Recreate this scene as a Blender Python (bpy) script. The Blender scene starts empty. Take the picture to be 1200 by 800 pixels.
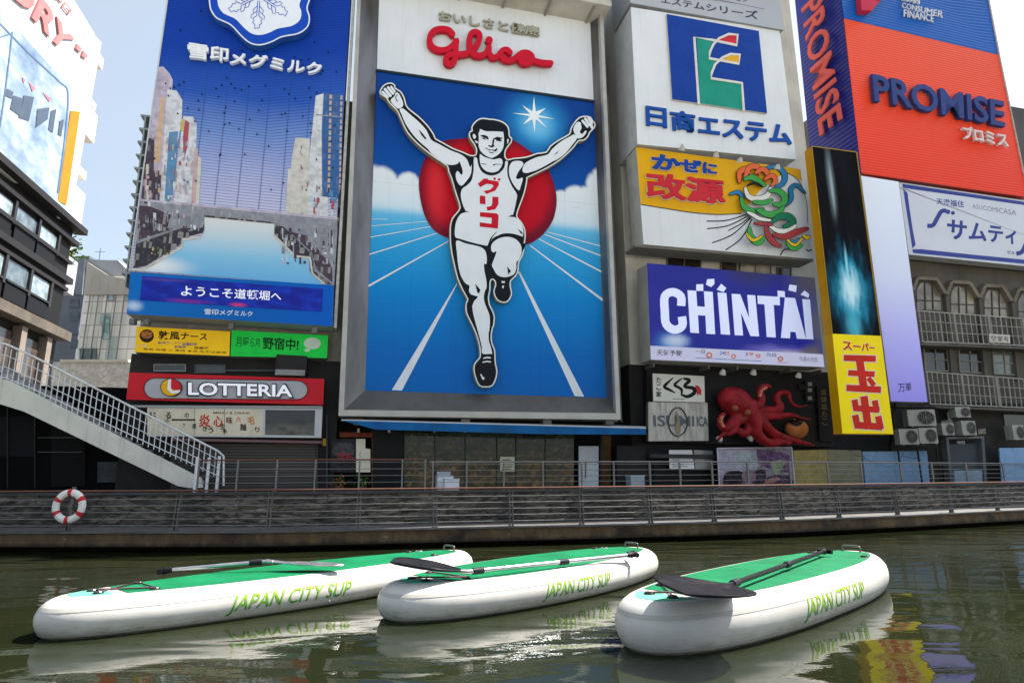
import bpy, bmesh, math, random
from mathutils import Vector, Matrix
S = bpy.context.scene
COL = S.collection
R = math.radians
rnd = random.Random(7)

# ------------------------------------------------------------------ camera
F = 734.0
CAM = Vector((0, 0, 2.0))
_up = Vector((-22, -3356, 734)).normalized()          # world up seen from the lens
_fw = Vector((0, 0, 1)); _y = (_fw - _fw.dot(_up) * _up).normalized(); _x = _y.cross(_up)
def c2w(v): return Vector((_x.dot(v), _y.dot(v), _up.dot(v)))
cd = bpy.data.cameras.new('camera'); cam = bpy.data.objects.new('camera', cd); COL.objects.link(cam)
cd.sensor_width = 36; cd.lens = F / 1200 * 36; cd.clip_end = 5000; cd.clip_start = .05
cx, cy, cz = c2w(Vector((1, 0, 0))), c2w(Vector((0, -1, 0))), c2w(Vector((0, 0, -1)))
cam.matrix_world = Matrix(((cx.x, cy.x, cz.x, CAM.x), (cx.y, cy.y, cz.y, CAM.y), (cx.z, cy.z, cz.z, CAM.z), (0, 0, 0, 1)))
S.camera = cam

# ------------------------------------------------------------------ light
SUN_EL, SUN_AZ = 57.0, 65.0          # azimuth of the sun from +Y towards +X
w = bpy.data.worlds.new('World'); S.world = w; w.use_nodes = True
nt = w.node_tree; bg = nt.nodes['Background']
sky = nt.nodes.new('ShaderNodeTexSky'); sky.sky_type = 'NISHITA'; sky.sun_disc = False
sky.sun_elevation = R(SUN_EL); sky.sun_rotation = R(SUN_AZ)
sky.air_density = 1.0; sky.dust_density = 2.5; sky.ozone_density = 3.0
mx = nt.nodes.new('ShaderNodeMix'); mx.data_type = 'RGBA'                     # a thin veil of summer haze high in the sky
wtc = nt.nodes.new('ShaderNodeTexCoord'); wno = nt.nodes.new('ShaderNodeTexNoise'); wno.inputs['Scale'].default_value = 2.2; wno.inputs['Detail'].default_value = 6; wno.inputs['Distortion'].default_value = .6
wmr = nt.nodes.new('ShaderNodeMapRange'); wmr.inputs[1].default_value = .35; wmr.inputs[2].default_value = .7; wmr.inputs[3].default_value = .5; wmr.inputs[4].default_value = .74
nt.links.new(wtc.outputs['Generated'], wno.inputs['Vector']); nt.links.new(wno.outputs[0], wmr.inputs[0]); nt.links.new(wmr.outputs[0], mx.inputs[0])
nt.links.new(sky.outputs[0], mx.inputs[6]); mx.inputs[7].default_value = (1.95, 2.10, 1.98, 1)
nt.links.new(mx.outputs[2], bg.inputs[0]); bg.inputs[1].default_value = .12
sd = bpy.data.lights.new('sun', 'SUN'); sun = bpy.data.objects.new('sun', sd); COL.objects.link(sun)
sd.energy = 4.4; sd.angle = R(.5); sd.color = (1, .95, .87)
sdir = Vector((math.sin(R(SUN_AZ)) * math.cos(R(SUN_EL)), math.cos(R(SUN_AZ)) * math.cos(R(SUN_EL)), math.sin(R(SUN_EL))))
sun.rotation_euler = sdir.to_track_quat('Z', 'Y').to_euler()
vs = S.view_settings; vs.view_transform = 'Standard'; vs.look = 'None'; vs.exposure = 1.6; vs.gamma = 1
vs.use_curve_mapping = False
S.cycles.max_bounces = 8; S.cycles.glossy_bounces = 4; S.cycles.diffuse_bounces = 4

# ------------------------------------------------------------------ projection of sighted points onto real planes
def ray(px, py): return c2w(Vector(((px - 600) / F, (py - 400) / F, 1)))
class Plane:
    """A vertical plane standing in the world; P sights a point of it, o metres in front of it."""
    def __init__(s, p0, u):
        s.p0 = Vector(p0); s.u = Vector((u[0], u[1], 0)).normalized(); s.n = Vector((s.u.y, -s.u.x, 0))
    def P(s, px, py, o=0.0):
        d = ray(px, py); t = ((s.p0 - CAM).dot(s.n) + o) / d.dot(s.n); return CAM + d * t
    def at(s, px, py, o, z):                       # the point straight above/below at height z
        v = s.P(px, py, o); return Vector((v.x, v.y, z))
def atz(px, py, z):
    d = ray(px, py); return CAM + d * ((z - CAM.z) / d.z)
def aty(px, py, y):
    d = ray(px, py); return CAM + d * (y / d.y)
W = Plane(aty(560, 541, 26.0), ray(3552, 541))
UPV = Vector((0, 0, 1))
def Z(ox, oy, s, pts): return [(ox + x * s, oy + y * s) for x, y in pts]
def hom(q):
    """unit square (BL,BR,TR,TL order from TL,TR,BR,BL input) -> pixels"""
    (x3, y3), (x2, y2), (x1, y1), (x0, y0) = q
    dx1, dx2, dx3 = x1 - x2, x3 - x2, x0 - x1 + x2 - x3
    dy1, dy2, dy3 = y1 - y2, y3 - y2, y0 - y1 + y2 - y3
    den = dx1 * dy2 - dx2 * dy1
    g = (dx3 * dy2 - dx2 * dy3) / den; h = (dx1 * dy3 - dx3 * dy1) / den
    a, b, c = x1 - x0 + g * x1, x3 - x0 + h * x3, x0
    d, e, f = y1 - y0 + g * y1, y3 - y0 + h * y3, y0
    return Matrix(((a, b, c), (d, e, f), (g, h, 1)))
def ap(H, u, v):
    r = H @ Vector((u, v, 1)); return (r.x / r.z, r.y / r.z)
def uvf(q):
    Hi = hom(q).inverted()
    return lambda px, py: ap(Hi, px, py)

# ------------------------------------------------------------------ mesh helpers
class MB:
    def __init__(s): s.v = []; s.f = []; s.mi = []; s.uv = []; s.sm = []
    def add(s, vs, fs, mi=0, uv=None, smooth=False):
        b = len(s.v); s.v += [Vector(p) for p in vs]; s.uv += list(uv) if uv else [(0, 0)] * len(vs)
        for f in fs: s.f.append([b + i for i in f]); s.mi.append(mi); s.sm.append(smooth)
        return s
    def quad(s, a, b, c, d, mi=0, uv=None): return s.add([a, b, c, d], [(0, 1, 2, 3)], mi, uv or [(0, 0), (1, 0), (1, 1), (0, 1)])
    def box(s, o, ex, ey, ez, mi=0):
        o = Vector(o); ex = Vector(ex); ey = Vector(ey); ez = Vector(ez)
        vs = [o + a * ex + b * ey + c * ez for c in (0, 1) for b in (0, 1) for a in (0, 1)]
        uv = [(a, c) for c in (0, 1) for b in (0, 1) for a in (0, 1)]
        return s.add(vs, [(0, 2, 3, 1), (4, 5, 7, 6), (0, 1, 5, 4), (2, 6, 7, 3), (0, 4, 6, 2), (1, 3, 7, 5)], mi, uv)
    def cbox(s, c, sx, sy, sz, mi=0, rz=0.0):
        ca, sa = math.cos(rz), math.sin(rz); ex = Vector((ca, sa, 0)) * sx; ey = Vector((-sa, ca, 0)) * sy; ez = UPV * sz
        return s.box(Vector(c) - ex / 2 - ey / 2, ex, ey, ez, mi)
    def tube(s, pts, r, n=8, mi=0, cap=True, closed=False):
        pts = [Vector(p) for p in pts]; m = len(pts); rs = r if isinstance(r, (list, tuple)) else [r] * m
        vs, fs = [], []; last = None
        for i, p in enumerate(pts):
            if closed: t = pts[(i + 1) % m] - pts[i - 1]
            else: t = pts[min(i + 1, m - 1)] - pts[max(i - 1, 0)]
            t.normalize()
            a = (last - last.dot(t) * t) if last is not None else t.orthogonal()
            if a.length < 1e-6: a = t.orthogonal()
            a.normalize(); last = a; b = t.cross(a)
            for k in range(n):
                an = 2 * math.pi * k / n; vs.append(p + (a * math.cos(an) + b * math.sin(an)) * rs[i])
        for i in range(m if closed else m - 1):
            for k in range(n):
                j = (i + 1) % m; fs.append((i * n + k, i * n + (k + 1) % n, j * n + (k + 1) % n, j * n + k))
        s.add(vs, fs, mi, None, n > 5)
        if cap and not closed:
            s.add(vs[:n], [tuple(range(n))[::-1]], mi); s.add(vs[-n:], [tuple(range(n))], mi)
        return s
    def prism(s, pl, pts, o, th, mi=0, q=None, side=None, back=False):
        """outline sighted on plane pl, its face o metres in front, th metres thick"""
        n = len(pts); fr = [pl.P(x, y, o) for x, y in pts]; uf = uvf(q) if q else None
        uv = [uf(x, y) for x, y in pts] if q else [(0, 0)] * n
        s.add(fr, [tuple(range(n))], mi, uv)
        if th > 0:
            bk = [p - pl.n * th for p in fr]
            s.add(fr + bk, [(i, (i + 1) % n, n + (i + 1) % n, n + i) for i in range(n)], mi if side is None else side, uv + uv)
            if back: s.add(bk, [tuple(range(n))[::-1]], mi if side is None else side, uv)
        return s
    def wall(s, pl, xl, xr, yr, z0, z1, o, th, mi=0):
        a, b = pl.at(xl, yr, o, z0), pl.at(xr, yr, o, z0)
        return s.box(a, b - a, -pl.n * th, UPV * (z1 - z0), mi)
    def ribbon(s, pl, pts, wd, o, th, mi=0, rise=0.0003, capn=5):
        """a painted or built stroke of width wd (sighted units); wd may be a list"""
        n = len(pts); ws = wd if isinstance(wd, (list, tuple)) else [wd] * n
        L, Rr = [], []
        for i, (x, y) in enumerate(pts):
            x0, y0 = pts[max(i - 1, 0)]; x1, y1 = pts[min(i + 1, n - 1)]
            dx, dy = x1 - x0, y1 - y0; l = math.hypot(dx, dy) or 1; dx /= l; dy /= l
            h = ws[i] / 2; L.append((x - dy * h, y + dx * h)); Rr.append((x + dy * h, y - dx * h))
        vs = []
        for i in range(n):
            oo = o + rise * i
            vs += [pl.P(*L[i], oo), pl.P(*Rr[i], oo)]
        fs = [(2 * i, 2 * i + 1, 2 * i + 3, 2 * i + 2) for i in range(n - 1)]
        s.add(vs, fs, mi)
        if th > 0:
            bk = [p - pl.n * th for p in vs]; m = len(vs)
            s.add(vs + bk, [(2 * i, 2 * i + 2, m + 2 * i + 2, m + 2 * i) for i in range(n - 1)] + [(2 * i + 1, 2 * i + 3, m + 2 * i + 3, m + 2 * i + 1) for i in range(n - 1)], mi)
        if capn:
            for e in (0, n - 1):
                if ws[e] > .6:
                    s.prism(pl, circ(pts[e][0], pts[e][1], ws[e] / 2, ws[e] / 2, 12), o + rise * e + .0006, th, mi)
        return s
    def text(s, pl, body, q, o, th, mi=0, bold=0.0, res=3):
        bold = min(bold, .045)
        if bold >= .02 and any(ord(c) > 0x3000 for c in body):   # heavy strokes: the same characters laid a little to each side
            wd = .95 * len(body); d = bold * .7; V, Fc = glyphs(body, .008, res); H = hom(q); n_ = 0
            for du, dv in ((d, d), (-d, d), (d, -d), (-d, -d), (0, 0)):
                vs = []
                for u, v, zf in V:
                    u2 = (u * (wd - 2 * d) + d + du) / wd; v2 = v * (1 - 2 * d) + d + dv
                    p = pl.P(*ap(H, u2, v2), o + n_ * .0006); vs.append(p if zf else p - pl.n * max(th, .001))
                s.add(vs, Fc if th > 0 else [f for f in Fc if all(V[i][2] for i in f)], mi); n_ += 1
            return s
        V, Fc = glyphs(body, bold, res); H = hom(q); vs = []
        for u, v, zf in V:
            p = pl.P(*ap(H, u, v), o); vs.append(p if zf else p - pl.n * max(th, .001))
        return s.add(vs, Fc if th > 0 else [f for f in Fc if all(V[i][2] for i in f)], mi)
_gc = {}
def glyphs(body, bold, res):
    k = (body, bold, res)
    if k not in _gc:
        c = bpy.data.curves.new('t', 'FONT'); c.body = body; c.offset = bold; c.extrude = .1; c.resolution_u = res
        o = bpy.data.objects.new('t', c); COL.objects.link(o); bpy.context.view_layer.update()
        m = bpy.data.meshes.new_from_object(o.evaluated_get(bpy.context.evaluated_depsgraph_get()))
        xs = [v.co.x for v in m.vertices]; ys = [v.co.y for v in m.vertices]
        x0, x1, y0, y1 = min(xs), max(xs), min(ys), max(ys)
        V = [((v.co.x - x0) / (x1 - x0), (v.co.y - y0) / (y1 - y0), v.co.z > 0) for v in m.vertices]
        _gc[k] = (V, [list(p.vertices) for p in m.polygons])
        bpy.data.objects.remove(o); bpy.data.curves.remove(c); bpy.data.meshes.remove(m)
    return _gc[k]
def circ(x, y, rx, ry=None, n=24):
    ry = ry or rx; return [(x + rx * math.cos(2 * math.pi * k / n), y - ry * math.sin(2 * math.pi * k / n)) for k in range(n)]
def smooth(pts, k=4, closed=True):
    n = len(pts); out = []
    for i in range(n if closed else n - 1):
        if closed: p = [pts[(i + j) % n] for j in (-1, 0, 1, 2)]
        else: p = [pts[max(i - 1, 0)], pts[i], pts[i + 1], pts[min(i + 2, n - 1)]]
        for j in range(k):
            t = j / k
            out.append(tuple(.5 * (2 * b + (c - a) * t + (2 * a - 5 * b + 4 * c - d) * t * t + (3 * b - a - 3 * c + d) * t ** 3) for a, b, c, d in zip(*p)))
    if not closed: out.append(tuple(pts[-1]))
    return out
def inset(pts, d):
    n = len(pts); ar = sum(pts[i][0] * pts[(i + 1) % n][1] - pts[(i + 1) % n][0] * pts[i][1] for i in range(n))
    sg = 1 if ar > 0 else -1; out = []
    for i in range(n):
        x0, y0 = pts[i - 1]; x1, y1 = pts[(i + 1) % n]; dx, dy = x1 - x0, y1 - y0; l = math.hypot(dx, dy) or 1
        out.append((pts[i][0] - sg * dy / l * d, pts[i][1] + sg * dx / l * d))
    return out
def bez(a, b): return [(a[0] + (b[0] - a[0]) * t / 8, a[1] + (b[1] - a[1]) * t / 8) for t in range(9)]

ORG = {}
def org(o): return ORG.get(o.name, Vector((0, 0, 0)))
def obj(name, mb, mats, parent=None, label=None, cat=None, group=None, kind=None, base=None, autosmooth=None):
    me = bpy.data.meshes.new(name)
    if parent is not None: b = org(parent)
    elif base is not None: b = Vector(base)
    elif mb.v and kind is None:
        xs = [p.x for p in mb.v]; ys = [p.y for p in mb.v]; zs = [p.z for p in mb.v]
        b = Vector(((min(xs) + max(xs)) / 2, (min(ys) + max(ys)) / 2, min(zs)))
    else: b = Vector((0, 0, 0))
    me.from_pydata([p - b for p in mb.v], [], mb.f)
    for m in (mats if isinstance(mats, (list, tuple)) else [mats]): me.materials.append(m)
    me.polygons.foreach_set('material_index', mb.mi); me.polygons.foreach_set('use_smooth', mb.sm)
    ul = me.uv_layers.new(name='UVMap'); 
    ul.data.foreach_set('uv', [c for l in me.loops for c in mb.uv[l.vertex_index]])
    me.update()
    o = bpy.data.objects.new(name, me); COL.objects.link(o)
    if parent is not None: o.parent = parent
    else: o.location = b
    ORG[o.name] = b
    props(o, label, cat, group, kind)
    return o
def props(o, label=None, cat=None, group=None, kind=None):
    for k, v in (('label', label), ('category', cat), ('group', group), ('kind', kind)):
        if v: o[k] = v
def thing(name, label, cat, base, group=None):
    o = bpy.data.objects.new(name, None); COL.objects.link(o); o.empty_display_size = .2
    o.location = Vector(base); ORG[o.name] = Vector(base); props(o, label, cat, group); return o
def copy_tree(o, parent=None):
    c = o.copy(); COL.objects.link(c); c.parent = parent; ORG[c.name] = ORG.get(o.name, Vector((0, 0, 0)))
    for ch in list(o.children): copy_tree(ch, c)
    return c

# ------------------------------------------------------------------ materials
def C(h):
    h = h.lstrip('#'); f = lambda c: c / 12.92 if c <= .04045 else ((c + .055) / 1.055) ** 2.4
    return tuple(f(int(h[i:i + 2], 16) / 255) for i in (0, 2, 4)) + (1,)
class Mat:
    def __init__(s, name):
        s.m = bpy.data.materials.new(name); s.m.use_nodes = True; s.t = s.m.node_tree
        s.b = s.t.nodes['Principled BSDF']
    def set(s, sock, v):
        if hasattr(v, 'is_linked') or isinstance(v, bpy.types.NodeSocket): s.t.links.new(v, sock)
        else: sock.default_value = v
    def bs(s, **kw):
        for k, v in kw.items(): s.set(s.b.inputs[k.replace('_', ' ')], v)
        return s
    def uv(s): return s.t.nodes.new('ShaderNodeTexCoord').outputs['UV']
    def ob(s): return s.t.nodes.new('ShaderNodeTexCoord').outputs['Object']
    def wp(s): return s.t.nodes.new('ShaderNodeNewGeometry').outputs['Position']
    def sep(s, v):
        n = s.t.nodes.new('ShaderNodeSeparateXYZ'); s.set(n.inputs[0], v); return n.outputs
    def comb(s, x, y, z=0.0):
        n = s.t.nodes.new('ShaderNodeCombineXYZ')
        for i, v in enumerate((x, y, z)): s.set(n.inputs[i], v)
        return n.outputs[0]
    def ma(s, op, a, b=0.0, c=0.0, clamp=False):
        n = s.t.nodes.new('ShaderNodeMath'); n.operation = op; n.use_clamp = clamp
        s.set(n.inputs[0], a); s.set(n.inputs[1], b); s.set(n.inputs[2], c); return n.outputs[0]
    def vm(s, op, a, b=(0, 0, 0)):
        n = s.t.nodes.new('ShaderNodeVectorMath'); n.operation = op; s.set(n.inputs[0], a); s.set(n.inputs[1], b)
        return n.outputs[1] if op in ('LENGTH', 'DOT_PRODUCT') else n.outputs[0]
    def mix(s, f, a, b, bl='MIX'):
        n = s.t.nodes.new('ShaderNodeMix'); n.data_type = 'RGBA'; n.blend_type = bl
        s.set(n.inputs[0], f); s.set(n.inputs[6], a); s.set(n.inputs[7], b); return n.outputs[2]
    def noise(s, vec, sc, det=4.0, ro=.55, dist=0.0):
        n = s.t.nodes.new('ShaderNodeTexNoise'); s.set(n.inputs['Vector'], vec); n.inputs['Scale'].default_value = sc
        n.inputs['Detail'].default_value = det; n.inputs['Roughness'].default_value = ro; n.inputs['Distortion'].default_value = dist
        return n.outputs[0]
    def vor(s, vec, sc, ft='F1'):
        n = s.t.nodes.new('ShaderNodeTexVoronoi'); n.feature = ft; s.set(n.inputs['Vector'], vec); n.inputs['Scale'].default_value = sc; return n.outputs
    def ss(s, x, a, b, c=0.0, d=1.0):
        n = s.t.nodes.new('ShaderNodeMapRange'); n.interpolation_type = 'SMOOTHSTEP'
        for i, v in enumerate((x, a, b, c, d)): s.set(n.inputs[i], v)
        return n.outputs[0]
    def ramp(s, f, stops):
        n = s.t.nodes.new('ShaderNodeValToRGB'); s.set(n.inputs[0], f); e = n.color_ramp.elements
        while len(e) < len(stops): e.new(.5)
        for el, (p, c) in zip(e, stops): el.position = p; el.color = C(c) if isinstance(c, str) else c
        return n.outputs[0]
    def bump(s, h, st=.3, d=.02):
        n = s.t.nodes.new('ShaderNodeBump'); n.inputs['Strength'].default_value = st; n.inputs['Distance'].default_value = d
        s.set(n.inputs['Height'], h); s.set(s.b.inputs['Normal'], n.outputs[0]); return s
    def blob(s, col, uv, c, r, color, k=1.0, wob=0.0):
        if wob:
            nz = s.noise(uv, 5.0, 3.0); uv = s.vm('ADD', uv, s.comb(s.ma('MULTIPLY', s.ma('SUBTRACT', nz, .5), wob), s.ma('MULTIPLY', s.ma('SUBTRACT', s.noise(uv, 7.0, 3.0), .5), wob)))
        d = s.vm('LENGTH', s.vm('MULTIPLY', s.vm('SUBTRACT', uv, (c[0], c[1], 0)), (1 / r[0], 1 / r[1], 0)))
        return s.mix(s.ss(d, 1.0, .1, 0.0, k), col, C(color))
    def emit(s, col, st):
        s.set(s.b.inputs['Emission Color'], col); s.b.inputs['Emission Strength'].default_value = st; return s
_mc = {}
def paint(hexc, rough=.45, var=.10, sc=1.2, metal=0.0, dirt=0.0, emit=0.0, name='paint', bump=0.0, bsc=30):
    """painted sheet: slight blotches, optional rain streaks"""
    k = (hexc, rough, var, sc, metal, dirt, emit, bump, bsc)
    if k in _mc: return _mc[k]
    m = Mat(name); c = C(hexc); p = m.wp()
    nz = m.noise(p, sc, 5.0)
    col = m.mix(m.ss(nz, .3, .7), tuple(x * (1 - var) for x in c[:3]) + (1,), tuple(min(1, x * (1 + var * .5)) for x in c[:3]) + (1,))
    if dirt:
        st = m.noise(m.vm('MULTIPLY', p, (6, 6, .35)), 1.0, 4.0)
        col = m.mix(m.ma('MULTIPLY', m.ss(st, .5, .8), dirt), col, (.05, .045, .04, 1))
    m.bs(Base_Color=col, Roughness=m.ss(nz, .2, .8, max(.05, rough - .08), min(1, rough + .1)), Metallic=metal, Specular_IOR_Level=.12 if not metal else .5)
    if emit: m.emit(col, emit)
    if bump: m.bump(m.noise(p, bsc, 4.0), bump, .02)
    _mc[k] = m.m; return m.m
# ================================================================== SETTING
# ---- canal water
m = Mat('canal_water'); p = m.wp()
q = m.vm('MULTIPLY', p, (1.0, 1.0, 0))
n1 = m.noise(m.vm('MULTIPLY', p, (.42, 1.05, 0)), 1.0, 1.4, .45, .6)
n2 = m.noise(m.vm('MULTIPLY', p, (.8, 1.7, 0)), 5.0, 3.0, .55)
hgt = m.ma('ADD', n1, m.ma('MULTIPLY', n2, .035))
m.bs(Base_Color=m.mix(m.ss(m.noise(p, .25, 3.0), .3, .7), (.0100, .0130, .0050, 1), (.0170, .0205, .0085, 1)), Roughness=.015, IOR=1.42)
m.bump(hgt, .3, .16); WATER = m.m
mb = MB(); mb.quad((-400, -120, 0), (400, -120, 0), (400, 40, 0), (-400, 40, 0)); obj('canal_water', mb, WATER, kind='structure')
# ---- the near bank the photograph is taken from: unseen pale plaza added to bounce sunlight onto the facade
mb = MB(); mb.quad((-160, -70, .34), (160, -70, .34), (160, 1.5, .34), (-160, 1.5, .34)); mb.quad((-160, 1.5, -1), (160, 1.5, -1), (160, 1.5, .34), (-160, 1.5, .34))
obj('bounce_promenade', mb, paint('#cbc5b8', .8, .12, .5, name='pale_paving'), kind='structure')
# ---- ground behind the embankment (one sheet to the horizon)
GZ = 1.58
EDGE_PX = [(-420, 623.5), (-200, 623.3), (0, 623), (300, 622.3), (520, 618), (670, 615), (800, 612), (930, 608.5), (1060, 603.5), (1200, 597), (1420, 584.5)]
DZ = .58
edge = [atz(x, y, DZ) for x, y in EDGE_PX]
def offs(pl, d):
    out = []
    for i, p in enumerate(pl):
        t = (pl[min(i + 1, len(pl) - 1)] - pl[max(i - 1, 0)]).normalized(); out.append(p + Vector((-t.y, t.x, 0)) * d)
    return out
def zz(pl, z): return [Vector((p.x, p.y, z)) for p in pl]
wallb = offs(edge, 1.85)
def strip(mb, A, B, mi=0):
    for i in range(len(A) - 1): mb.quad(A[i], A[i + 1], B[i + 1], B[i], mi)
ground_mat = paint('#6e6b66', .85, .25, .6, name='paving_concrete', bump=.2)
far = [Vector((p.x * (60 if i in (0, len(edge) - 1) else 1), 2500, GZ)) for i, p in enumerate(wallb)]
mb = MB(); wt = zz(offs(edge, 2.1), GZ)
strip(mb, wt, [Vector((p.x * 3, 70, GZ)) for p in wt]); strip(mb, [Vector((p.x * 3, 70, GZ)) for p in wt], [Vector((p.x * 90, 2500, GZ)) for p in wt])
obj('ground', mb, ground_mat, kind='structure')
# ---- lower promenade deck with its rusty concrete fascia
m = Mat('deck_boards'); p = m.wp()
m.bs(Base_Color=m.mix(m.ss(m.noise(p, 1.4, 5.0), .3, .7), C('#474546'), C('#605e5d')), Roughness=.6).bump(m.noise(p, 25, 3.0), .2, .01); DECK = m.m
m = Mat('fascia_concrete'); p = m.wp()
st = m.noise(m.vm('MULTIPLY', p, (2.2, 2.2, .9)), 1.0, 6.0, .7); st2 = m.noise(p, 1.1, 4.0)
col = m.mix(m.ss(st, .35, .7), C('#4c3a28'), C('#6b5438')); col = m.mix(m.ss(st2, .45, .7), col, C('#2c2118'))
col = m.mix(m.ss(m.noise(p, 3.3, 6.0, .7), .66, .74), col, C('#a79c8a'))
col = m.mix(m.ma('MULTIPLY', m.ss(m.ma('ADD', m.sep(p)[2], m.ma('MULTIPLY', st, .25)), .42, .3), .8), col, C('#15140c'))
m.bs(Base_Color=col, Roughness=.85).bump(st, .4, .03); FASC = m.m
e2 = offs(edge, .06); fb = .16
mb = MB(); strip(mb, zz(edge, DZ), zz(wallb, DZ)); strip(mb, zz(edge, DZ - .05), zz(edge, DZ))
strip(mb, zz(e2, DZ - .05), zz(edge, DZ - .05)); obj('promenade_deck', mb, DECK, kind='structure')
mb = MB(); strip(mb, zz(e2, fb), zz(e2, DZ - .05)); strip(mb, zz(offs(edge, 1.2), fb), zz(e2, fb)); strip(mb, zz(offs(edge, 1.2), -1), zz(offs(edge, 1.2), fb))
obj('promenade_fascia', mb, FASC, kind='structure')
# ---- rough stone retaining wall
m = Mat('rough_stone'); p = m.wp()
vv = m.vm('MULTIPLY', p, (.55, .55, 3.0)); nn = m.noise(vv, 3.2, 10.0, .7, .8); n3 = m.noise(p, .5, 4.0)
col = m.ramp(nn, [(.34, '#1c1815'), (.44, '#5c534a'), (.55, '#8d8376'), (.68, '#b8ad9e'), (.8, '#645a50')])
col = m.mix(m.ss(n3, .38, .62, 0, .6), col, C('#2c2a29'))
jn = m.vor(m.vm('ADD', m.vm('MULTIPLY', p, (.8, .8, 2.3)), m.comb(m.ma('MULTIPLY', nn, .5), 0.0, m.ma('MULTIPLY', nn, .3))), 1.15, 'DISTANCE_TO_EDGE')[0]
col = m.mix(m.ss(jn, .04, .01, 0, .6), col, C('#1c1917')); col = m.mix(.30, col, C('#2b2724'))
nn = m.ma('ADD', nn, m.ma('MULTIPLY', m.ss(jn, 0.0, .08), .25))
m.bs(Base_Color=col, Roughness=.9).bump(nn, 1.0, .12); STONE = m.m
mb = MB(); nseg = len(wallb)
rows = 7
fine = []
for i in range(nseg - 1):
    for k in range(24): fine.append(wallb[i].lerp(wallb[i + 1], k / 24))
fine.append(wallb[-1])
prev = None
for r_ in range(rows + 1):
    z = DZ + (GZ - DZ) * r_ / rows
    cur = [Vector((p.x, p.y - (rnd.uniform(0, .09) if 0 < r_ < rows else 0), z)) for p in fine]
    if prev: strip(mb, prev, cur)
    prev = cur
obj('embankment_wall', mb, STONE, label='rough grey stone retaining wall running between the two riverside walkways', cat='wall', base=(0, 19, DZ))
mb = MB(); cp = offs(edge, 1.78); strip(mb, zz(cp, GZ - .02), zz(cp, GZ + .06)); strip(mb, zz(cp, GZ + .06), zz(offs(edge, 2.15), GZ + .06)); strip(mb, zz(wallb, GZ - .02), zz(cp, GZ - .02))
obj('kerb', mb, paint('#4d4b4a', .8, .2, 2), kind='structure')

# ================================================================== RAILINGS
STEEL = paint('#7d7a77', .42, .15, 3, metal=.4, name='steel'); DSTEEL = paint('#63605d', .5, .2, 3, metal=.3, name='dark_steel')
BROWN = paint('#6b4a40', .5, .15, 3, name='brown_handrail')
inner = offs(edge, .16)
def along(pl, px):                                    # point of a polyline seen at picture column px
    best = None
    for a, b in zip(pl, pl[1:]):
        for k in range(41):
            q_ = a.lerp(b, k / 40); v = q_ - CAM; xx = 600 + F * v.dot(cx) / -v.dot(cz)
            if best is None or abs(xx - px) < best[0]: best = (abs(xx - px), q_, (b - a).normalized())
    return best[1], best[2]
RH = 1.14
rt = thing('railing', 'steel railing with brown handrail and seven-bar panels along the lower waterside deck', 'railing', edge[3])
def chain(mb, pl, z, r, n=6): mb.tube(smooth([tuple(Vector((p.x, p.y, z))) for p in pl], 4, False), r, n)
mb = MB(); chain(mb, inner, DZ + RH, .028, 8); obj('handrail', mb, BROWN, rt)
for k in range(5):
    mb = MB(); chain(mb, inner, DZ + .16 + k * .185, .0125, 5); obj('rail_bar', mb, STEEL, rt)
for px in (-240, -130, -30, 80, 207.5, 313, 418.7, 510, 599.5, 683, 762.5, 838, 916, 984, 1052.6, 1116.8, 1168.5, 1222, 1275, 1330):
    q_, t_ = along(inner, px); n_ = Vector((-t_.y, t_.x, 0)); mb = MB()
    for s_ in (-.055, .04):                              # a pair of flat uprights, bowed toward the walkway at the top
        prof = [(0, 0), (.02, .55), (.06, .95), (.0, RH - .03)]
        for (d0, h0), (d1, h1) in zip(prof, prof[1:]):
            a = q_ + t_ * s_ + n_ * (d0 - .045) + UPV * (DZ - q_.z + h0); b = q_ + t_ * s_ + n_ * (d1 - .045) + UPV * (DZ - q_.z + h1)
            A4 = [a, a + t_ * .032, a + t_ * .032 + n_ * .11, a + n_ * .11]; B4 = [b, b + t_ * .032, b + t_ * .032 + n_ * .11, b + n_ * .11]
            mb.add(A4 + B4, [(0, 1, 5, 4), (1, 2, 6, 5), (2, 3, 7, 6), (3, 0, 4, 7)])
    mb.box(q_ - t_ * .09 - n_ * .08, t_ * .18, n_ * .16, UPV * .015)
    for h_ in (.3, .6, .9): mb.box(q_ - t_ * .04 - n_ * .02 + UPV * h_, t_ * .085, n_ * .03, UPV * .03)
    obj('post', mb, DSTEEL, rt)
# upper railing, two lengths
up_l = offs(edge, 2.0); UH = .96
def seg(pl, x0, x1):
    return [along(pl, x0 + (x1 - x0) * k / 8)[0] for k in range(9)]
def upper_rail(x0, x1, dx, hh, label, mat, nb, posts):
    pl = [p for p in seg(up_l, x0, x1)]; t = thing('railing', label, 'railing', Vector((pl[0].x, pl[0].y, GZ)))
    mb = MB(); mb.tube([Vector((p.x, p.y, GZ + hh)) for p in pl], .026, 8); obj('handrail', mb, mat, t)
    for k in range(nb):
        mb = MB(); mb.tube([Vector((p.x, p.y, GZ + .12 + (hh - .2) * k / (nb - 1))) for p in pl], .010, 5); obj('rail_bar', mb, STEEL, t)
    for px in posts:
        q_, t_ = along(up_l, px); mb = MB(); mb.cbox((q_.x, q_.y, GZ), .05, .05, hh, 0, math.atan2(t_.y, t_.x)); mb.cbox((q_.x, q_.y, GZ), .13, .13, .02)
        mb.tube([(q_.x + .02, q_.y - .06, GZ + .3), (q_.x + .02, q_.y - .06, GZ + hh - .05)], .012, 5); obj('post', mb, STEEL, t)
upper_rail(226, 499, 8, 1.06, 'shorter walkway railing with brown handrail ending right of the stairs foot', BROWN, 5, (226, 272, 318, 368, 420, 470, 497))
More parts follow.
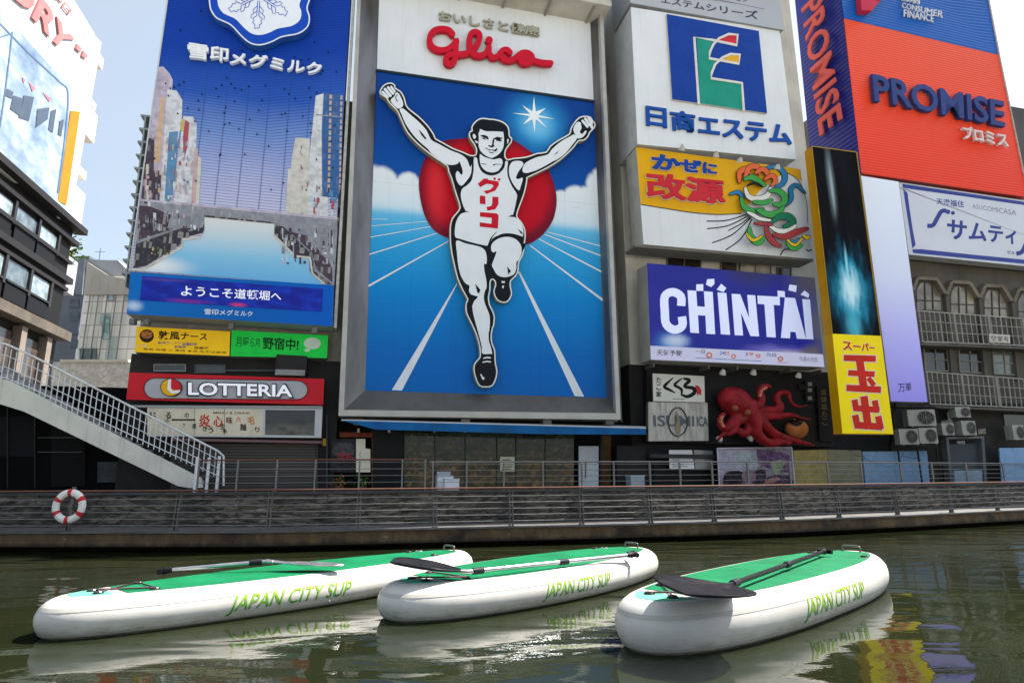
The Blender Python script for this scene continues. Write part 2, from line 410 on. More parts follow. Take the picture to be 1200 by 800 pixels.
upper_rail(501, 1330, 8, .98, 'long grey walkway railing in front of the shopfronts above the stone wall', STEEL, 5,
           (504, 545, 590, 636, 682, 720, 765, 800, 838, 880, 930, 975, 1015, 1060, 1100, 1140, 1180, 1220, 1270, 1325))
# lifebuoy on its bracket
q_, t_ = along(offs(edge, .05), 81); c_ = Vector((q_.x, q_.y - .06, 0)); top_ = atz(81, 593, .9)
cz_ = c_.y / top_.y; zc = CAM.z + (ray(81, 593).z) * (c_.y / ray(81, 593).y)
c_ = Vector((ray(81, 593).x * c_.y / ray(81, 593).y, c_.y, zc))
lb = thing('lifebuoy', 'white lifebuoy ring with red bands hung on the lower railing', 'lifebuoy', c_)
Rm, rm = .385, .105
mb = MB(); N1, N2 = 48, 14; vs, fs = [], []
for i in range(N1):
    a = 2 * math.pi * i / N1
    for j in range(N2):
        b = 2 * math.pi * j / N2; rr = Rm + rm * math.cos(b); vs.append(c_ + Vector((rr * math.cos(a), rm * .75 * math.sin(b), rr * math.sin(a))))
fs = [(i * N2 + j, ((i + 1) % N1) * N2 + j, ((i + 1) % N1) * N2 + (j + 1) % N2, i * N2 + (j + 1) % N2) for i in range(N1) for j in range(N2)]
mb.add(vs, fs, 0, None, True); obj('ring', mb, paint('#e6e2dc', .5, .08, 4, dirt=.3), lb)
for k in range(6):
    a0 = R(90 + 60 * k); mb = MB(); vs = []
    for i in range(4):
        a = a0 + R(-8 + 16 * i / 3)
        for j in range(N2):
            b = 2 * math.pi * j / N2; rr = Rm + (rm + .006) * math.cos(b); vs.append(c_ + Vector((rr * math.cos(a), (rm * .75 + .006) * math.sin(b), rr * math.sin(a))))
    mb.add(vs, [(i * N2 + j, (i + 1) * N2 + j, (i + 1) * N2 + (j + 1) % N2, i * N2 + (j + 1) % N2) for i in range(3) for j in range(N2)], 0, None, True)
    obj('band', mb, paint('#c2353c', .55, .1, 4), lb)
mb = MB(); mb.box(c_ + Vector((-.05, .1, -.55)), (.1, 0, 0), (0, .04, 0), (0, 0, 1.1)); mb.cbox(c_ + Vector((0, .07, -.05)), .12, .06, .1); obj('bracket', mb, DSTEEL, lb)

# ================================================================== STAIRS on the left
WHITE_ST = paint('#c9c8bf', .6, .12, 1.0, dirt=.25, name='stair_paint'); GALV = paint('#cdd0d3', .45, .12, 3, metal=.2, name='galvanised')
so, sw = 1.55, 1.5
A0, A1 = W.P(208, 570, so), W.P(0, 470, so)
sdirv = (A1 - A0)
st = thing('staircase', 'white outdoor staircase with grey baluster railings climbing to the left', 'stairs', A0)
def sp(px, py, o=so): return W.P(px, py, o)
lo = [(222, 571.5), (208, 569), (28, 482), (-4, 472), (-160, 400)]; hi = [(-160, 322), (0, 443), (12, 446), (236, 560), (238, 571)]
for o_, nm in ((so, 0), (so - sw, 1)):
    mb = MB(); mb.prism(W, lo + hi, o_, .12, back=True); obj('stringer', mb, WHITE_ST, st)
mb = MB()
for k in range(34):
    t = k / 33; x = 232 - 420 * t; y = 562 - (562 - 322) * t * (232 - -188) / (232 - -160) * .935
    a = sp(x, y, so - .13); mb.box(a, W.u * -.34, -W.n * (sw - .26), UPV * -.16)
obj('tread', mb, paint('#a3a4a6', .7, .2, 2), st, kind=None)
for o_ in (so - .06, so - sw - .06):
    hr = [(-160, 298), (0, 402), (7, 403), (40, 418), (255, 528), (262, 534), (262, 569)]
    mb = MB(); mb.tube([sp(x, y, o_) for x, y in hr], .035, 8); obj('handrail', mb, GALV, st)
    for f_ in (.3, .62):
        mb = MB(); mb.tube([sp(x, y + (44 - 12 * min(1, max(0, x / 240))) * f_, o_) for x, y in hr[:-2]], .014, 5); obj('rail_bar', mb, GALV, st)
    mb = MB(); mb.tube([sp(x, y + (40 - 11 * min(1, max(0, x / 240))), o_) for x, y in hr[:-2]], .02, 5); obj('rail_bar', mb, GALV, st)
    xs = [-150 + 6.3 * i for i in range(65)]
    for x in xs:
        yt = 402 + (x - 0) * (528 - 402) / 255 if x > 0 else 402 + x * .65
        yb = yt + 42 - 11 * min(1, max(0, x / 240)); mb = MB()
        a = sp(x, yt, o_); b_ = sp(x - .5, yb, o_); mb.tube([a, Vector((a.x, a.y, b_.z))], .017, 5); obj('baluster', mb, GALV, st)
for px_, py0 in ((226, 535), (240, 536), (252, 534)):
    mb = MB(); a = sp(px_, 572, so + .02); tz = sp(px_, py0, so + .02).z; mb.box(Vector((a.x, a.y, GZ)), W.u * .09, -W.n * .09, UPV * (tz - GZ)); obj('newel_post', mb, GALV, st)

# ================================================================== BUILDINGS BEHIND THE SIGNS
def rect(mb, pl, x0, y0, x1, y1, o, th, mi=0, back=False):
    mb.prism(pl, [(x0, y0), (x1, y0), (x1, y1), (x0, y1)], o, th, mi, back=back)
def slab(mb, pl, xl, xr, yr, z0, z1, o, th, mi=0): mb.wall(pl, xl, xr, yr, z0, z1, o, th, mi)
def hz(pl, px, py, o): return pl.P(px, py, o).z
def glass(hexc, rough=.08, name='window_glass'):
    k = ('g', hexc, rough)
    if k not in _mc:
        m = Mat(name); p = m.wp(); m.bs(Base_Color=m.mix(m.ss(m.noise(p, 1.3, 3.0), .35, .65), C(hexc), tuple(c * .5 for c in C(hexc)[:3]) + (1,)), Roughness=rough, IOR=1.5, Specular_IOR_Level=.7)
        _mc[k] = m.m
    return _mc[k]
BLACKW = paint('#2a292a', .6, .25, 1.2, dirt=.2, name='dark_wall')
# --- dark hall under and beside the stairs
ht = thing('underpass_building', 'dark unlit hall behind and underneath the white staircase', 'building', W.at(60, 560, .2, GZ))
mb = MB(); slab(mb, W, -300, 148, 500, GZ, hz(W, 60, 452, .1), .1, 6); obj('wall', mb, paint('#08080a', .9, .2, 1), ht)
for (x0, y0, x1, y1, c_) in ((0, 488, 40, 535, '#17181b'), (60, 500, 100, 570, '#141416'), (114, 541, 146, 565, '#3c4246')):
    mb = MB(); rect(mb, W, x0, y0, x1, y1, .16, .05); obj('panel', mb, paint(c_, .8, .3, 2), ht)
for y in (512, 529, 553, 562):
    mb = MB(); rect(mb, W, 44 if y < 550 else 148, y, 96 if y < 550 else 200, y + .9, .2, .02); obj('pipe', mb, paint('#4a4d50', .4, .1), ht)
for x in (8, 40):
    mb = MB(); rect(mb, W, x, 470, x + 1.2, 572, .22, .03); obj('pipe', mb, paint('#25272a', .4, .1), ht)

# --- building of the burger shop: beige band above, black below
lt = thing('shop_building', 'black fronted burger shop building under the blue milk billboard', 'building', W.at(265, 560, 0, GZ))
zt = hz(W, 265, 420, 0)
mb = MB(); slab(mb, W, 146, 396, 480, GZ, zt, .3, 7); obj('wall', mb, BLACKW, lt)
mb = MB(); slab(mb, W, 152, 396, 480, zt, 18, .3, 7); obj('upper_wall', mb, paint('#8f8b86', .7, .15, .8, dirt=.3), lt)
def window(par, pl, x0, y0, x1, y1, o, fr='#8d8d8c', gl='#2c3336', w=1.1, mull=0):
    t = MB(); rect(t, pl, x0, y0, x1, y1, o, .06)
    f = obj('window', t, glass(gl), par)
    mb = MB()
    for (a, b, c_, d) in ((x0 - w, y0 - w, x1 + w, y0), (x0 - w, y1, x1 + w, y1 + w), (x0 - w, y0, x0, y1), (x1, y0, x1 + w, y1)): rect(mb, pl, a, b, c_, d, o + .05, .12)
    for k in range(mull):
        x = x0 + (x1 - x0) * (k + 1) / (mull + 1); rect(mb, pl, x - w * .4, y0, x + w * .4, y1, o + .045, .1)
    obj('frame', mb, paint(fr, .5, .15, 2), f); return f
window(lt, W, 181, 427.5, 216.5, 434, .34, mull=0); window(lt, W, 229, 428, 263, 436, .34, fr='#5b5b5b')
mb = MB(); rect(mb, W, 263, 433.2, 322, 434.6, .5, .1); obj('pipe', mb, paint('#55585a', .5), lt)
ex = MB(); ex.prism(W, [(324, 415), (360, 417), (359, 437), (322, 436)], 1.1, .8); e_ = obj('air_vent', ex, paint('#262627', .5, .2), lt)
mb = MB(); mb.prism(W, [(323, 432.5), (357.5, 433.5), (357, 440), (322, 439)], 1.16, .3); obj('grille', mb, paint('#77787a', .4, .2, metal=.5), e_)
mb = MB(); mb.prism(W, [(150, 474.5), (378, 475.5), (378, 478), (150, 477)], .9, .5); obj('ledge', mb, paint('#8d8f92', .4, .1, metal=.4), lt)
mb = MB(); mb.prism(W, [(200, 513), (377, 516.5), (377, 519.5), (200, 516)], .95, .6); obj('ledge', mb, paint('#6d5358', .5, .1), lt)
m = Mat('shutter'); uvz = m.sep(m.wp())[2]
m.bs(Base_Color=m.mix(m.ss(m.ma('SINE', m.ma('MULTIPLY', uvz, 60)), -.2, .6), C('#2c2828'), C('#4a4442')), Roughness=.5, Metallic=.3); SHUT = m.m
mb = MB(); rect(mb, W, 200, 520, 370, 573, .36, .05); obj('shutter', mb, SHUT, lt)
mb = MB(); rect(mb, W, 370.5, 518, 372.5, 573, .45, .1); rect(mb, W, 382, 486, 384, 573, .45, .1); obj('pipe', mb, paint('#3d3f42', .4), lt)
mb = MB(); rect(mb, W, 378, 514, 382, 522, .5, .1); obj('label_plate', mb, paint('#b08a2a', .5), lt)

# --- building behind the running-man sign with its riverside restaurant
gt = thing('restaurant_building', 'riverside restaurant building with dark glass front beneath the giant running man sign', 'building', W.at(560, 565, 0, GZ))
zg = hz(W, 560, 489, .3)
mb = MB(); slab(mb, W, 397, 716, 480, zg, 26, .3, 8); obj('wall', mb, paint('#5d5b58', .8, .2, .8, dirt=.3), gt)
mb = MB(); slab(mb, W, 388, 757, 530, GZ, zg, -.6, 8); obj('back_wall', mb, paint('#171717', .7, .3, 1), gt)
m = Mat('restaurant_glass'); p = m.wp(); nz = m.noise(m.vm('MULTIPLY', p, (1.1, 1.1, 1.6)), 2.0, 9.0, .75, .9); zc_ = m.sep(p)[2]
col = m.ramp(nz, [(.3, '#050705'), (.44, '#10160f'), (.52, '#2a2f22'), (.58, '#4a3c22'), (.64, '#5a6258'), (.7, '#1a1c14'), (.82, '#3a3020')])
col = m.mix(m.ss(m.noise(p, .8, 2.0), .5, .7, 0, .6), col, C('#08120d'))
lowz = m.ss(m.ma('ADD', zc_, m.ma('MULTIPLY', m.noise(p, 1.7, 5.0, .7), 1.6)), 3.9, 3.2)
goods = m.vor(m.vm('MULTIPLY', p, (5.5, 5.5, 7.0)), 1.0); gcol = m.ramp(m.sep(goods[1])[0], [(0, '#1a140c'), (.45, '#3a2a12'), (.6, '#6a4a1c'), (.72, '#8a6a34'), (.82, '#4a5030'), (.92, '#7a3a20'), (1, '#a08a5c')])
col = m.mix(m.ma('MULTIPLY', lowz, .5), col, gcol)
upz = m.ma('MULTIPLY', m.ss(zc_, 3.3, 4.3), m.ss(m.noise(m.vm('MULTIPLY', p, (.5, .5, 1.0)), 1.0, 4.0), .42, .66)); col = m.mix(m.ma('MULTIPLY', upz, .7), col, C('#4f6258'))  # greenish-grey reflection painted into the colour of the upper glass
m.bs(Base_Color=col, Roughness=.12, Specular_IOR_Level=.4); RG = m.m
GX = [474, 510, 545.5, 582.5, 605, 639.5, 673]
for i in range(6):
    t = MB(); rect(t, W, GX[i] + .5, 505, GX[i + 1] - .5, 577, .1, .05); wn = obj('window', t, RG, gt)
    mb = MB(); rect(mb, W, GX[i] - .5, 505, GX[i] + .5, 577, .16, .1); rect(mb, W, GX[i] + .5, 507.5, GX[i + 1] - .5, 508.5, .15, .08); obj('frame', mb, paint('#2f4a3c', .5, .1), wn)
mb = MB(); rect(mb, W, 437, 503, 473, 576, .05, .3); obj('door', mb, paint('#14161c', .35, .2), gt)
mb = MB(); rect(mb, W, 435.5, 505, 437, 576, .12, .1); obj('door_post', mb, paint('#6a3a22', .5), gt)
mb = MB(); rect(mb, W, 678.5, 522.5, 701.5, 578, .2, .08); dd = obj('door', mb, paint('#b9bec3', .4, .08, 1), gt, label='pale grey metal service door')
mb = MB(); rect(mb, W, 686, 540, 687, 560, .24, .03); obj('handle', mb, DSTEEL, dd)
mb = MB(); rect(mb, W, 706, 510, 716, 576, -.3, .2); obj('wall_panel', mb, paint('#5a4120', .5, .4, 3), gt)
mb = MB(); rect(mb, W, 723, 522, 757, 578, .1, .2); obj('wall_panel', mb, paint('#2e2d2d', .6, .2, 2), gt)
mb = MB(); rect(mb, W, 704, 497, 706, 576, .3, .15); obj('door_post', mb, paint('#2a2a2c', .5), gt)
mb = MB(); mb.prism(W, [(398, 506), (436, 507), (436, 512), (398, 512)], .3, .1); obj('wall_panel', mb, paint('#7a3426', .5, .4, 4), gt)
# awning
aw = MB(); o1, o0 = 1.5, .25
tl, tr, bl, br = W.P(400, 491, o0), W.P(757, 499, o0), W.P(400, 493, o1), W.P(757, 502, o1)
aw.box(bl, br - bl, -W.n * .04, UPV * .06, 1)
c1, c2 = W.P(404, 492, o1), W.P(757, 502, o1); d1, d2 = W.P(440, 502, o0), W.P(757, 508.5, o0)
aw.prism(W, [(401, 492.5), (757, 502), (757, 509), (640, 508.5), (440, 503)], o1 + .02, .03, 0); aw.quad(c1, c2, d2, d1, 0); aw.quad(c1 + UPV * .03, c2 + UPV * .03, W.P(757, 499, o0), W.P(404, 490, o0), 1)
obj('awning', aw, [paint('#125c96', .6, .25, 1.2, dirt=.35, name='awning_blue'), paint('#b9bcc0', .5, .1)], gt)
for i, x in enumerate((420, 456, 509, 545, 596, 640, 674, 716, 735)):
    mb = MB(); a = W.P(x, 505.5, .55); mb.tube([a, a + UPV * .12], [.05, .05], 8); mb.tube([a - UPV * .03, a], [.07, .06], 8); obj('downlight', mb, paint('#c8c2b4', .4), gt)
tg = thing('poster', 'dark and cream poster on a board left of the dark restaurant door', 'poster', W.at(411, 553, .5, hz(W, 411, 553, .5)))
mb = MB(); mb.prism(W, [(388, 514), (417, 514), (417, 553), (387, 553)], .5, .05); obj('panel', mb, paint('#2c2a30', .5, .5, 5), tg)
mb = MB(); mb.prism(W, [(417.3, 514), (428, 514), (428, 525), (434, 526), (434, 553), (417.3, 553)], .5, .05); obj('panel', mb, paint('#d8d2c0', .5, .1, 3), tg)
mb = MB(); mb.prism(W, smooth([(393, 520), (412, 519), (414, 532), (391, 533)], 3), .505, 0); mb.text(W, '昆布', [(396, 530), (414, 530), (414, 540), (396, 540)], .506, 0, 1); mb.text(W, 'だし', [(421, 528), (424, 528), (424, 546), (421, 546)], .506, 0, 2)
obj('lettering', mb, [paint('#4a474c', .5, .4, 6), paint('#b03038', .5), paint('#6a6252', .5)], tg)
nt_ = thing('notice', 'small printed white notice stuck inside the restaurant glass', 'notice', W.P(594, 552, .2))
mb = MB(); mb.prism(W, [(586, 535), (603, 535), (603, 552), (586, 552)], .17, .01); obj('sheet', mb, paint('#c9c4ae', .6, .1, 5), nt_)
mb = MB()
for k in range(5): mb.prism(W, [(588, 538 + k * 2.7), (588 + rnd.uniform(8, 13), 538 + k * 2.7), (601, 539.2 + k * 2.7), (588, 539.2 + k * 2.7)], .174, 0)
obj('lettering', mb, paint('#4a4438', .6), nt_)
# white crates stacked at the window
def crate(x0, y0, x1, y1, o, d, label, c_='#dcdfe4'):
    a, b = W.P(x0, y1, o), W.P(x1, y1, o); h_ = W.P(x0, y0, o).z - a.z
    t = thing('crate', label, 'crate', a + (b - a) / 2, 'white crates outside the restaurant')
    mb = MB(); mb.box(a, b - a, -W.n * d, UPV * h_); obj('body', mb, paint(c_, .5, .08, 3), t)
    mb = MB(); mb.box(a - W.u * .015 + W.n * .015 + UPV * (h_ - .05), (b - a) + W.u * .03, -W.n * (d + .03), UPV * .055); obj('rim', mb, paint('#c3c7cc', .5), t)
crate(512.5, 557, 531, 580, 1.0, .6, 'taller white crate outside the restaurant window, left of the pair'); crate(521, 560.5, 538, 580.5, 1.45, .45, 'lower white crate in front of the restaurant window, right of the pair')
bx = W.P(520, 557, .8); t = thing('cooler_box', 'grey cooler box with a brown lid on the taller white crate', 'box', bx)
mb = MB(); mb.cbox(bx + Vector((0, 0, .004)), .55, .35, .15, 0, .25); obj('body', mb, paint('#9aa0a6', .5), t); mb = MB(); mb.cbox(bx + Vector((.36, 0, .004)), .2, .2, .2, 0, .2); obj('lid', mb, paint('#5c3b30', .5), t)
def planter(x, y, c_, lab, fl):
    b = W.P(x, y, 1.5); t = thing('planter', lab, 'planter', b); mb = MB(); mb.tube([b, b + UPV * .2], [.13, .17], 10); obj('pot', mb, paint('#5a4a40', .7), t)
    mb = MB()
    for k in range(120):
        d = Vector((rnd.gauss(0, .17), rnd.gauss(0, .12), .22 + abs(rnd.gauss(0, .16)))); s_ = rnd.uniform(.03, .06); e1 = Vector((rnd.uniform(-1, 1), rnd.uniform(-1, 1), rnd.uniform(-1, 1))).normalized() * s_; e2_ = e1.orthogonal().normalized() * s_
        mb.quad(b + d, b + d + e1, b + d + e1 + e2_, b + d + e2_, 1 if rnd.random() < fl else 0)
    obj('foliage', mb, [paint('#2f4a22', .7, .3, 8), paint(c_, .6, .2, 8)], t)
planter(397, 575, '#b04030', 'potted plant with a few red flowers below the poster', .2); planter(424, 576, '#8aa04a', 'potted green bush without flowers beside the dark door', .15)

# --- pale building right of the running man
et = thing('advert_building', 'grey concrete building covered by stacked billboards right of the running man', 'building', W.at(860, 565, 0, GZ))
CONC = paint('#c6c1b8', .8, .15, .7, dirt=.3, name='grey_concrete', bump=.15)
zb = hz(W, 860, 432, 0)
mb = MB(); zm_ = hz(W, 1010, 215, 0); slab(mb, W, 741, 1056, 480, zb, zm_, 0, 9); slab(mb, W, 741, 981, 480, zm_, 33, .003, 9); obj('wall', mb, CONC, et)
mb = MB(); slab(mb, W, 741, 1058, 530, GZ, zb, .05, 9); obj('lower_wall', mb, paint('#262527', .7, .25, 1.2), et)
m = Mat('old_block'); p = m.wp(); br_ = m.t.nodes.new('ShaderNodeTexBrick'); m.set(br_.inputs['Vector'], m.comb(m.vm('DOT_PRODUCT', p, tuple(W.u)), m.sep(p)[2]))
br_.inputs['Scale'].default_value = 1.0; br_.inputs['Brick Width'].default_value = .9; br_.inputs['Row Height'].default_value = .55; br_.inputs['Mortar Size'].default_value = .03
br_.inputs['Color1'].default_value = C('#5f5a54'); br_.inputs['Color2'].default_value = C('#49453f'); br_.inputs['Mortar'].default_value = C('#2a2826')
m.bs(Base_Color=m.mix(m.ss(m.noise(p, 1.5, 5.0), .35, .7), br_.outputs[0], C('#35322e')), Roughness=.85).bump(br_.outputs[1], -.3, .03)
gp = thing('narrow_building', 'narrow grimy block-walled building in the gap right of the running man', 'building', W.at(727, 500, -1.2, GZ))
mb = MB(); slab(mb, W, 690, 757, 480, hz(W, 725, 495, -1.2), 23, -1.2, 5); obj('wall', mb, m.m, gp)
for x in (722, 729):
    mb = MB(); a = W.P(x, 498, -.9); mb.tube([a, Vector((a.x, a.y, 21))], .085 if x == 722 else .05, 8)
    for k in range(7): mb.tube([Vector((a.x, a.y, 4 + 2.6 * k)), Vector((a.x, a.y, 4.12 + 2.6 * k))], .115 if x == 722 else .07, 8)
    obj('drainpipe', mb, paint('#8d8f8e', .5, .15, 2, metal=.2), gp)
# openings between the billboards
for (x0, y0, x1, y1, g_, mu) in ((783, 297, 821, 313, '#3a3632', 1), (846, 305, 863, 318, '#4b4540', 0), (868, 308, 903, 322, '#c9c2b4', 1), (912, 314, 927, 324, '#413d39', 0)):
    window(et, W, x0, y0, x1, y1, .06, fr='#77736c', gl=g_, mull=mu)
for (x0, y0, x1, y1) in ((752, 165, 790, 178), (800, 172, 850, 186), (862, 180, 905, 194)):
    mb = MB(); rect(mb, W, x0, y0, x1, y1, .05, .05); obj('window', mb, glass('#2a2725'), et)
# shopfront at its foot
mb = MB(); mb.prism(W, [(766, 540), (838, 540), (838, 577), (766, 577)], .12, .05); obj('shop_front', mb, paint('#1c1b1c', .5, .3, 2), et)
mb = MB(); mb.prism(W, [(762, 531.5), (838, 532.5), (838, 537), (762, 536)], .5, .35); obj('ledge', mb, paint('#3a3a3c', .5), et)
# --- building behind the loan company billboard
pt = thing('tower_building', 'plain dark grey building mass behind the red and blue billboard', 'building', W.at(1100, 300, -1, GZ))
mb = MB(); slab(mb, W, 1060, 1380, 480, hz(W, 1120, 215, -.2), 24, -.2, 9); obj('wall', mb, paint('#5b5a5c', .8, .2, .7, dirt=.3), pt)

# --- old ochre building with hooded windows
ot = thing('old_building', 'aged grey-brown building with hooded windows and lattice balconies at right', 'building', W.at(1130, 540, 0, GZ))
OC = paint('#5f5b56', .85, .2, .8, dirt=.4, name='old_render', bump=.2)
zo = hz(W, 1120, 216, -.1)
mb = MB(); slab(mb, W, 1060, 1400, 480, GZ, zo, .1, 9); obj('wall', mb, OC, ot)
z940 = lambda pts: Z(940, 320, .2249, pts)
for i, dx in enumerate((0, 178, 352, 528, 700)):
    sk = dx * .11
    x0, x1 = 600 + dx, 722 + dx * .98
    pts = z940([(x0 + 18, 50 + sk), (x1 - 30, 58 + sk), (x1 - 2, 110 + sk), (x1 + 2, 193 + sk), (x0, 190 + sk), (x0 - 2, 88 + sk)])
    t = MB(); t.prism(W, pts, .13, .03); wn = obj('window', t, glass('#8f8372' if i < 3 else '#6f6558', .15), ot)
    mb = MB(); hood = z940([(x0 - 22, 90 + sk), (x0 + 5, 25 + sk), (x1 - 18, 30 + sk), (x1 + 28, 105 + sk)])
    for a, b in zip(hood, hood[1:]): mb.ribbon(W, [a, b], 3.6, .38, .28, capn=0)
    obj('hood', mb, paint('#7c7468', .8, .25, 1, dirt=.3), wn)
    mb = MB()
    for fx in (.33, .66): xx = x0 + (x1 - x0) * fx; mb.ribbon(W, z940([(xx, 54 + sk), (xx + 4, 192 + sk)]), .9, .17, .04, capn=0)
    mb.ribbon(W, z940([(x0, 140 + sk), (x1, 145 + sk)]), .9, .172, .04, capn=0); obj('frame', mb, paint('#4b4741', .6), wn)
    mb = MB(); mb.ribbon(W, z940([(x1 + 32, 108 + sk), (x1 + 52, 345 + sk)]), 3.0, .3, .2, capn=0); mb.ribbon(W, z940([(x1 + 52, 370 + sk), (x1 + 66, 520 + sk)]), 4.0, .3, .2, capn=0); obj('pilaster', mb, OC, ot)
    x0, x1 = 634 + dx * 1.02, 766 + dx
    pts = z940([(x0, 362 + sk * .5), (x1 - 10, 366 + sk * .5), (x1, 510 + sk * .5), (x0 + 10, 505 + sk * .5)])
    t = MB(); t.prism(W, pts, .13, .03); wn = obj('window', t, glass('#3a3835' if i != 2 else '#6f756f', .1), ot)
    mb = MB(); mb.ribbon(W, z940([(x0 + 58, 364 + sk * .5), (x0 + 70, 508 + sk * .5)]), .9, .17, .04, capn=0); mb.ribbon(W, z940([(x0 + 6, 445 + sk * .5), (x1 - 6, 452 + sk * .5)]), .9, .172, .04, capn=0)
    for e0, e1 in ((0, 1), (1, 2), (2, 3), (3, 0)): mb.ribbon(W, [pts[e0], pts[e1]], 1.2, .18, .06, capn=0)
    obj('frame', mb, paint('#8a857c', .6), wn)
for (ya, yb, yc, yd) in ((195, 355, 345, 500), (512, 680, 640, 800)):   # lattice balcony screens
    bt = MB()
    x0, x1 = 600 if ya < 300 else 640, 1500
    sl = .075
    for k in range(4):
        y = ya + (yb - ya) * k / 3; bt.ribbon(W, z940([(x0 + k * 8, y), (x1, y + (x1 - x0) * (.075 - .012 * k))]), 1.0 if k in (0, 3) else .55, .95, .04, capn=0)
    obj('balcony_rail', bt, paint('#a8a59e', .5, .15, 2), ot)
    bt = MB()
    for k in range(34):
        x = x0 + 10 + k * 26.5; bt.ribbon(W, z940([(x, ya + (x - x0) * .075), (x + 20, yb + (x - x0) * .04)]), .9 if k % 4 == 0 else .5, .93, .04, capn=0)
    obj('balcony_grid', bt, paint('#a19e97', .5, .15, 2), ot)
    for k in range(4):
        x = x0 + 190 + k * 180; mb = MB(); mb.ribbon(W, z940([(x, ya + (x - x0) * .07), (x + 24, yb + (x - x0) * .045)]), 2.2, .99, .07, capn=0); obj('balcony_post', mb, paint('#8b877f', .5), ot)
    mb = MB(); a = z940([(x0, yb + 8), (x1, yb + 8 + (x1 - x0) * .038)]); mb.prism(W, [a[0], a[1], (a[1][0], a[1][1] + 2.5), (a[0][0], a[0][1] + 2.5)], .95, .85); obj('balcony_floor', mb, OC, ot)
sg = thing('small_sign', 'small pale plate fixed to the upper lattice balcony', 'sign', W.P(1170, 402, 1.0))
mb = MB(); mb.prism(W, z940([(975, 316), (1082, 322), (1084, 364), (977, 360)]), 1.01, .02); obj('panel', mb, paint('#cfc8c4', .5), sg)
mb = MB(); mb.text(W, '空室有', z940([(982, 322), (1076, 328), (1078, 358), (984, 354)]), 1.016, 0, 0, .01); obj('lettering', mb, paint('#5a5358', .5), sg)
# ground storey of the old building
mb = MB(); mb.prism(W, [(1050, 470), (1400, 476), (1400, 580), (1040, 580)], .14, .03); obj('lower_wall', mb, paint('#3a3836', .8, .35, 1.2, dirt=.2), ot)
mb = MB(); mb.prism(W, [(1100, 478), (1112, 478), (1118, 500), (1104, 500)], .2, .03); obj('window', mb, glass('#33363a'), ot)
mb = MB(); mb.prism(W, [(1175, 478), (1215, 480), (1218, 502), (1178, 500)], .2, .03); obj('window', mb, glass('#33363a'), ot)
z930 = lambda pts: Z(930, 460, .225, pts)
mb = MB(); mb.prism(W, z930([(812, 268), (985, 262), (992, 470), (826, 470)]), .4, .1); dd = obj('door', mb, paint('#43494f', .5, .15, 1), ot)
for a, b in (((800, 230), (826, 490)), ((985, 225), (1003, 490))):
    mb = MB(); mb.ribbon(W, z930([a, b]), 3.2, .62, .3, capn=0); obj('door_post', mb, paint('#5f6163', .5, .1, 2), dd)
mb = MB(); mb.ribbon(W, z930([(800, 236), (986, 232)]), 2.4, .63, .3, capn=0); obj('lintel', mb, paint('#6b6d6f', .5), dd)
mb = MB(); mb.text(W, 'VIVO', z930([(850, 250), (892, 249), (893, 266), (851, 267)]), .42, .02, 0, .01); obj('lettering', mb, paint('#c9c9c6', .5), dd)
mb = MB(); mb.prism(W, z930([(838, 405), (982, 402), (985, 480), (842, 480)]), .75, .25); obj('counter', mb, paint('#7d93a2', .5, .15, 2), dd)
mb = MB(); mb.prism(W, z930([(960, 190), (1000, 185), (1002, 215), (962, 216)]), .18, .02); obj('plate', mb, paint('#8e857a', .5, .4, 9), ot)

# hoardings
def hoarding(quads, label, mats, name='hoarding'):
    a = W.P(*quads[0][3], .9); t = thing(name, label, 'hoarding', Vector((a.x, a.y, a.z)))
    for q_, mt in zip(quads, mats):
        mb = MB(); mb.prism(W, q_, .9, .06, q=q_); obj('panel', mb, mt, t)
    return t
def scribble(hexc, c2, c3):
    m = Mat('worn_print'); p = m.wp(); n_ = m.noise(p, 2.2, 6.0, .65); v_ = m.vor(m.vm('ADD', p, m.comb(n_, n_, n_)), .7, 'DISTANCE_TO_EDGE')[0]
    col = m.mix(m.ss(n_, .4, .65), C(hexc), C(c2)); col = m.mix(m.ss(v_, .012, .004), col, C(c3)); m.bs(Base_Color=col, Roughness=.6); return m.m
hoarding([z930([(0, 300), (172, 296), (180, 508), (12, 512)]), z930([(173, 296), (352, 300), (368, 500), (181, 508)])], 'faded yellow-olive hoarding between the framed photo and the blue hoarding', [scribble('#9a8a4a', '#85783f', '#5b5a48'), scribble('#77755a', '#6a6a52', '#4c4d42')])
hoarding([z930([(358, 306), (522, 305), (540, 498), (378, 500)]), z930([(523, 305), (694, 303), (712, 490), (541, 498)])], 'light blue two-panel hoarding under the stack of air conditioners', [scribble('#7094b6', '#6488ac', '#48607c'), scribble('#688fb4', '#6288ac', '#465e7a')])
hoarding([z930([(1072, 288), (1260, 285), (1280, 490), (1090, 490)])], 'light blue hoarding right of the grey doorway at the picture edge', [scribble('#7ca0c6', '#7399c2', '#54708e')])
def photo_mat():
    m = Mat('printed_photo'); uv = m.uv(); n_ = m.noise(m.vm('MULTIPLY', uv, (1.6, 1, 0)), 6, 10.0, .8, .6)
    col = m.ramp(n_, [(.34, '#1d181f'), (.44, '#4b4250'), (.52, '#857d8e'), (.6, '#4c3a4c'), (.68, '#9a93a4'), (.8, '#2a242c')])
    col = m.blob(col, uv, (.35, .75), (.3, .25), '#c7ccd6', .4, .3); col = m.blob(col, uv, (.75, .72), (.26, .2), '#7a5a86', .45, .3); col = m.blob(col, uv, (.78, .62), (.1, .16), '#a8a884', .6, .1)
    col = m.blob(col, uv, (.35, .42), (.26, .16), '#30282c', .6, .3); col = m.blob(col, uv, (.7, .25), (.35, .1), '#9a6a70', .7, .3); col = m.blob(col, uv, (.04, .7), (.1, .5), '#cfc6dc', .5)
    m.bs(Base_Color=col, Roughness=.35); return m.m
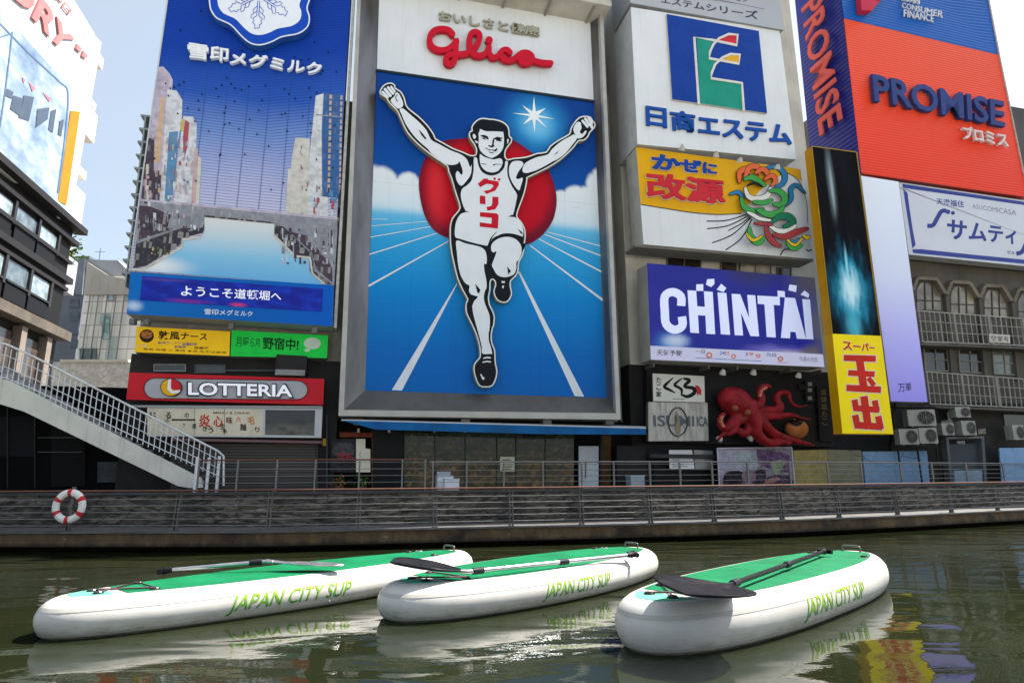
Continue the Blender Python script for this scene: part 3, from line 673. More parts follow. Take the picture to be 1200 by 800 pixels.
ph = [(841, 525), (928, 524), (932.5, 577), (844, 580)]
t = hoarding([ph], 'large printed photo panel in mauve tones on the wall below the red octopus', [photo_mat()], 'photo_panel'); t['category'] = 'panel'
zph = lambda pts: Z(730, 420, .2167, pts)
def grainy(h, c2):
    m = Mat('photo_ink'); n_ = m.noise(m.wp(), 4.5, 8.0, .75); m.bs(Base_Color=m.mix(m.ss(n_, .38, .62), C(h), C(c2)), Roughness=.4, Specular_IOR_Level=.1); return m.m
pics = [('#a9a6b4', '#8f8c9c', [(519, 494), (722, 492), (724, 600), (640, 610), (522, 600)]), ('#4a3250', '#7a5c82', [(724, 492), (800, 496), (880, 512), (905, 530), (909, 620), (800, 600), (724, 560)]), ('#aeb4b6', '#8d9296', [(604, 520), (650, 506), (716, 516), (724, 572), (640, 580), (606, 556)]),
        ('#8f9a7c', '#6a7860', [(800, 556), (880, 548), (862, 590), (830, 636), (806, 590)]), ('#1b161a', '#3a323a', [(548, 626), (600, 606), (650, 616), (642, 680), (600, 700), (546, 690)]), ('#241d24', '#4a3c48', [(720, 606), (770, 600), (768, 670), (724, 690), (690, 650)]),
        ('#6a5660', '#8a7078', [(648, 610), (712, 606), (716, 660), (650, 664)]), ('#33283a', '#5c4a5e', [(780, 640), (900, 630), (914, 700), (790, 716)]), ('#7a7088', '#5a5068', [(530, 690), (790, 700), (914, 705), (920, 718), (532, 732)]), ('#8a5a50', '#a8786a', [(770, 660), (830, 640), (850, 656), (780, 676)])]
mb = MB()
for k_, (h, c2, pts) in enumerate(pics): mb.prism(W, zph(pts if k_ < 2 or k_ == 8 else smooth(pts, 2)), .903 + k_ * .0006, 0, k_)
obj('picture', mb, [grainy(h, c2) for h, c2, _ in pics], t)
mb = MB()
for a, b in zip(ph, ph[1:] + ph[:1]): mb.ribbon(W, [a, b], 1.2, .93, .05, capn=0)
obj('frame', mb, paint('#c4bccb', .5), t)
# notices by the shop front
t = thing('notice', 'white menu notice with red heading above the walkway rail', 'notice', W.P(800, 549, .4))
mb = MB(); mb.prism(W, [(784, 527), (811, 527), (814, 549), (785, 549)], .4, .03); obj('sheet', mb, paint('#dcd9da', .5), t)
mb = MB(); mb.text(W, 'お好み焼', [(787, 532), (808, 532), (808.5, 536), (787, 536)], .404, 0, 1, .02)
for k in range(4): mb.ribbon(W, [(788, 538.5 + k * 2.6), (788 + rnd.uniform(8, 18), 538.5 + k * 2.6)], .9, .404, 0, 0, capn=0)
obj('lettering', mb, [paint('#5a5a62', .5), paint('#b8303f', .5)], t)
t = thing('notice', 'plain grey metal plate right of the white menu notice', 'notice', W.P(824, 547, .4)); mb = MB(); mb.prism(W, [(813, 527), (835, 528), (836, 549), (815, 549)], .38, .03); obj('sheet', mb, paint('#8d8a88', .4, .3, 3, metal=.3), t)
t = thing('bin', 'white plastic bin standing by the restaurant corner', 'bin', W.P(749, 578, .9)); mb = MB(); a = W.P(740, 578, .9); mb.box(a, W.u * .62, -W.n * .5, UPV * .68); obj('body', mb, paint('#9aa3ad', .5, .15, 3), t)
mb = MB(); mb.box(a - W.u * .02 + W.n * .02 + UPV * .68, W.u * .66, -W.n * .54, UPV * .05); obj('lid', mb, paint('#b4bcc4', .5), t)

# ---- air conditioners: one built, the rest copied
def make_ac():
    t = thing('air_conditioner', '-', 'air conditioner', (0, 0, 0), 'air conditioners on the old building'); mb = MB()
    mb.box((-.42, -.16, 0), (.84, 0, 0), (0, .32, 0), (0, 0, .62)); obj('casing', mb, paint('#a5a39c', .5, .12, 2, dirt=.35), t)
    mb = MB(); c_ = Vector((.12, -.175, .31)); mb.tube([c_, c_ + Vector((0, .02, 0))], .25, 20); fg = obj('fan_grille', mb, paint('#2d2d2f', .5, .2), t)
    mb = MB()
    for r_ in (.08, .15, .22, .26): mb.tube([c_ + Vector((r_ * math.cos(a * .2618), -.012, r_ * math.sin(a * .2618))) for a in range(24)], .007, 4, closed=True)
    for a in range(8): mb.tube([c_ + Vector((0, -.012, 0)), c_ + Vector((.26 * math.cos(a * .785), -.012, .26 * math.sin(a * .785)))], .006, 4)
    obj('guard', mb, paint('#8b8a86', .5), fg)
    mb = MB()
    for s_ in (-.3, .3): mb.box((s_ - .03, -.18, -.05), (.06, 0, 0), (0, .36, 0), (0, 0, .046))
    obj('bracket', mb, DSTEEL, t); return t
ac0 = make_ac(); first = True
yaw = math.atan2(W.u.y, W.u.x)
for (x0, y0, x1, y1, o, lab) in ((590, 90, 728, 175, 1.2, 'largest grey air conditioner, directly under the lilac panel'), (545, 190, 640, 270, 1.5, 'weathered air conditioner on the lowest left of the stack under the lilac panel'), (648, 184, 738, 265, 1.5, 'weathered air conditioner beside the lowest left one, above the blue hoarding'),
                                (758, 160, 822, 222, .8, 'whiter air conditioner just right of the stack, level with its gap'), (828, 76, 905, 130, .8, 'highest white air conditioner hung below the lattice balcony'), (862, 148, 936, 222, .8, 'white air conditioner with round fan above the grey doorway'), (1128, 170, 1186, 246, .8, 'pale air conditioner farthest right above the blue hoarding')):
    a = ac0 if first else copy_tree(ac0); first = False
    (px0, py0), (px1, py1) = z930([(x0, y0), (x1, y1)]); A_, B_ = W.P(px0, py1, o), W.P(px1, py1, o); w_ = (B_ - A_).length * (.8 if x1 < 750 else .84); hh = W.P(px0, py0, o).z - A_.z
    a.location = (A_ + B_) / 2; a.rotation_euler = (0, 0, yaw - (.35 if x1 < 750 else .15)); a.scale = (w_ / .84, 1.5, hh / .62); a['label'] = lab
for k in ac0.users_collection: pass
fr = thing('equipment_rack', 'dark steel rack carrying the stacked air conditioners', 'rack', W.P(1080, 523, 1.3))
mb = MB()
for x in (540, 642, 742): a = W.P(*z930([(x, 275)])[0], 1.2); mb.box(Vector((a.x, a.y, GZ)), W.u * .06, -W.n * .06, UPV * (W.P(*z930([(x, 65)])[0], 1.2).z - GZ))
for y in (70, 182, 278): a, b = W.P(*z930([(538, y)])[0], 1.3), W.P(*z930([(745, y)])[0], 1.3); mb.box(a - UPV * .06, b - a, -W.n * .5, UPV * .05)
obj('frame', mb, paint('#2b2a2a', .6), fr)
# ================================================================== LEFT BUILDING AND FAR BUILDINGS
L = Plane(aty(75, 340, 40.0), ray(430, 561))
bt_ = thing('corner_building', 'dark office building at the far left with ribbon windows below a bright beer advert', 'building', L.at(75, 340, 0, GZ))
Le = L.at(75, 340, 0, GZ); lz = lambda x, y: L.P(x, y, 0).z
def lbox(mb, s0, s1, z0, z1, o, th, mi=0): mb.box(Le + L.u * s0 + L.n * o + UPV * (z0 - GZ), L.u * (s1 - s0), -L.n * th, UPV * (z1 - z0), mi)
def lu(px, py): return (L.P(px, py, 0) - Le).dot(L.u)
DK = paint('#1f1e20', .6, .2, .8, name='dark_cladding')
zs = lz(40, 226)
mb = MB(); lbox(mb, -16, 0, GZ, zs + .2, 0, 12); obj('wall', mb, DK, bt_)
mb = MB(); lbox(mb, -16, .1, zs + .2, 34, -.6, 11); obj('upper_wall', mb, paint('#d8d6d0', .7, .1, .8), bt_)
for (y, h_, pr, ex) in ((230, .4, .7, .5), (249, .3, .3, .5), (279, .22, .22, .1), (304, .4, .3, .4), (317, .22, .22, .1)):
    z = lz(40, y); mb = MB(); lbox(mb, -16, ex, z - h_ / 2, z + h_ / 2, pr, pr + .1); obj('ledge', mb, paint('#2c2a2b', .5, .15, 1), bt_)
z = lz(40, 382); mb = MB(); lbox(mb, -16, .1, z - .3, z + .3, .8, .9); obj('ledge', mb, paint('#625b54', .7, .25, 1, dirt=.4), bt_)
for (ya, yb) in ((258, 276), (322, 346)):
    z1, z0 = lz(40, ya), lz(40, yb)
    for k, (xa, xb) in enumerate(((43.5, 67), (14, 41), (-26, 9), (-90, -34))):
        mb = MB(); a, b = lu(xa, 270), lu(xb, 270); lbox(mb, a, b, z0, z1, .06, .05); wn = obj('window', mb, glass('#9fb0b8' if (k + ya) % 2 == 0 else '#6d7c84', .06), bt_)
        mb = MB(); lbox(mb, b - .02, b + .22, z0 - .3, z1 + .2, .2, .2); lbox(mb, a, b, z0 - .12, z0, .2, .2); obj('frame', mb, paint('#2f2d2f', .45, .1, metal=.3), wn)
        mb = MB(); lbox(mb, a, b, z0 - 1.1, z0 - .2, .12, .1); obj('spandrel', mb, paint('#18181a', .5, .2, 1), bt_)
z1, z0 = lz(40, 392), GZ
for k in range(4): mb = MB(); lbox(mb, -2.2 - 3 * k, -1.6 - 3 * k, z0, z1, .5, .5); obj('column', mb, paint('#857a72', .6, .15, 1), bt_)
for k in range(3): mb = MB(); lbox(mb, -4.5 - 3 * k, -2.3 - 3 * k, z0, z1 - .4, .1, .08); obj('shop_window', mb, glass('#5b4f49', .1), bt_)
for i, (y, x, ln, h_) in enumerate(((52, 112, 1.6, .9), (104, 103, 1.5, .5), (128, 100, 2.0, 2.2), (190, 92, 1.6, .6), (228, 86, 1.9, 2.3), (285, 80, 1.7, .5))):
    z = lz(x, y); mb = MB(); lbox(mb, .1, ln, z - h_ / 2, z + h_ / 2, -.4, 4.0); obj('balcony', mb, paint('#d9d4cd', .7, .1, 1), bt_)
z = lz(78, 300); mb = MB(); lbox(mb, 0, 1.6, z - 2.2, z + .2, -.1, 3); obj('balcony', mb, paint('#a9adb3', .6, .1, 1), bt_)
# roof shrub on its terrace
sb = Le + L.u * .8 + UPV * (z + .2 - GZ) - L.n * .8; t = thing('shrub', 'small green shrub growing on the terrace of the dark corner building', 'shrub', sb); mb = MB()
for k in range(260):
    d = Vector((rnd.gauss(0, .45), rnd.gauss(0, .45), .2 + abs(rnd.gauss(0, .55)))); s_ = rnd.uniform(.1, .22); e1 = Vector((rnd.uniform(-1, 1), rnd.uniform(-1, 1), rnd.uniform(-1, 1))).normalized() * s_
    mb.quad(sb + d, sb + d + e1, sb + d + e1 + e1.orthogonal(), sb + d + e1.orthogonal())
obj('foliage', mb, paint('#4b6a34', .6, .4, 3, name='leaf'), t); mb = MB(); mb.tube([sb, sb + UPV * .6], .05, 6); obj('stem', mb, paint('#4a3a2a', .8), t)

# beer advert on that building
bb = thing('beer_billboard', 'huge bleached white advert with a beer glass and pale red capitals at top left', 'billboard', L.P(60, 240, .1))
m = Mat('beer_print'); uv = m.uv(); col = m.mix(.0, C('#bfc0c2'), C('#bfc0c2'))
col = m.mix(m.ss(m.noise(m.vm('MULTIPLY', uv, (14, 2, 0)), 1.0, 3.0), .4, .7, 0, .35), col, C('#9aa6b6')); m.bs(Base_Color=col, Roughness=.5)
q_ = [(-70, -140), (119, 50), (82, 258), (-70, 150)]
mb = MB(); mb.prism(L, q_, .2, .7, q=q_); obj('panel', mb, m.m, bb)
m = Mat('glass_print'); uv = m.uv(); n_ = m.noise(uv, 4.0, 6.0, .65)
col = m.ramp(n_, [(.3, '#566c88'), (.47, '#7f92a8'), (.6, '#a8b2be'), (.8, '#687e96')]); m.bs(Base_Color=col, Roughness=.4)
gq = smooth([(-60, -50), (-4, 8), (14, 26), (40, 56), (62, 80), (82, 98), (83, 112), (78, 165), (70, 236), (40, 222), (0, 194), (-60, 150)], 3)
mb = MB(); mb.prism(L, gq, .23, .02, q=[(-60, -40), (90, 95), (75, 245), (-60, 150)]); obj('glass_picture', mb, m.m, bb)
mb = MB(); mb.ribbon(L, smooth([(-60, -35), (10, 38), (40, 68), (70, 96), (80, 110), (76, 165), (68, 226)], 4, False), 1.6, .25, 0, 0, capn=0)
mb.ribbon(L, smooth([(0, 44), (13, 40), (14, 44), (6, 110), (0, 150)], 4, False), 1.5, .25, 0, 0, capn=0); obj('glass_outline', mb, paint('#5a7090', .5), bb)
mb = MB()
for pts in ([(8, 104), (16, 108), (14, 116), (6, 112)], [(16, 112), (28, 116), (24, 136), (12, 128)], [(28, 112), (40, 114), (34, 142), (22, 138)], [(44, 128), (58, 126), (56, 140), (42, 150)], [(60, 130), (66, 128), (62, 156), (57, 152)], [(70, 142), (75, 140), (72, 160), (68, 158)]): mb.prism(L, pts, .26, .0)
obj('picture_lettering', mb, paint('#4c586a', .5), bb)
mb = MB()
for pts in ([(26, 90), (30, 94), (28, 98)], [(34, 96), (42, 104), (38, 108)], [(50, 108), (60, 116), (58, 120)]): mb.prism(L, pts, .26, 0)
obj('picture_mark', mb, paint('#b4707e', .5), bb)
mb = MB(); mb.text(L, "DRY", [(12, -52), (88, 47), (75, 62), (4, -16)], .32, .1, 0, .03); mb.prism(L, [(91, 52), (96, 57), (94, 62), (89, 57)], .32, .1); mb.prism(L, [(98, 60), (103, 65), (101, 69), (96, 66)], .32, .1)
mb.text(L, '辛口', [(66, -14), (85, 12), (80, 18), (62, -6)], .3, .05, 0, .01)
obj('lettering', mb, paint('#c07474', .5), bb)
mb = MB(); mb.prism(L, [(83, 130), (94, 131), (78, 240), (68, 236)], .25, .1); obj('yellow_strip', mb, paint('#a8781c', .5, .08), bb)
mb = MB(); mb.prism(L, [(60, 230), (82, 246), (82, 260), (68, 256)], .24, .05); obj('corner_plate', mb, paint('#9db4c6', .5, .2, 2), bb)

# far buildings between the left block and the milk billboard
def frontal(y): return Plane((0, y, 0), (1, 0))
FR = frontal(62.0); FR2 = frontal(70.0)
m = Mat('curtain_wall'); p = m.wp(); sx = m.sep(p)
gx = m.ma('FRACT', m.ma('MULTIPLY', sx[0], .95)); gz = m.ma('FRACT', m.ma('MULTIPLY', sx[2], .8))
line = m.ma('MAXIMUM', m.ss(gx, .08, .03), m.ss(gz, .10, .04))
cell = m.t.nodes.new('ShaderNodeTexWhiteNoise'); m.set(cell.inputs[0], m.comb(m.ma('FLOOR', m.ma('MULTIPLY', sx[0], .95)), m.ma('FLOOR', m.ma('MULTIPLY', sx[2], .8)), 3.0))
col = m.ramp(cell.outputs[0], [(0, '#ece6da'), (.5, '#e0d9cc'), (.85, '#d2d0c4'), (.95, '#a9b8b0'), (1, '#8fa098')]); col = m.mix(line, col, C('#a0988c'))
m.bs(Base_Color=col, Roughness=m.mix(cell.outputs[0], (.6, .6, .6, 1), (.25, .25, .25, 1))); CW = m.m
t = thing('apartment_building', 'distant beige gridded building seen above the stairs beside the milk billboard', 'building', FR.at(120, 460, 0, GZ))
mb = MB(); a, b = FR.at(92, 400, 0, GZ), FR.at(175, 400, 0, GZ); mb.box(a, b - a, (0, 10, 0), UPV * (FR.P(120, 324, 0).z - GZ)); obj('wall', mb, CW, t)
mb = MB(); mb.prism(FR, [(101, 304), (138, 305), (151, 318), (170, 322), (170, 330), (101, 330)], -.5, 8); obj('penthouse', mb, paint('#9a9da2', .7, .12, .5), t)
mb = MB(); mb.prism(FR, [(102, 307), (126, 322), (170, 334), (170, 345), (98, 345)], .3, .4); obj('parapet', mb, paint('#b3aca2', .7, .12, .5), t)
for k, (x, y, x1, y1, c_) in enumerate(((100, 332, 110, 341, '#87a19b'), (117, 326, 124, 333, '#5a5a58'), (125, 333, 133, 352, '#a8b8c0'), (119, 371, 128, 397, '#8fada6'), (93, 408, 113, 422, '#4f5a50'), (114, 430, 123, 442, '#6f8480'))):
    mb = MB(); rect(mb, FR, x, y, x1, y1, .15, .1); obj('window', mb, glass(c_, .15), t)
for x in (98, 108, 118.5, 129, 139): mb = MB(); a = FR.at(x, 400, .25, GZ); mb.tube([a, Vector((a.x, a.y, FR.P(120, 326, 0).z))], .06, 5); obj('pipe', mb, paint('#8a7f80', .5), t)
mb = MB(); rect(mb, FR, 70, 421, 150, 424, 1.6, 1.5); obj('ledge', mb, paint('#c9c2b3', .7), t)
mb = MB(); rect(mb, FR, 60, 424, 160, 475, 1.4, .2); obj('lower_wall', mb, scribble('#b5ad9f', '#cfc8ba', '#8a8378'), t)
t = thing('office_building', 'slim blue-grey tower squeezed between the dark corner building and the beige one', 'building', FR2.at(80, 460, 0, GZ))
mb = MB(); a, b = FR2.at(50, 400, 0, GZ), FR2.at(90.5, 400, 0, GZ); mb.box(a, b - a, (0, 10, 0), UPV * (FR2.P(92, 300, 0).z - GZ)); obj('wall', mb, paint('#6b7079', .6, .15, .5), t)
mb = MB(); mb.prism(FR2, [(88, 302), (100, 302), (96, 345), (88, 345)], .2, 4); obj('side_tower', mb, paint('#7d838c', .6, .12, .5), t)
for k in range(6): mb = MB(); rect(mb, FR2, 82, 318 + k * 16, 92, 328 + k * 16, .12, .1); obj('window', mb, glass('#454b55', .15), t)
mb = MB(); a = FR2.P(115, 312, -.5); mb.tube([a, a + UPV * 2.2], .04, 4); mb.tube([a + Vector((-.6, 0, 1.8)), a + Vector((.6, 0, 1.8))], .03, 4); obj('aerial', mb, DSTEEL, t)

# ================================================================== MILK BILLBOARD (far left of the facade)
OS = 1.5
z2 = lambda pts: Z(140, 0, .25, pts)
z3 = lambda pts: Z(140, 180, .275, pts)
msg = thing('milk_billboard', 'tall deep blue billboard with a white snowflake crest and a printed canal cityscape', 'billboard', W.P(270, 330, OS))
BQ = [(211, -100), (417, -100), (390, 335), (152, 318)]
m = Mat('led_panel_blue'); uv = m.uv(); sv = m.sep(uv)
v = m.ma('ADD', sv[1], m.ma('MULTIPLY', m.ma('SUBTRACT', m.noise(uv, 3.0, 3.0), .5), .06))
col = m.ramp(v, [(.14, '#c5c3dc'), (.27, '#a6aed6'), (.38, '#6f8cc8'), (.48, '#2a55b0'), (.6, '#0d3a9c'), (1.0, '#08308e')])
ln = m.ma('SINE', m.ma('MULTIPLY', sv[1], 6.2832 * 130)); fade = m.ss(sv[1], .62, .42, .12, .55)
col = m.mix(m.ma('MULTIPLY', m.ss(ln, .45, .95), fade), col, C('#0b2c78'))
vl = m.ma('SINE', m.ma('MULTIPLY', sv[0], 6.2832 * 9)); col = m.mix(m.ma('MULTIPLY', m.ss(vl, .96, .995), m.ss(sv[1], .62, .45, 0, .5)), col, C('#27407c'))
m.bs(Base_Color=col, Roughness=.45, Specular_IOR_Level=.12).bump(ln, .2, .02); LED = m.m
mb = MB(); mb.prism(W, BQ, OS, 1.3, q=BQ, side=1)
uvq = hom(BQ)
for k in range(120):
    u_, v_ = rnd.uniform(.04, .97), rnd.uniform(.22, .95); x, y = ap(uvq, u_, v_)
    if 246 < x < 366 and y < 55: continue
    mb.prism(W, circ(x, y, .8, .8, 7), OS + .07, .07, 2)
obj('panel', mb, [LED, paint('#8f9296', .5, .1), paint('#1c2a52', .5)], msg)
m = Mat('enamel_blue'); EB = paint('#1748b4', .3, .06, 1, name='crest_blue'); WH = paint('#dfe3ea', .4, .05, 1, name='letter_white')
CR = [(418, -20), (420, 20), (428, 52), (455, 88), (520, 120), (570, 172), (612, 205), (660, 214), (712, 200), (762, 176), (840, 160), (884, 126), (893, 80), (882, 40), (893, 0), (905, -60), (890, -110), (900, -170), (850, -220), (770, -235), (690, -275), (640, -285), (585, -262), (530, -225), (455, -205), (425, -160), (432, -110), (415, -60)]
CR = smooth(z2(CR), 4)
cr = MB(); cr.prism(W, CR, OS + .4, .34, 0, side=1); e_ = obj('crest', cr, [WH, paint('#2c5aa8', .4)], msg)
mb = MB(); mb.prism(W, inset(CR, 1.6), OS + .405, 0); obj('crest_ring', mb, EB, e_)
ctr = z2([(655, -30)])[0]
IN = [(ctr[0] + (x - ctr[0]) * .83, ctr[1] + (y - ctr[1]) * .80) for x, y in CR]
mb = MB(); mb.prism(W, IN, OS + .41, 0); obj('crest_field', mb, paint('#dfe4f0', .4, .05, 1), e_)
mb = MB()
for k in range(6):
    a = R(90 + 60 * k + 4); ux, uy = math.cos(a), math.sin(a)
    def pt(r_, s_): return (ctr[0] + (ux * r_ - uy * s_) * 1.0, ctr[1] + 3 + (uy * r_ + ux * s_) * .98)
    for s_ in (-1.2, 1.2): mb.ribbon(W, [pt(6, s_), pt(24, s_)], .9, OS + .415, 0, 0, capn=0)
    for (r0, r1, s1) in ((12, 17, 6), (18, 24, 8)):
        for sg in (-1, 1): mb.ribbon(W, [pt(r0, sg * 1.2), pt(r1, sg * s1), pt(r1 + 4, sg * (s1 - .5))], .8, OS + .4165, 0, 0, capn=0)
    hd = [pt(24, 1.5), pt(27, 5.5), pt(30, 4), pt(32, 5.5), pt(35, 2.5), pt(39, 3), pt(38, -3), pt(35, -2.5), pt(32, -5.5), pt(30, -4), pt(27, -5.5), pt(24, -1.5)]
    mb.ribbon(W, hd, .9, OS + .418, 0, 0, capn=0)
obj('snowflake', mb, EB, e_)
mb = MB(); tq = hom(z2([(316, 196), (952, 292), (946, 353), (318, 273)]))
H7 = [0, .155, .315, .465, .61, .735, .875, 1.0]
mb.text(W, '雪印', z2([(318, 197), (512, 226), (508, 291), (320, 272)]), OS + .2, .14, 0, .024)
mb.text(W, 'メグミルク', z2([(520, 238), (950, 294), (944, 352), (516, 300)]), OS + .2, .14, 0, .024); obj('lettering', mb, WH, msg)
# printed cityscape
def printed(h, amt):
    m = Mat('city_print'); p = m.wp(); q_ = m.comb(m.vm('DOT_PRODUCT', p, tuple(W.u)), m.sep(p)[2]); col = C(h)
    for (sx, sz, lo, c_, k) in ((5.2, 7.6, .62, '#3a3842', amt), (11.0, 4.2, .74, '#e0dcd6', amt * .8), (14.0, 14.0, .8, '#6a6470', amt * .7)):
        wn_ = m.t.nodes.new('ShaderNodeTexWhiteNoise'); fl = m.vm('FLOOR', m.vm('MULTIPLY', q_, (sx, sz, 1))); m.set(wn_.inputs[0], fl); col = m.mix(m.ss(wn_.outputs[0], lo, lo + .15, 0, k), col, C(c_))
    col = m.mix(m.ss(m.noise(p, 3.0, 6.0, .7), .4, .7, 0, .3), col, C('#4a4854')); m.bs(Base_Color=col, Roughness=.45, Specular_IOR_Level=.12); return m.m
CP = {k: printed(v, .08 if k in ('cre', 'org', 'yel', 'red', 'blu', 'nav', 'pnk', 'grn') else (.18 if k in ('wht', 'lil') else .4 if k in ('dk', 'blk') else .15)) for k, v in dict(lil='#b7adc2', org='#c8a888', wht='#cfd2da', cre='#c9c6bf', red='#a8505c', yel='#c4b070', blu='#5a8ab4', nav='#34609a', dk='#4a3c4a', gry='#8a8d98', blk='#35333c', pnk='#c0a4a8', grn='#5a6a3a').items()}
PK = list(CP)
mb = MB()
def pp(c_, pts, o, zf=z2): mb.prism(W, zf(pts), OS + o, 0, PK.index(c_))
def dots(zf, x0, y0, x1, y1, cols, n, smin, smax, o):
    for k in range(n):
        x, y = rnd.uniform(x0, x1), rnd.uniform(y0, y1); w_, h_ = rnd.uniform(smin, smax) * .55, rnd.uniform(smin, smax) * rnd.choice((1, 1.5, 3))
        x2, y2 = min(x + w_, x1), min(y + h_, y1); mb.prism(W, zf([(x, y), (x2, y + .05 * w_), (x2, y2), (x, y2)]), OS + o + k * .0002, 0, PK.index(rnd.choice(cols)))
pp('lil', [(178, 315), (205, 312), (235, 345), (250, 375), (228, 700), (200, 1035), (88, 1030)], .010)
pp('org', [(195, 455), (212, 460), (190, 760), (160, 765)], .013)
pp('wht', [(225, 420), (268, 425), (295, 470), (292, 560), (250, 800), (220, 1040), (185, 1038), (205, 700)], .012)
pp('blu', [(232, 620), (275, 615), (262, 830), (225, 1000), (208, 985)], .014)
pp('wht', [(300, 545), (345, 548), (362, 580), (360, 680), (340, 1045), (250, 1043), (265, 800)], .011)
pp('yel', [(290, 555), (306, 560), (300, 620), (284, 610)], .016); pp('red', [(308, 562), (328, 575), (318, 690), (300, 760), (298, 640)], .017)
pp('pnk', [(352, 690), (368, 700), (352, 1046), (330, 1046)], .016); pp('cre', [(368, 730), (384, 745), (368, 1048), (352, 1048)], .015)
pp('dk', [(132, 650), (164, 645), (160, 800), (196, 800), (180, 1035), (92, 1030)], .018)
dots(z2, 105, 760, 200, 1020, ['blk', 'gry', 'yel', 'cre', 'dk', 'dk', 'pnk'], 50, 8, 26, .022)
dots(z2, 205, 640, 345, 1030, ['wht', 'blu', 'cre', 'red', 'gry', 'gry', 'lil', 'pnk', 'cre'], 80, 6, 20, .026)
pp('wht', [(920, 450), (960, 437), (985, 440), (975, 1070), (862, 1060), (895, 690)], .010)
pp('nav', [(957, 437), (1052, 447), (1040, 770), (1030, 930), (950, 920), (948, 600)], .012)
for y in range(0, 16): pp('org', [(985 - y * .6, 445 + y * 28), (996 - y * .6, 446 + y * 28), (995 - y * .6, 464 + y * 28), (984 - y * .6, 463 + y * 28)], .014); pp('pnk', [(1036 - y * .5, 448 + y * 28), (1046 - y * .5, 449 + y * 28), (1045 - y * .5, 468 + y * 28), (1035 - y * .5, 467 + y * 28)], .014)
pp('gry', [(922, 535), (1048, 548), (1048, 553), (920, 541)], .016)
pp('cre', [(825, 645), (893, 650), (880, 1060), (800, 1055), (805, 760)], .013); pp('cre', [(790, 790), (812, 795), (806, 1055), (775, 1050)], .014)
dots(z2, 840, 680, 890, 1050, ['red', 'blk', 'red', 'gry'], 14, 6, 14, .018); dots(z2, 905, 850, 1035, 1070, ['gry', 'blu', 'blk', 'red', 'wht', 'gry', 'lil'], 44, 8, 26, .022)
# bridge and quays (second sheet of coordinates)
pp('gry', [(88, 192), (330, 215), (500, 235), (640, 252), (930, 272), (928, 318), (660, 298), (360, 262), (85, 240)], .030, z3)
pp('lil', [(88, 192), (930, 272), (930, 282), (88, 202)], .032, z3)
pp('dk', [(85, 222), (130, 225), (220, 262), (200, 330), (75, 370)], .034, z3)
pp('gry', [(75, 300), (250, 245), (362, 262), (362, 320), (260, 345), (62, 470)], .033, z3)
pp('blk', [(72, 385), (262, 318), (345, 318), (362, 300), (360, 335), (262, 360), (260, 385), (110, 478), (58, 488)], .036, z3)
pp('cre', [(58, 488), (95, 490), (262, 395), (268, 362), (350, 352), (362, 325), (362, 335), (352, 360), (272, 372), (268, 402), (105, 500), (55, 498)], .038, z3)
dots(z3, 78, 250, 350, 330, ['gry', 'wht', 'blk', 'dk', 'gry'], 50, 6, 22, .040); dots(z3, 130, 390, 240, 430, ['grn', 'yel', 'blk'], 20, 5, 12, .040)
pp('gry', [(660, 290), (930, 310), (915, 560), (870, 555), (810, 500), (808, 450), (745, 440), (660, 350)], .033, z3)
pp('blk', [(660, 305), (700, 312), (820, 430), (830, 500), (905, 556), (868, 555), (812, 505), (808, 448), (748, 438), (660, 352)], .036, z3)
pp('dk', [(720, 330), (800, 350), (905, 480), (908, 550), (838, 490), (820, 420)], .037, z3); dots(z3, 690, 310, 915, 470, ['gry', 'lil', 'blk', 'dk', 'gry', 'wht'], 60, 6, 24, .040)
pp('cre', [(655, 352), (745, 440), (808, 448), (818, 512), (868, 556), (878, 556), (824, 506), (816, 440), (750, 432), (662, 345)], .044, z3)
pp('blk', [(360, 262), (662, 293), (662, 299), (360, 270)], .042, z3)
obj('city_picture', mb, [CP[k] for k in PK], msg)
m = Mat('canal_picture'); uv = m.uv(); col = m.ramp(m.sep(uv)[1], [(0, '#5fa6d6'), (.35, '#79b8dc'), (.7, '#b4cbd8'), (1, '#d3d3d2')]); col = m.blob(col, uv, (.05, .12), (.3, .25), '#e6e6e6', .9); m.bs(Base_Color=col, Roughness=.35)
wq = z3([(362, 268), (660, 298), (660, 352), (748, 440), (808, 450), (815, 510), (868, 560), (95, 500), (268, 400), (270, 368), (352, 358), (362, 330)])
mb = MB(); mb.prism(W, wq, OS + .025, 0, q=z3([(95, 262), (870, 300), (870, 560), (95, 500)])); obj('canal_picture', mb, m.m, msg)
for k in range(13):                                                # brackets down the left edge and a slim trim on the right
    y = 138 + k * 15.3; x = 195 - .118 * y + 2 - .4; a = W.P(x + 3, y, OS - .3); mb = MB(); mb.box(a, -W.u * .55, -W.n * .5, UPV * .07); mb.box(a - W.u * .35, -W.u * .05, -W.n * .4, UPV * -.45); obj('edge_bracket', mb, paint('#8c9496', .5, .15, 2, metal=.3), msg)
mb = MB(); mb.prism(W, [(418.5, -100), (421.5, -100), (394.5, 384), (391, 384)], OS + .05, .5); obj('edge_trim', mb, paint('#a6a6a2', .5, .25, 6, metal=.3), msg)
mb = MB(); mb.prism(W, [(209, -100), (211, -100), (152, 318), (150.5, 318)], OS + .03, .3); obj('edge_trim', mb, paint('#b9bfc4', .5, .1), msg)
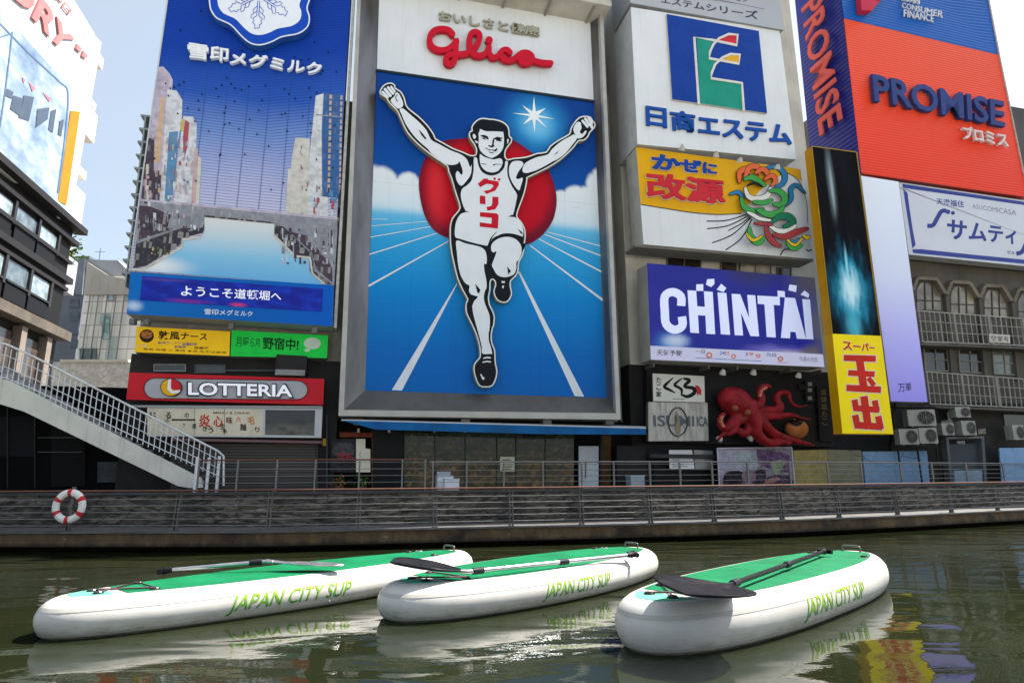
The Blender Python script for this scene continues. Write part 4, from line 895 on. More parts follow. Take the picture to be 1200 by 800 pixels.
# message board below it
MQ = z3([(47, 505), (913, 561), (908, 735), (30, 682)])
mg = thing('message_board', 'bright blue message board with a dark blue screen greeting visitors in white', 'message board', W.P(270, 378, OS))
mb = MB(); mb.prism(W, MQ, OS + .25, 1.0, q=MQ, side=1, back=True)
m = Mat('board_blue'); uv = m.uv(); col = m.ramp(m.sep(uv)[0], [(0, '#0f68b8'), (.5, '#0a5fb0'), (1, '#085abc')]); col = m.blob(col, uv, (.03, .2), (.06, .18), '#b8cde6', .9, .05); m.bs(Base_Color=col, Roughness=.4, Specular_IOR_Level=.1)
obj('board', mb, [m.m, paint('#9aa3ad', .5)], mg)
m = Mat('screen_blue'); uv = m.uv(); n_ = m.noise(m.vm('MULTIPLY', uv, (9, 3, 0)), 1.0, 4.0); col = m.mix(m.ss(n_, .4, .7), C('#101f8e'), C('#0f36b4')); col = m.blob(col, uv, (.25, .08), (.18, .14), '#7a2a96', .8, .1); col = m.blob(col, uv, (.52, .07), (.07, .14), '#c83a7a', .9, .05); col = m.blob(col, uv, (.12, .9), (.2, .1), '#5a4a92', .6, .1)
m.bs(Base_Color=(.006, .006, .012, 1), Roughness=.4, Specular_IOR_Level=.1).emit(col, .28); SQ = z3([(97, 521), (868, 576), (862, 674), (88, 624)])
mb = MB(); mb.prism(W, SQ, OS + .27, .02, q=SQ); scn = obj('screen', mb, m.m, mg)
GLOW = Mat('lit_letters').bs(Base_Color=C('#d8d8e0'), Roughness=.5); GLOW.emit(C('#e4e4f4'), .12); GLOW = GLOW.m
mb = MB(); mb.text(W, 'ようこそ道頓堀へ', z3([(262, 560), (692, 588), (688, 628), (262, 606)]), OS + .275, 0, 0, .012); obj('lettering', mb, GLOW, scn)
mb = MB(); mb.text(W, '雪印メグミルク', z3([(362, 660), (568, 671), (567, 694), (362, 685)]), OS + .257, 0, 0, .01); obj('lettering', mb, WH, mg)
for x in (60, 120, 480, 835): a = W.P(*z3([(x, 702 + x * .05)])[0], OS + .1); mb = MB(); mb.cbox(a - UPV * .2, .18, .18, .2); obj('support', mb, DSTEEL, mg)

# ---- yellow and green restaurant signs
z6 = lambda pts: Z(130, 360, .25, pts)
def signbox(name, label, q_, o, th, face, side='#77797a', emit=0, cat='sign'):
    b = W.P((q_[2][0] + q_[3][0]) / 2, (q_[2][1] + q_[3][1]) / 2, o - th / 2); t = thing(name, label, cat, b)
    mb = MB(); mb.prism(W, q_, o, th, q=q_, side=1, back=True); obj('panel', mb, [face, paint(side, .5, .12, 2)], t); return t
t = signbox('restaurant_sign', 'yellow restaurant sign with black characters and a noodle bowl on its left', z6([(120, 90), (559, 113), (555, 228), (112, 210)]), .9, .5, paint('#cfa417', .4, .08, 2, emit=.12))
mb = MB(); BKI = 0
mb.text(W, '敦風ナース', z6([(222, 108), (452, 120), (450, 156), (222, 150)]), .905, 0, 0, .02)
mb.text(W, '新潟ラーメン', z6([(220, 160), (330, 160), (330, 172), (220, 172)]), .905, 0, 1, .015); mb.text(W, '自慢料理', z6([(335, 165), (402, 166), (402, 180), (335, 180)]), .905, 0, 1, .015)
mb.text(W, '名物丼', z6([(295, 178), (352, 180), (352, 193), (295, 192)]), .905, 0, 1, .015); mb.text(W, '営業中', z6([(390, 183), (455, 185), (455, 197), (390, 196)]), .905, 0, 0, .015); mb.text(W, '鉄板 味噌 三 東西 本店 生そば道場', z6([(152, 190), (540, 207), (540, 217), (152, 200)]), .905, 0, 0, .01)
mb.prism(W, z6(circ(168, 134, 34, 31)), .905, 0, 0); mb.prism(W, z6(circ(168, 128, 27, 18)), .908, 0, 2)
for k in range(16): x, y = 168 + rnd.uniform(-20, 20), 126 + rnd.uniform(-12, 12); mb.prism(W, z6(circ(x, y, 5, 3, 8)), .910 + k * .0004, 0, 3 if k % 2 else 4)
mb.text(W, 'お食事', z6([(122, 175), (170, 178), (170, 188), (122, 184)]), .905, 0, 5, .01)
obj('lettering', mb, [paint('#2b2116', .5), paint('#24418c', .5), paint('#a86a3a', .5), paint('#c8843f', .5), paint('#6b3a1e', .5), paint('#b8c4c8', .5)], t)
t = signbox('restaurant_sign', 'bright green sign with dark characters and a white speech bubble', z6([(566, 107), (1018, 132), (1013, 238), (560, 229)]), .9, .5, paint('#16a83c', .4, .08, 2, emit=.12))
mb = MB(); mb.text(W, '月曜ら月', z6([(585, 138), (698, 146), (697, 186), (585, 184)]), .905, 0, 0, .01); mb.text(W, '野宿中!', z6([(712, 138), (882, 146), (878, 204), (712, 196)]), .905, 0, 1, .02); mb.text(W, 'ご予約はこちらまで', z6([(572, 210), (735, 214), (735, 219), (572, 216)]), .905, 0, 0, .0)
obj('lettering', mb, [paint('#1a5a2c', .5), paint('#13241a', .5)], t)
mb = MB(); mb.prism(W, z6(circ(944, 169, 40, 27)), .906, 0); mb.prism(W, z6(circ(920, 201, 13, 7)), .907, 0); obj('speech_bubble', mb, paint('#c6d6c8', .5), t)
# ---- burger sign
t = signbox('burger_sign', 'long red fascia sign with white capitals and a round logo in a grey capsule', z6([(85, 305), (1000, 335), (995, 457), (72, 432)]), 1.0, .35, paint('#c01f2c', .35, .08, 1), '#8c1f28')
cap = []
for (cx0, cy0, a0, a1) in ((870, 387, -90, 90), (206, 379, 90, 270)):
    cap += [(cx0 + 52 * math.cos(R(a0 + (a1 - a0) * k / 12)), cy0 + (44 if cx0 > 500 else 48) * math.sin(R(a0 + (a1 - a0) * k / 12))) for k in range(13)]
mb = MB(); mb.prism(W, z6(cap), 1.004, 0); e_ = obj('capsule', mb, paint('#9b9aa2', .35, .06, 1, metal=.3), t)
mb = MB()
for i in range(len(cap)): mb.ribbon(W, z6([cap[i], cap[(i + 1) % len(cap)]]), .8, 1.03, .03, capn=0)
obj('capsule_rim', mb, paint('#5a1a22', .4), e_)
mb = MB(); mb.text(W, 'LOTTERIA', z6([(354, 345), (858, 357), (858, 426), (354, 416)]), 1.10, .1, 0, .055); obj('lettering', mb, paint('#1d3a44', .4), t)
mb = MB(); mb.text(W, 'LOTTERIA', z6([(362, 351), (850, 363), (850, 420), (362, 410)]), 1.13, .03, 0, .022); obj('lettering', mb, GLOW, t)
mb = MB(); lc = (281, 375)
mb.prism(W, z6(circ(*lc, 50, 42)), 1.12, .12, 0); mb.prism(W, z6(circ(*lc, 46, 39)), 1.125, 0, 1)
wedge = [(281 + 46 * math.cos(R(a)), 375 - 39 * math.sin(R(a))) for a in range(-20, 111, 10)]; mb.prism(W, z6([(281, 385)] + [(lc[0] + 12, 385)] + wedge), 1.13, 0, 2)
mb.prism(W, z6([(268, 338), (282, 336), (281, 378), (292, 392), (326, 386), (320, 400), (285, 404), (264, 385)]), 1.135, 0, 3)
obj('logo', mb, [paint('#3a2420', .4), paint('#d8a41c', .4), paint('#c41f2c', .4), paint('#dfe0e4', .4)], t)
# ---- menu light box with the ink-scribbled panels and the dark pane
mq = z6([(170, 467), (992, 474), (986, 611), (170, 604)])
t = signbox('menu_panel', 'cream menu panel with black and red brush writing beside a dark pane', mq, .85, .3, paint('#b9bcc0', .4, .06, 1))
mb = MB(); mb.prism(W, z6([(170, 472), (713, 479), (710, 603), (170, 598)]), .856, 0); e_ = obj('writing_panel', mb, paint('#cfc6b2', .5, .1, 1.5, dirt=.25), t)
mb = MB()
for (ch, x, y, s_, mi) in (('あぶ', 180, 488, 30, 0), ('る', 255, 490, 28, 0), ('の', 345, 495, 20, 0), ('小', 255, 520, 18, 0), ('ー', 285, 522, 110, 0), ('酒', 380, 545, 20, 0), ('下', 335, 545, 14, 0), ('炎', 412, 500, 55, 1), ('心', 480, 510, 45, 1), ('味', 540, 512, 30, 2), ('六', 585, 512, 24, 3), ('毛', 640, 510, 34, 3), ('き', 430, 555, 22, 0), ('生', 512, 545, 24, 0), ('麺', 605, 545, 30, 0), ('り', 675, 560, 22, 0), ('う', 455, 560, 26, 0), ('串', 525, 570, 18, 0)):
    h_ = s_ * (1.1 if ch != 'ー' else .08); mb.text(W, ch, z6([(x, y), (x + s_, y + .5), (x + s_, y + h_ + .5), (x, y + h_)]), .862, 0, mi, .02)
mb.text(W, 'MENU & DRINK', z6([(480, 488), (655, 490), (655, 501), (480, 499)]), .862, 0, 2, .01)
for x in (392, 533): mb.ribbon(W, z6([(x, 474), (x - 2, 600)]), .5, .860, 0, 0, capn=0)
obj('lettering', mb, [paint('#3a352e', .6), paint('#b8382a', .6), paint('#6b4a34', .6), paint('#c8773a', .6)], e_)
m = Mat('dark_pane'); uv = m.uv(); col = m.mix(m.ss(m.sep(uv)[1], .55, .3), C('#2a3034'), C('#57524a')); m.bs(Base_Color=m.mix(m.ss(m.noise(uv, 3, 3.0), .4, .65), col, C('#23282b')), Roughness=.1)
pq = z6([(724, 480), (957, 482), (953, 600), (722, 597)]); mb = MB(); mb.prism(W, pq, .86, 0, q=pq); obj('pane', mb, m.m, t)
# ================================================================== RUNNING MAN SIGN
OG = .9
rs = thing('running_man_sign', 'giant framed sign of a runner with raised arms on a blue track, red script above', 'billboard', W.P(560, 488, OG))
FR_IN = [(447.5, -100), (687, -75), (710.8, 466), (427.8, 457.5)]
# steel frame: bevelled mouldings from the picture out to the rim
fm = Mat('frame_steel'); p = fm.wp(); nz = fm.noise(fm.vm('MULTIPLY', p, (1, 1, .25)), 1.3, 5.0)
fm.bs(Base_Color=fm.mix(fm.ss(nz, .3, .75), C('#77767a'), C('#595653')), Metallic=.7, Roughness=.3)
FS = fm.m; RIM = paint('#a9a6a0', .45, .15, 1.5, metal=.3, name='frame_rim')
outer_l, outer_r = [(422.5, -100), (396.5, 487)], [(703, -70), (727.5, 491)]
def bev(a0, a1, b1, b0, oa, ob):
    mb = MB(); mb.quad(W.P(*a0, oa), W.P(*a1, oa), W.P(*b1, ob), W.P(*b0, ob)); return mb
ol, orr = 1.55, 1.55
li, ri = [(447.5, -100), (427.8, 457.5)], [(687, -75), (710.8, 466)]
lb_, rb_ = (403, 480), (722, 484)
mb = bev(li[0], li[1], lb_, (427, -100), OG, ol - .1); obj('frame_side', mb, FS, rs)
mb = bev(ri[1], ri[0], (699, -74), rb_, OG, orr - .1); obj('frame_side', mb, FS, rs)
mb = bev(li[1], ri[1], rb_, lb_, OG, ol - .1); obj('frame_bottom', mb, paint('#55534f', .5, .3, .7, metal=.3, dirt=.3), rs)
mb = MB(); mb.prism(W, [lb_, rb_, (727.5, 491.5), (396.5, 487)], ol, .9, back=True); obj('frame_rim', mb, RIM, rs)
mb = MB(); mb.prism(W, [(423, -100), (427, -100), lb_, (396.5, 487)], ol + .003, .9, back=True); obj('frame_rim', mb, RIM, rs)
mb = MB(); mb.prism(W, [(699, -74), (703, -74), (727.5, 491.5), rb_], ol + .004, .9, back=True); obj('frame_rim', mb, RIM, rs)
for x in (420, 545, 640, 713): a = W.P(x, 491, 1.2); mb = MB(); mb.cbox(a - UPV * .22, .35, .3, .22, 0, yaw); obj('support', mb, DSTEEL, rs)
# white head board and the canopy above it
WB = paint('#d6dbe2', .35, .06, .5, dirt=.10, name='white_board')
HB = [(444.2, -6), (693.5, 27), (699, 117.5), (441.7, 80.5)]
mb = MB(); mb.prism(W, [(447.5, -100), (687, -75), (699.2, 118), (441.7, 81)], OG + .01, .4); obj('head_board', mb, WB, rs)
mb = MB(); a, b = W.P(520, -14, OG + .01), W.P(708, 15, OG + .01); cq = [W.P(552, 0, OG + .02), W.P(694.5, 27.5, OG + .02), W.P(708, 25, 1.75), W.P(640, -2, 1.9)]
z_c = W.P(694.5, 27.5, OG).z
ca, cb = W.at(440, 20, OG + .02, z_c), W.at(697, 28, OG + .02, z_c)
mb.box(ca, (cb - ca) + W.u * .35, W.n * 1.25, UPV * .28); mb.box(ca + UPV * .28, (cb - ca) + W.u * .35, W.n * 1.0, UPV * .5)
cpx = obj('canopy', mb, paint('#b7b3aa', .55, .15, 1.5), rs)
for k in range(5): a = ca.lerp(cb, .15 + k * .2); mb = MB(); mb.box(a - UPV * .1, W.u * .1, W.n * 1.2, UPV * .1); obj('canopy_rib', mb, paint('#8f8b83', .55), cpx)
# painted sky and track
m = Mat('sign_picture'); uv = m.uv(); s_ = m.sep(uv); u_, v_ = s_[0], s_[1]
n1_ = m.noise(uv, 6.0, 4.0, .6); bumps = m.ma('MULTIPLY', m.ma('SUBTRACT', m.noise(m.comb(m.ma('MULTIPLY', u_, 9.0), 2.0), 1.0, 2.0), .5), .10)
skyc = m.ramp(v_, [(.5, '#1560b0'), (.66, '#0a4d9e'), (.82, '#083f90'), (1.0, '#0a3f8c')])
skyc = m.blob(skyc, uv, (.71, .885), (.2, .15), '#2f9ad8', .95); skyc = m.blob(skyc, uv, (.71, .885), (.11, .08), '#7cc4ea', .8)
PU = uvf([(441.7, 81.5), (699.2, 118.5), (710.8, 466), (427.8, 457.5)])
cl = m.ss(v_, .632, .60)
wob = m.vm('ADD', uv, m.comb(m.ma('MULTIPLY', m.ma('SUBTRACT', n1_, .5), .03), m.ma('MULTIPLY', m.ma('SUBTRACT', m.noise(uv, 9.0, 3.0), .5), .025)))
for (x, y, r_) in ((432, 217, 27), (448, 214, 20), (462, 224, 18), (478, 218, 17), (493, 226, 16), (505, 238, 18), (440, 240, 30), (470, 244, 26), (520, 250, 18), (620, 252, 16), (645, 246, 16), (660, 238, 17), (674, 232, 17), (690, 236, 20), (702, 220, 20), (710, 214, 22), (695, 250, 26)):
    cu, cv = PU(x, y); d = m.vm('LENGTH', m.vm('MULTIPLY', m.vm('SUBTRACT', wob, (cu, cv, 0)), (275 / r_, 360 / r_, 0))); cl = m.ma('MAXIMUM', cl, m.ss(d, 1.0, .68))
cl = m.ma('MULTIPLY', cl, 1.0); cloudc = m.ramp(v_, [(.53, '#c2d9ea'), (.6, '#d6dfe8'), (.7, '#dde3ea')])
top = m.mix(cl, skyc, cloudc)
trk = m.ramp(v_, [(0, '#0a5fae'), (.12, '#0a66b6'), (.3, '#0f80c8'), (.45, '#2f9cd4'), (.52, '#5cb2de'), (.555, '#8cc6e4')])
col = m.mix(m.ss(v_, .525, .56), trk, top)
ju = m.ss(m.ma('ABSOLUTE', m.ma('SUBTRACT', m.ma('FRACT', m.ma('MULTIPLY', u_, 6.0)), .5)), .492, .498); jv = m.ss(m.ma('ABSOLUTE', m.ma('SUBTRACT', m.ma('FRACT', m.ma('MULTIPLY', v_, 8.0)), .5)), .493, .498)
col = m.mix(m.ma('MULTIPLY', m.ma('MAXIMUM', ju, jv), .22), col, C('#0a1a30')); col = m.mix(m.ss(m.noise(m.vm('MULTIPLY', uv, (16, 1.2, 0)), 1.0, 5.0), .5, .8, 0, .12), col, C('#20303c'))
m.bs(Base_Color=col, Roughness=.4, Specular_IOR_Level=.1); PIC = m.m
PQ = [(441.7, 81.5), (699.2, 118.5), (710.8, 466), (427.8, 457.5)]
mb = MB(); mb.prism(W, PQ, OG, .02, q=PQ); pic = obj('picture', mb, PIC, rs)
mb = MB(); mb.ribbon(W, [(441.7, 82), (699.2, 119)], 2.4, OG + .06, .05, 0, capn=0); obj('picture_trim', mb, paint('#24303a', .5), pic)
zG = lambda pts: Z(390, 230, .3374, pts)
mb = MB(); W1 = paint('#d3dae2', .4, .04)
for a, b in (((134, 79), (190, 80)), ((134, 103), (345, 86)), ((131, 142), (352, 103)), ((127, 202), (378, 123)), ((123, 312), (402, 156)), ((745, 124), (935, 174)), ((735, 132), (935, 208)), ((715, 148), (937, 264)), ((684, 170), (940, 362))):
    w0 = .5 + .0075 * abs(a[1] - 70); w1 = .5 + .0075 * abs(b[1] - 70); mb.ribbon(W, zG(bez(a, b)), [w0 + (w1 - w0) * k / 8 for k in range(9)], OG + .012, 0, 0, capn=0)
mb.prism(W, zG([(432, 300), (440, 290), (240, 674), (205, 672)]), OG + .012, 0); mb.prism(W, zG([(643, 262), (650, 262), (873, 695), (840, 693)]), OG + .012, 0)
obj('lane_lines', mb, W1, pic)
m = Mat('red_disc'); uv = m.uv(); d = m.vm('LENGTH', m.vm('SUBTRACT', uv, (.5, .5, 0)))
col = m.mix(m.ss(d, .40, .52, 0, .8), C('#b80d22'), C('#4a1028')); col = m.blob(col, uv, (.12, .5), (.1, .5), '#d83038', .7); m.bs(Base_Color=col, Roughness=.4, Specular_IOR_Level=.1)
DQ = [(490, 150), (652, 165), (653, 290), (491, 286)]
dc = smooth([(491, 222), (494, 196), (505, 176), (521, 165), (548, 162), (590, 160), (622, 178), (642, 198), (652, 228), (650, 252), (642, 268), (630, 280), (612, 287), (560, 285), (520, 277), (500, 258)], 4)
mb = MB(); mb.prism(W, dc, OG + .03, 0, q=DQ); obj('red_sun', mb, m.m, pic)
st8 = []
B = lambda pts: Z(565, 105, .15, pts)
sc_ = B([(405, 203)])[0]
for (x, y) in ((405, 55), (500, 145), (568, 232), (508, 302), (410, 340), (318, 275), (236, 184), (313, 122)):
    px_, py_ = B([(x, y)])[0]; st8.append((px_, py_))
pts = []
for i, (x, y) in enumerate(st8):
    x2, y2 = st8[(i + 1) % 8]; mxx, myy = (x + x2) / 2 - sc_[0], (y + y2) / 2 - sc_[1]; l = math.hypot(mxx, myy); pts += [(x, y), (sc_[0] + mxx / l * 5.0, sc_[1] + myy / l * 5.0)]
mb = MB(); mb.prism(W, pts, OG + .025, 0); obj('star', mb, paint('#e6eef2', .4, .02), pic)
# the runner in relief
A = lambda pts: Z(435, 85, .15, pts)
Cc = lambda pts: Z(510, 190, .15, pts)
D = lambda pts: Z(500, 270, .15, pts)
E_ = lambda pts: Z(500, 350, .15, pts)
Fc = lambda pts: Z(540, 130, .075, pts)
OUT = A([(65, 150), (85, 110), (120, 85), (160, 80), (188, 100), (190, 120), (235, 150), (262, 200), (275, 250), (300, 285), (370, 340), (440, 410), (490, 480), (505, 515), (560, 545), (640, 590), (720, 620), (775, 645), (815, 640), (818, 600), (800, 560), (775, 525), (762, 490), (768, 460), (785, 455), (782, 430), (800, 395), (840, 362), (880, 355), (930, 362)]) \
    + B([(75, 228), (130, 238), (180, 262), (210, 300), (215, 350), (220, 368), (235, 380), (230, 415), (205, 445), (185, 480), (182, 520), (200, 545), (240, 535), (300, 530), (360, 520), (430, 495), (500, 485), (530, 440), (600, 390), (680, 345), (690, 305), (720, 255), (760, 215), (810, 205), (850, 215), (865, 240), (885, 265), (880, 300), (845, 335), (830, 370), (795, 400), (755, 405), (720, 450), (660, 510), (600, 560), (520, 610), (430, 655), (355, 690)]) \
    + Cc([(722, 130), (710, 200), (690, 270), (660, 350), (640, 420), (670, 460), (698, 510), (708, 570), (700, 640)]) \
    + D([(768, 100), (762, 150), (750, 200), (722, 250), (718, 310), (700, 355), (660, 395), (658, 440), (668, 490), (655, 530), (630, 560), (590, 565), (550, 545), (525, 500), (523, 460), (534, 430), (532, 402), (516, 384), (504, 392), (499, 420), (498, 470), (487, 520), (495, 580), (520, 630), (533, 680), (525, 750)]) \
    + E_([(519, 225), (508, 290), (515, 350), (535, 400), (538, 460), (542, 510), (553, 560), (545, 620), (515, 680), (460, 692), (410, 680), (380, 620), (365, 550), (375, 500), (410, 460), (415, 430), (410, 370), (385, 280), (355, 210), (325, 150), (305, 100), (305, 30)]) \
    + D([(318, 540), (280, 470), (240, 380), (215, 280), (195, 190), (182, 100), (180, 20)]) \
    + Cc([(115, 500), (130, 440), (170, 390), (190, 355), (180, 310), (150, 220), (125, 130), (100, 70)]) \
    + A([(590, 730), (500, 670), (420, 610), (350, 550), (280, 470), (240, 390), (210, 320), (190, 290), (140, 240), (115, 200), (75, 175)])
OUTS = smooth(OUT, 2)
RO = OG + .34
mb = MB(); mb.prism(W, OUTS, RO, .28, 0, side=1); run = obj('runner', mb, [paint('#dcdcd8', .4, .04), paint('#8f8778', .6, .15, 3)], rs)
mb = MB(); mb.prism(W, inset(OUTS, 1.45), RO + .006, 0); INK = paint('#14161c', .4, .1, name='ink'); obj('runner_outline', mb, INK, run)
mb = MB(); o_ = RO + .012; SK = paint('#d9dee5', .38, .04, name='runner_white')
def isl(pts, k=3): mb.prism(W, smooth(pts, k), o_, 0)
isl(A([(222, 290), (250, 283), (300, 325), (370, 385), (430, 450), (468, 525), (530, 560), (620, 608), (700, 640), (748, 680), (772, 740)]) + Cc([(284, 20), (280, 90), (250, 140), (205, 185), (170, 150), (160, 95), (176, 70), (205, 100), (215, 70), (200, 20), (186, -5)]) + A([(672, 715), (610, 722), (545, 690), (470, 632), (445, 600), (385, 548), (325, 485), (268, 400), (238, 330)]))
isl(A([(152, 218), (182, 185), (192, 158), (215, 165), (240, 212), (250, 258), (218, 284), (180, 262)]))
isl(B([(332, 582), (362, 558), (430, 528), (512, 508), (550, 462), (620, 404), (692, 364), (718, 352), (742, 380), (700, 438), (650, 498), (592, 543), (552, 562), (500, 592), (420, 632), (345, 652), (316, 640), (320, 605)]))
isl(B([(216, 592), (242, 562), (298, 558), (322, 578), (312, 605), (285, 640), (265, 688), (282, 700), (318, 690), (302, 755), (286, 788), (245, 742), (216, 682), (209, 632)]))
isl(B([(718, 335), (714, 300), (742, 255), (772, 262), (778, 300), (768, 340), (785, 345), (806, 322), (816, 330), (792, 368), (752, 384), (735, 365)]))
isl(Cc([(302, -30), (326, -30), (336, 20), (360, 70), (400, 97), (450, 105), (500, 87), (540, 42), (548, -5), (568, 0), (562, 60), (570, 120), (600, 190), (638, 250), (634, 300), (616, 385), (608, 420), (640, 440), (668, 470), (688, 530), (684, 580), (665, 575), (600, 558), (530, 558), (475, 582), (445, 605), (425, 638), (405, 652), (340, 640), (260, 620), (190, 598), (156, 582), (155, 510), (170, 450), (200, 405), (238, 388), (222, 350), (206, 300), (200, 250), (212, 208), (250, 180), (285, 140), (300, 60)]))
isl(D([(232, 80), (300, 100), (380, 118), (430, 134), (460, 165), (470, 220), (466, 262), (448, 262), (452, 320), (466, 390), (468, 445), (455, 475), (447, 515), (452, 560), (472, 612), (490, 660), (494, 720), (488, 790)]) + E_([(484, 260), (486, 330), (500, 372), (512, 425), (500, 430), (440, 430), (430, 400), (430, 370), (410, 290), (385, 200), (362, 110), (356, 55)]) + D([(356, 590), (372, 550), (398, 520), (350, 502), (330, 472), (334, 432), (300, 410), (266, 350), (246, 270), (236, 170)]))
isl(D([(508, 108), (545, 72), (600, 52), (660, 54), (708, 78), (738, 122), (740, 180), (720, 228), (700, 250), (700, 300), (680, 343), (632, 363), (590, 363), (550, 345), (522, 300), (510, 268), (528, 220), (545, 165), (520, 172), (504, 150)]))
isl(Fc([(300, 285), (340, 300), (400, 320), (480, 320), (560, 322), (648, 327), (665, 345), (674, 420), (674, 500), (660, 580), (622, 648), (562, 700), (490, 735), (430, 720), (362, 680), (312, 630), (282, 560), (276, 500), (282, 430), (276, 350), (292, 330)]), 2)
isl(Fc([(188, 365), (218, 368), (240, 405), (216, 440), (192, 420)]), 2); isl(Fc([(218, 462), (265, 482), (262, 508), (238, 500)]), 2); isl(Fc([(725, 450), (746, 440), (748, 475), (728, 520)]), 2)
isl(Cc([(348, -62), (375, -45), (415, -30), (460, -20), (505, -30), (525, -12), (524, 20), (496, 66), (450, 82), (402, 72), (372, 48), (352, 12)]), 2)
for (a, b, w_) in (((90, 155), (128, 192), 22), ((108, 132), (150, 182), 22), ((132, 118), (170, 165), 20), ((156, 112), (184, 150), 16)): mb.ribbon(W, A(bez(a, b)), w_ * .15, o_, 0)
for (a, b, w_) in (((785, 245), (822, 290), 20), ((806, 228), (838, 278), 20), ((832, 225), (856, 262), 20), ((850, 262), (858, 298), 22)): mb.ribbon(W, B(bez(a, b)), w_ * .15, o_, 0)
obj('runner_figure', mb, SK, run)
o_ = RO + .018
for pts in (A([(368, 442), (405, 480), (434, 520), (418, 520), (392, 490)]), B([(560, 512), (600, 475), (585, 500)]), Cc([(195, 372), (270, 388), (200, 394)]), Cc([(570, 426), (602, 410), (628, 430)]), Cc([(645, 520), (680, 548), (682, 570), (662, 548)]),
            D([(378, 415), (420, 462), (410, 492), (396, 486)]), D([(628, 280), (658, 318), (638, 345)]), D([(330, 495), (400, 516), (390, 528), (345, 530)]),
            Fc([(300, 385), (360, 375), (415, 395), (440, 440), (425, 450), (380, 425), (330, 405)]), Fc([(320, 425), (365, 420), (400, 452), (360, 446)]),
            Fc([(510, 430), (570, 405), (650, 420), (640, 440), (612, 440), (640, 462), (630, 480), (570, 472), (540, 445), (525, 445), (514, 530), (530, 550), (490, 577), (430, 555), (430, 535), (480, 545), (490, 520), (494, 470)]),
            Fc([(375, 580), (400, 575), (420, 597), (480, 607), (535, 607), (562, 580), (575, 600), (548, 637), (500, 622), (430, 612)]), Fc([(428, 630), (480, 650), (518, 642), (505, 662), (462, 660)])):
    mb = MB(); mb.prism(W, pts, o_, 0); obj('ink_mark', mb, INK, run)
mb = MB(); mb.ribbon(W, Cc(smooth([(358, 12), (380, 16), (398, 18)], 3, False)), [.4, .9, .3] if False else .8, o_, 0, 0, capn=0); obj('ink_mark', mb, INK, run)
mb = MB(); mb.ribbon(W, Cc([(452, 24), (475, 16), (520, 20)]), [1.6, .8, .4], o_, 0, 0, capn=0); obj('ink_mark', mb, INK, run)
mb = MB(); mb.ribbon(W, A([(205, 170), (190, 195), (205, 230)]), 1.0, o_, 0, 0, capn=0); obj('ink_mark', mb, INK, run)
mb = MB(); mb.ribbon(W, B([(775, 270), (782, 300), (765, 335)]), 1.0, o_, 0, 0, capn=0); obj('ink_mark', mb, INK, run)
mb = MB(); mb.ribbon(W, Cc(smooth([(440, 608), (475, 584), (530, 568), (600, 566), (655, 585), (684, 615)], 3, False)), 1.3, o_, 0, 0, capn=0); obj('ink_mark', mb, INK, run)
mb = MB(); mb.ribbon(W, Cc(smooth([(480, 545), (440, 590), (420, 650), (405, 700)], 3, False)), [.6, .8, 1, 1.4, 1.8, 2.4, 2.8, 3, 3.2, 3.4], o_ + .006, 0, 0, capn=0); obj('ink_mark', mb, INK, run)

mb = MB()
for pts in (E_([(440, 462), (470, 452), (500, 455), (502, 466), (470, 464), (442, 470)]), E_([(435, 492), (470, 484), (502, 488), (503, 498), (470, 494), (437, 500)]), E_([(418, 588), (428, 588), (440, 612), (452, 612), (446, 634), (434, 628)]), D([(582, 396), (614, 396), (608, 410), (588, 410)]), D([(588, 432), (606, 430), (602, 440), (600, 452), (592, 452)])): mb.prism(W, pts, RO + .018, 0)
obj('shoe_lines', mb, SK, run)
mb = MB(); RED = paint('#c0142c', .35, .06, 1, name='sign_red'); o_ = RO + .018
for pts in (Cc([(332, 170), (380, 130), (410, 128), (412, 138), (495, 152), (498, 178), (470, 222), (400, 250), (378, 226), (430, 215), (455, 190), (448, 176), (400, 170), (352, 196)]), Cc(circ(464, 130, 10)), Cc(circ(500, 136, 10)),
            Cc([(356, 260), (390, 265), (394, 330), (348, 326), (348, 270)]), Cc([(446, 270), (494, 272), (494, 330), (470, 368), (408, 380), (400, 350), (440, 342), (446, 320)]),
            Cc([(350, 390), (480, 400), (496, 416), (490, 520), (348, 504), (348, 470), (440, 482), (442, 436), (350, 426)])):
    mb.prism(W, pts, o_, 0)
obj('chest_lettering', mb, RED, run)
# red script and the grey slogan
zL = lambda pts: Z(490, 20, .14167, pts)
mb = MB(); go = OG + .28
path = [(285, 140), (255, 108), (200, 96), (140, 108), (102, 150), (98, 212), (130, 255), (190, 273), (250, 262), (292, 228), (318, 190), (312, 245), (312, 300), (302, 358), (270, 388), (236, 372), (236, 328), (280, 308), (345, 308), (412, 294), (470, 252), (503, 195), (508, 145), (478, 122), (442, 135), (426, 180), (430, 250), (455, 300), (508, 318), (560, 298), (584, 250)]
mb.ribbon(W, zL(smooth(path, 4, False)), 47 * .14167, go, .2, 0, .0005, 12)
mb.ribbon(W, zL(smooth([(588, 248), (590, 300), (620, 333), (660, 322), (682, 292), (705, 272), (735, 268), (762, 292)], 4, False)), 44 * .14167, go + .07, .2, 0, .0005)
mb.ribbon(W, zL(smooth([(690, 320), (725, 352), (785, 350), (825, 320), (865, 294), (915, 298), (945, 335), (925, 374), (875, 378), (845, 350), (850, 320), (900, 335), (955, 358), (1030, 376), (1098, 380)], 4, False)), 46 * .14167, go + .1, .2, 0, .0005)
mb.prism(W, zL(circ(588, 190, 30)), go, .2); obj('script_lettering', mb, RED, rs)
mb = MB(); mb.text(W, 'おいしさと健康', [(514, 11.5), (632.5, 31), (632.5, 43), (514.5, 23.5)], OG + .16, .12, 0, .02); obj('slogan_lettering', mb, paint('#a3a294', .5, .1, 2), rs)

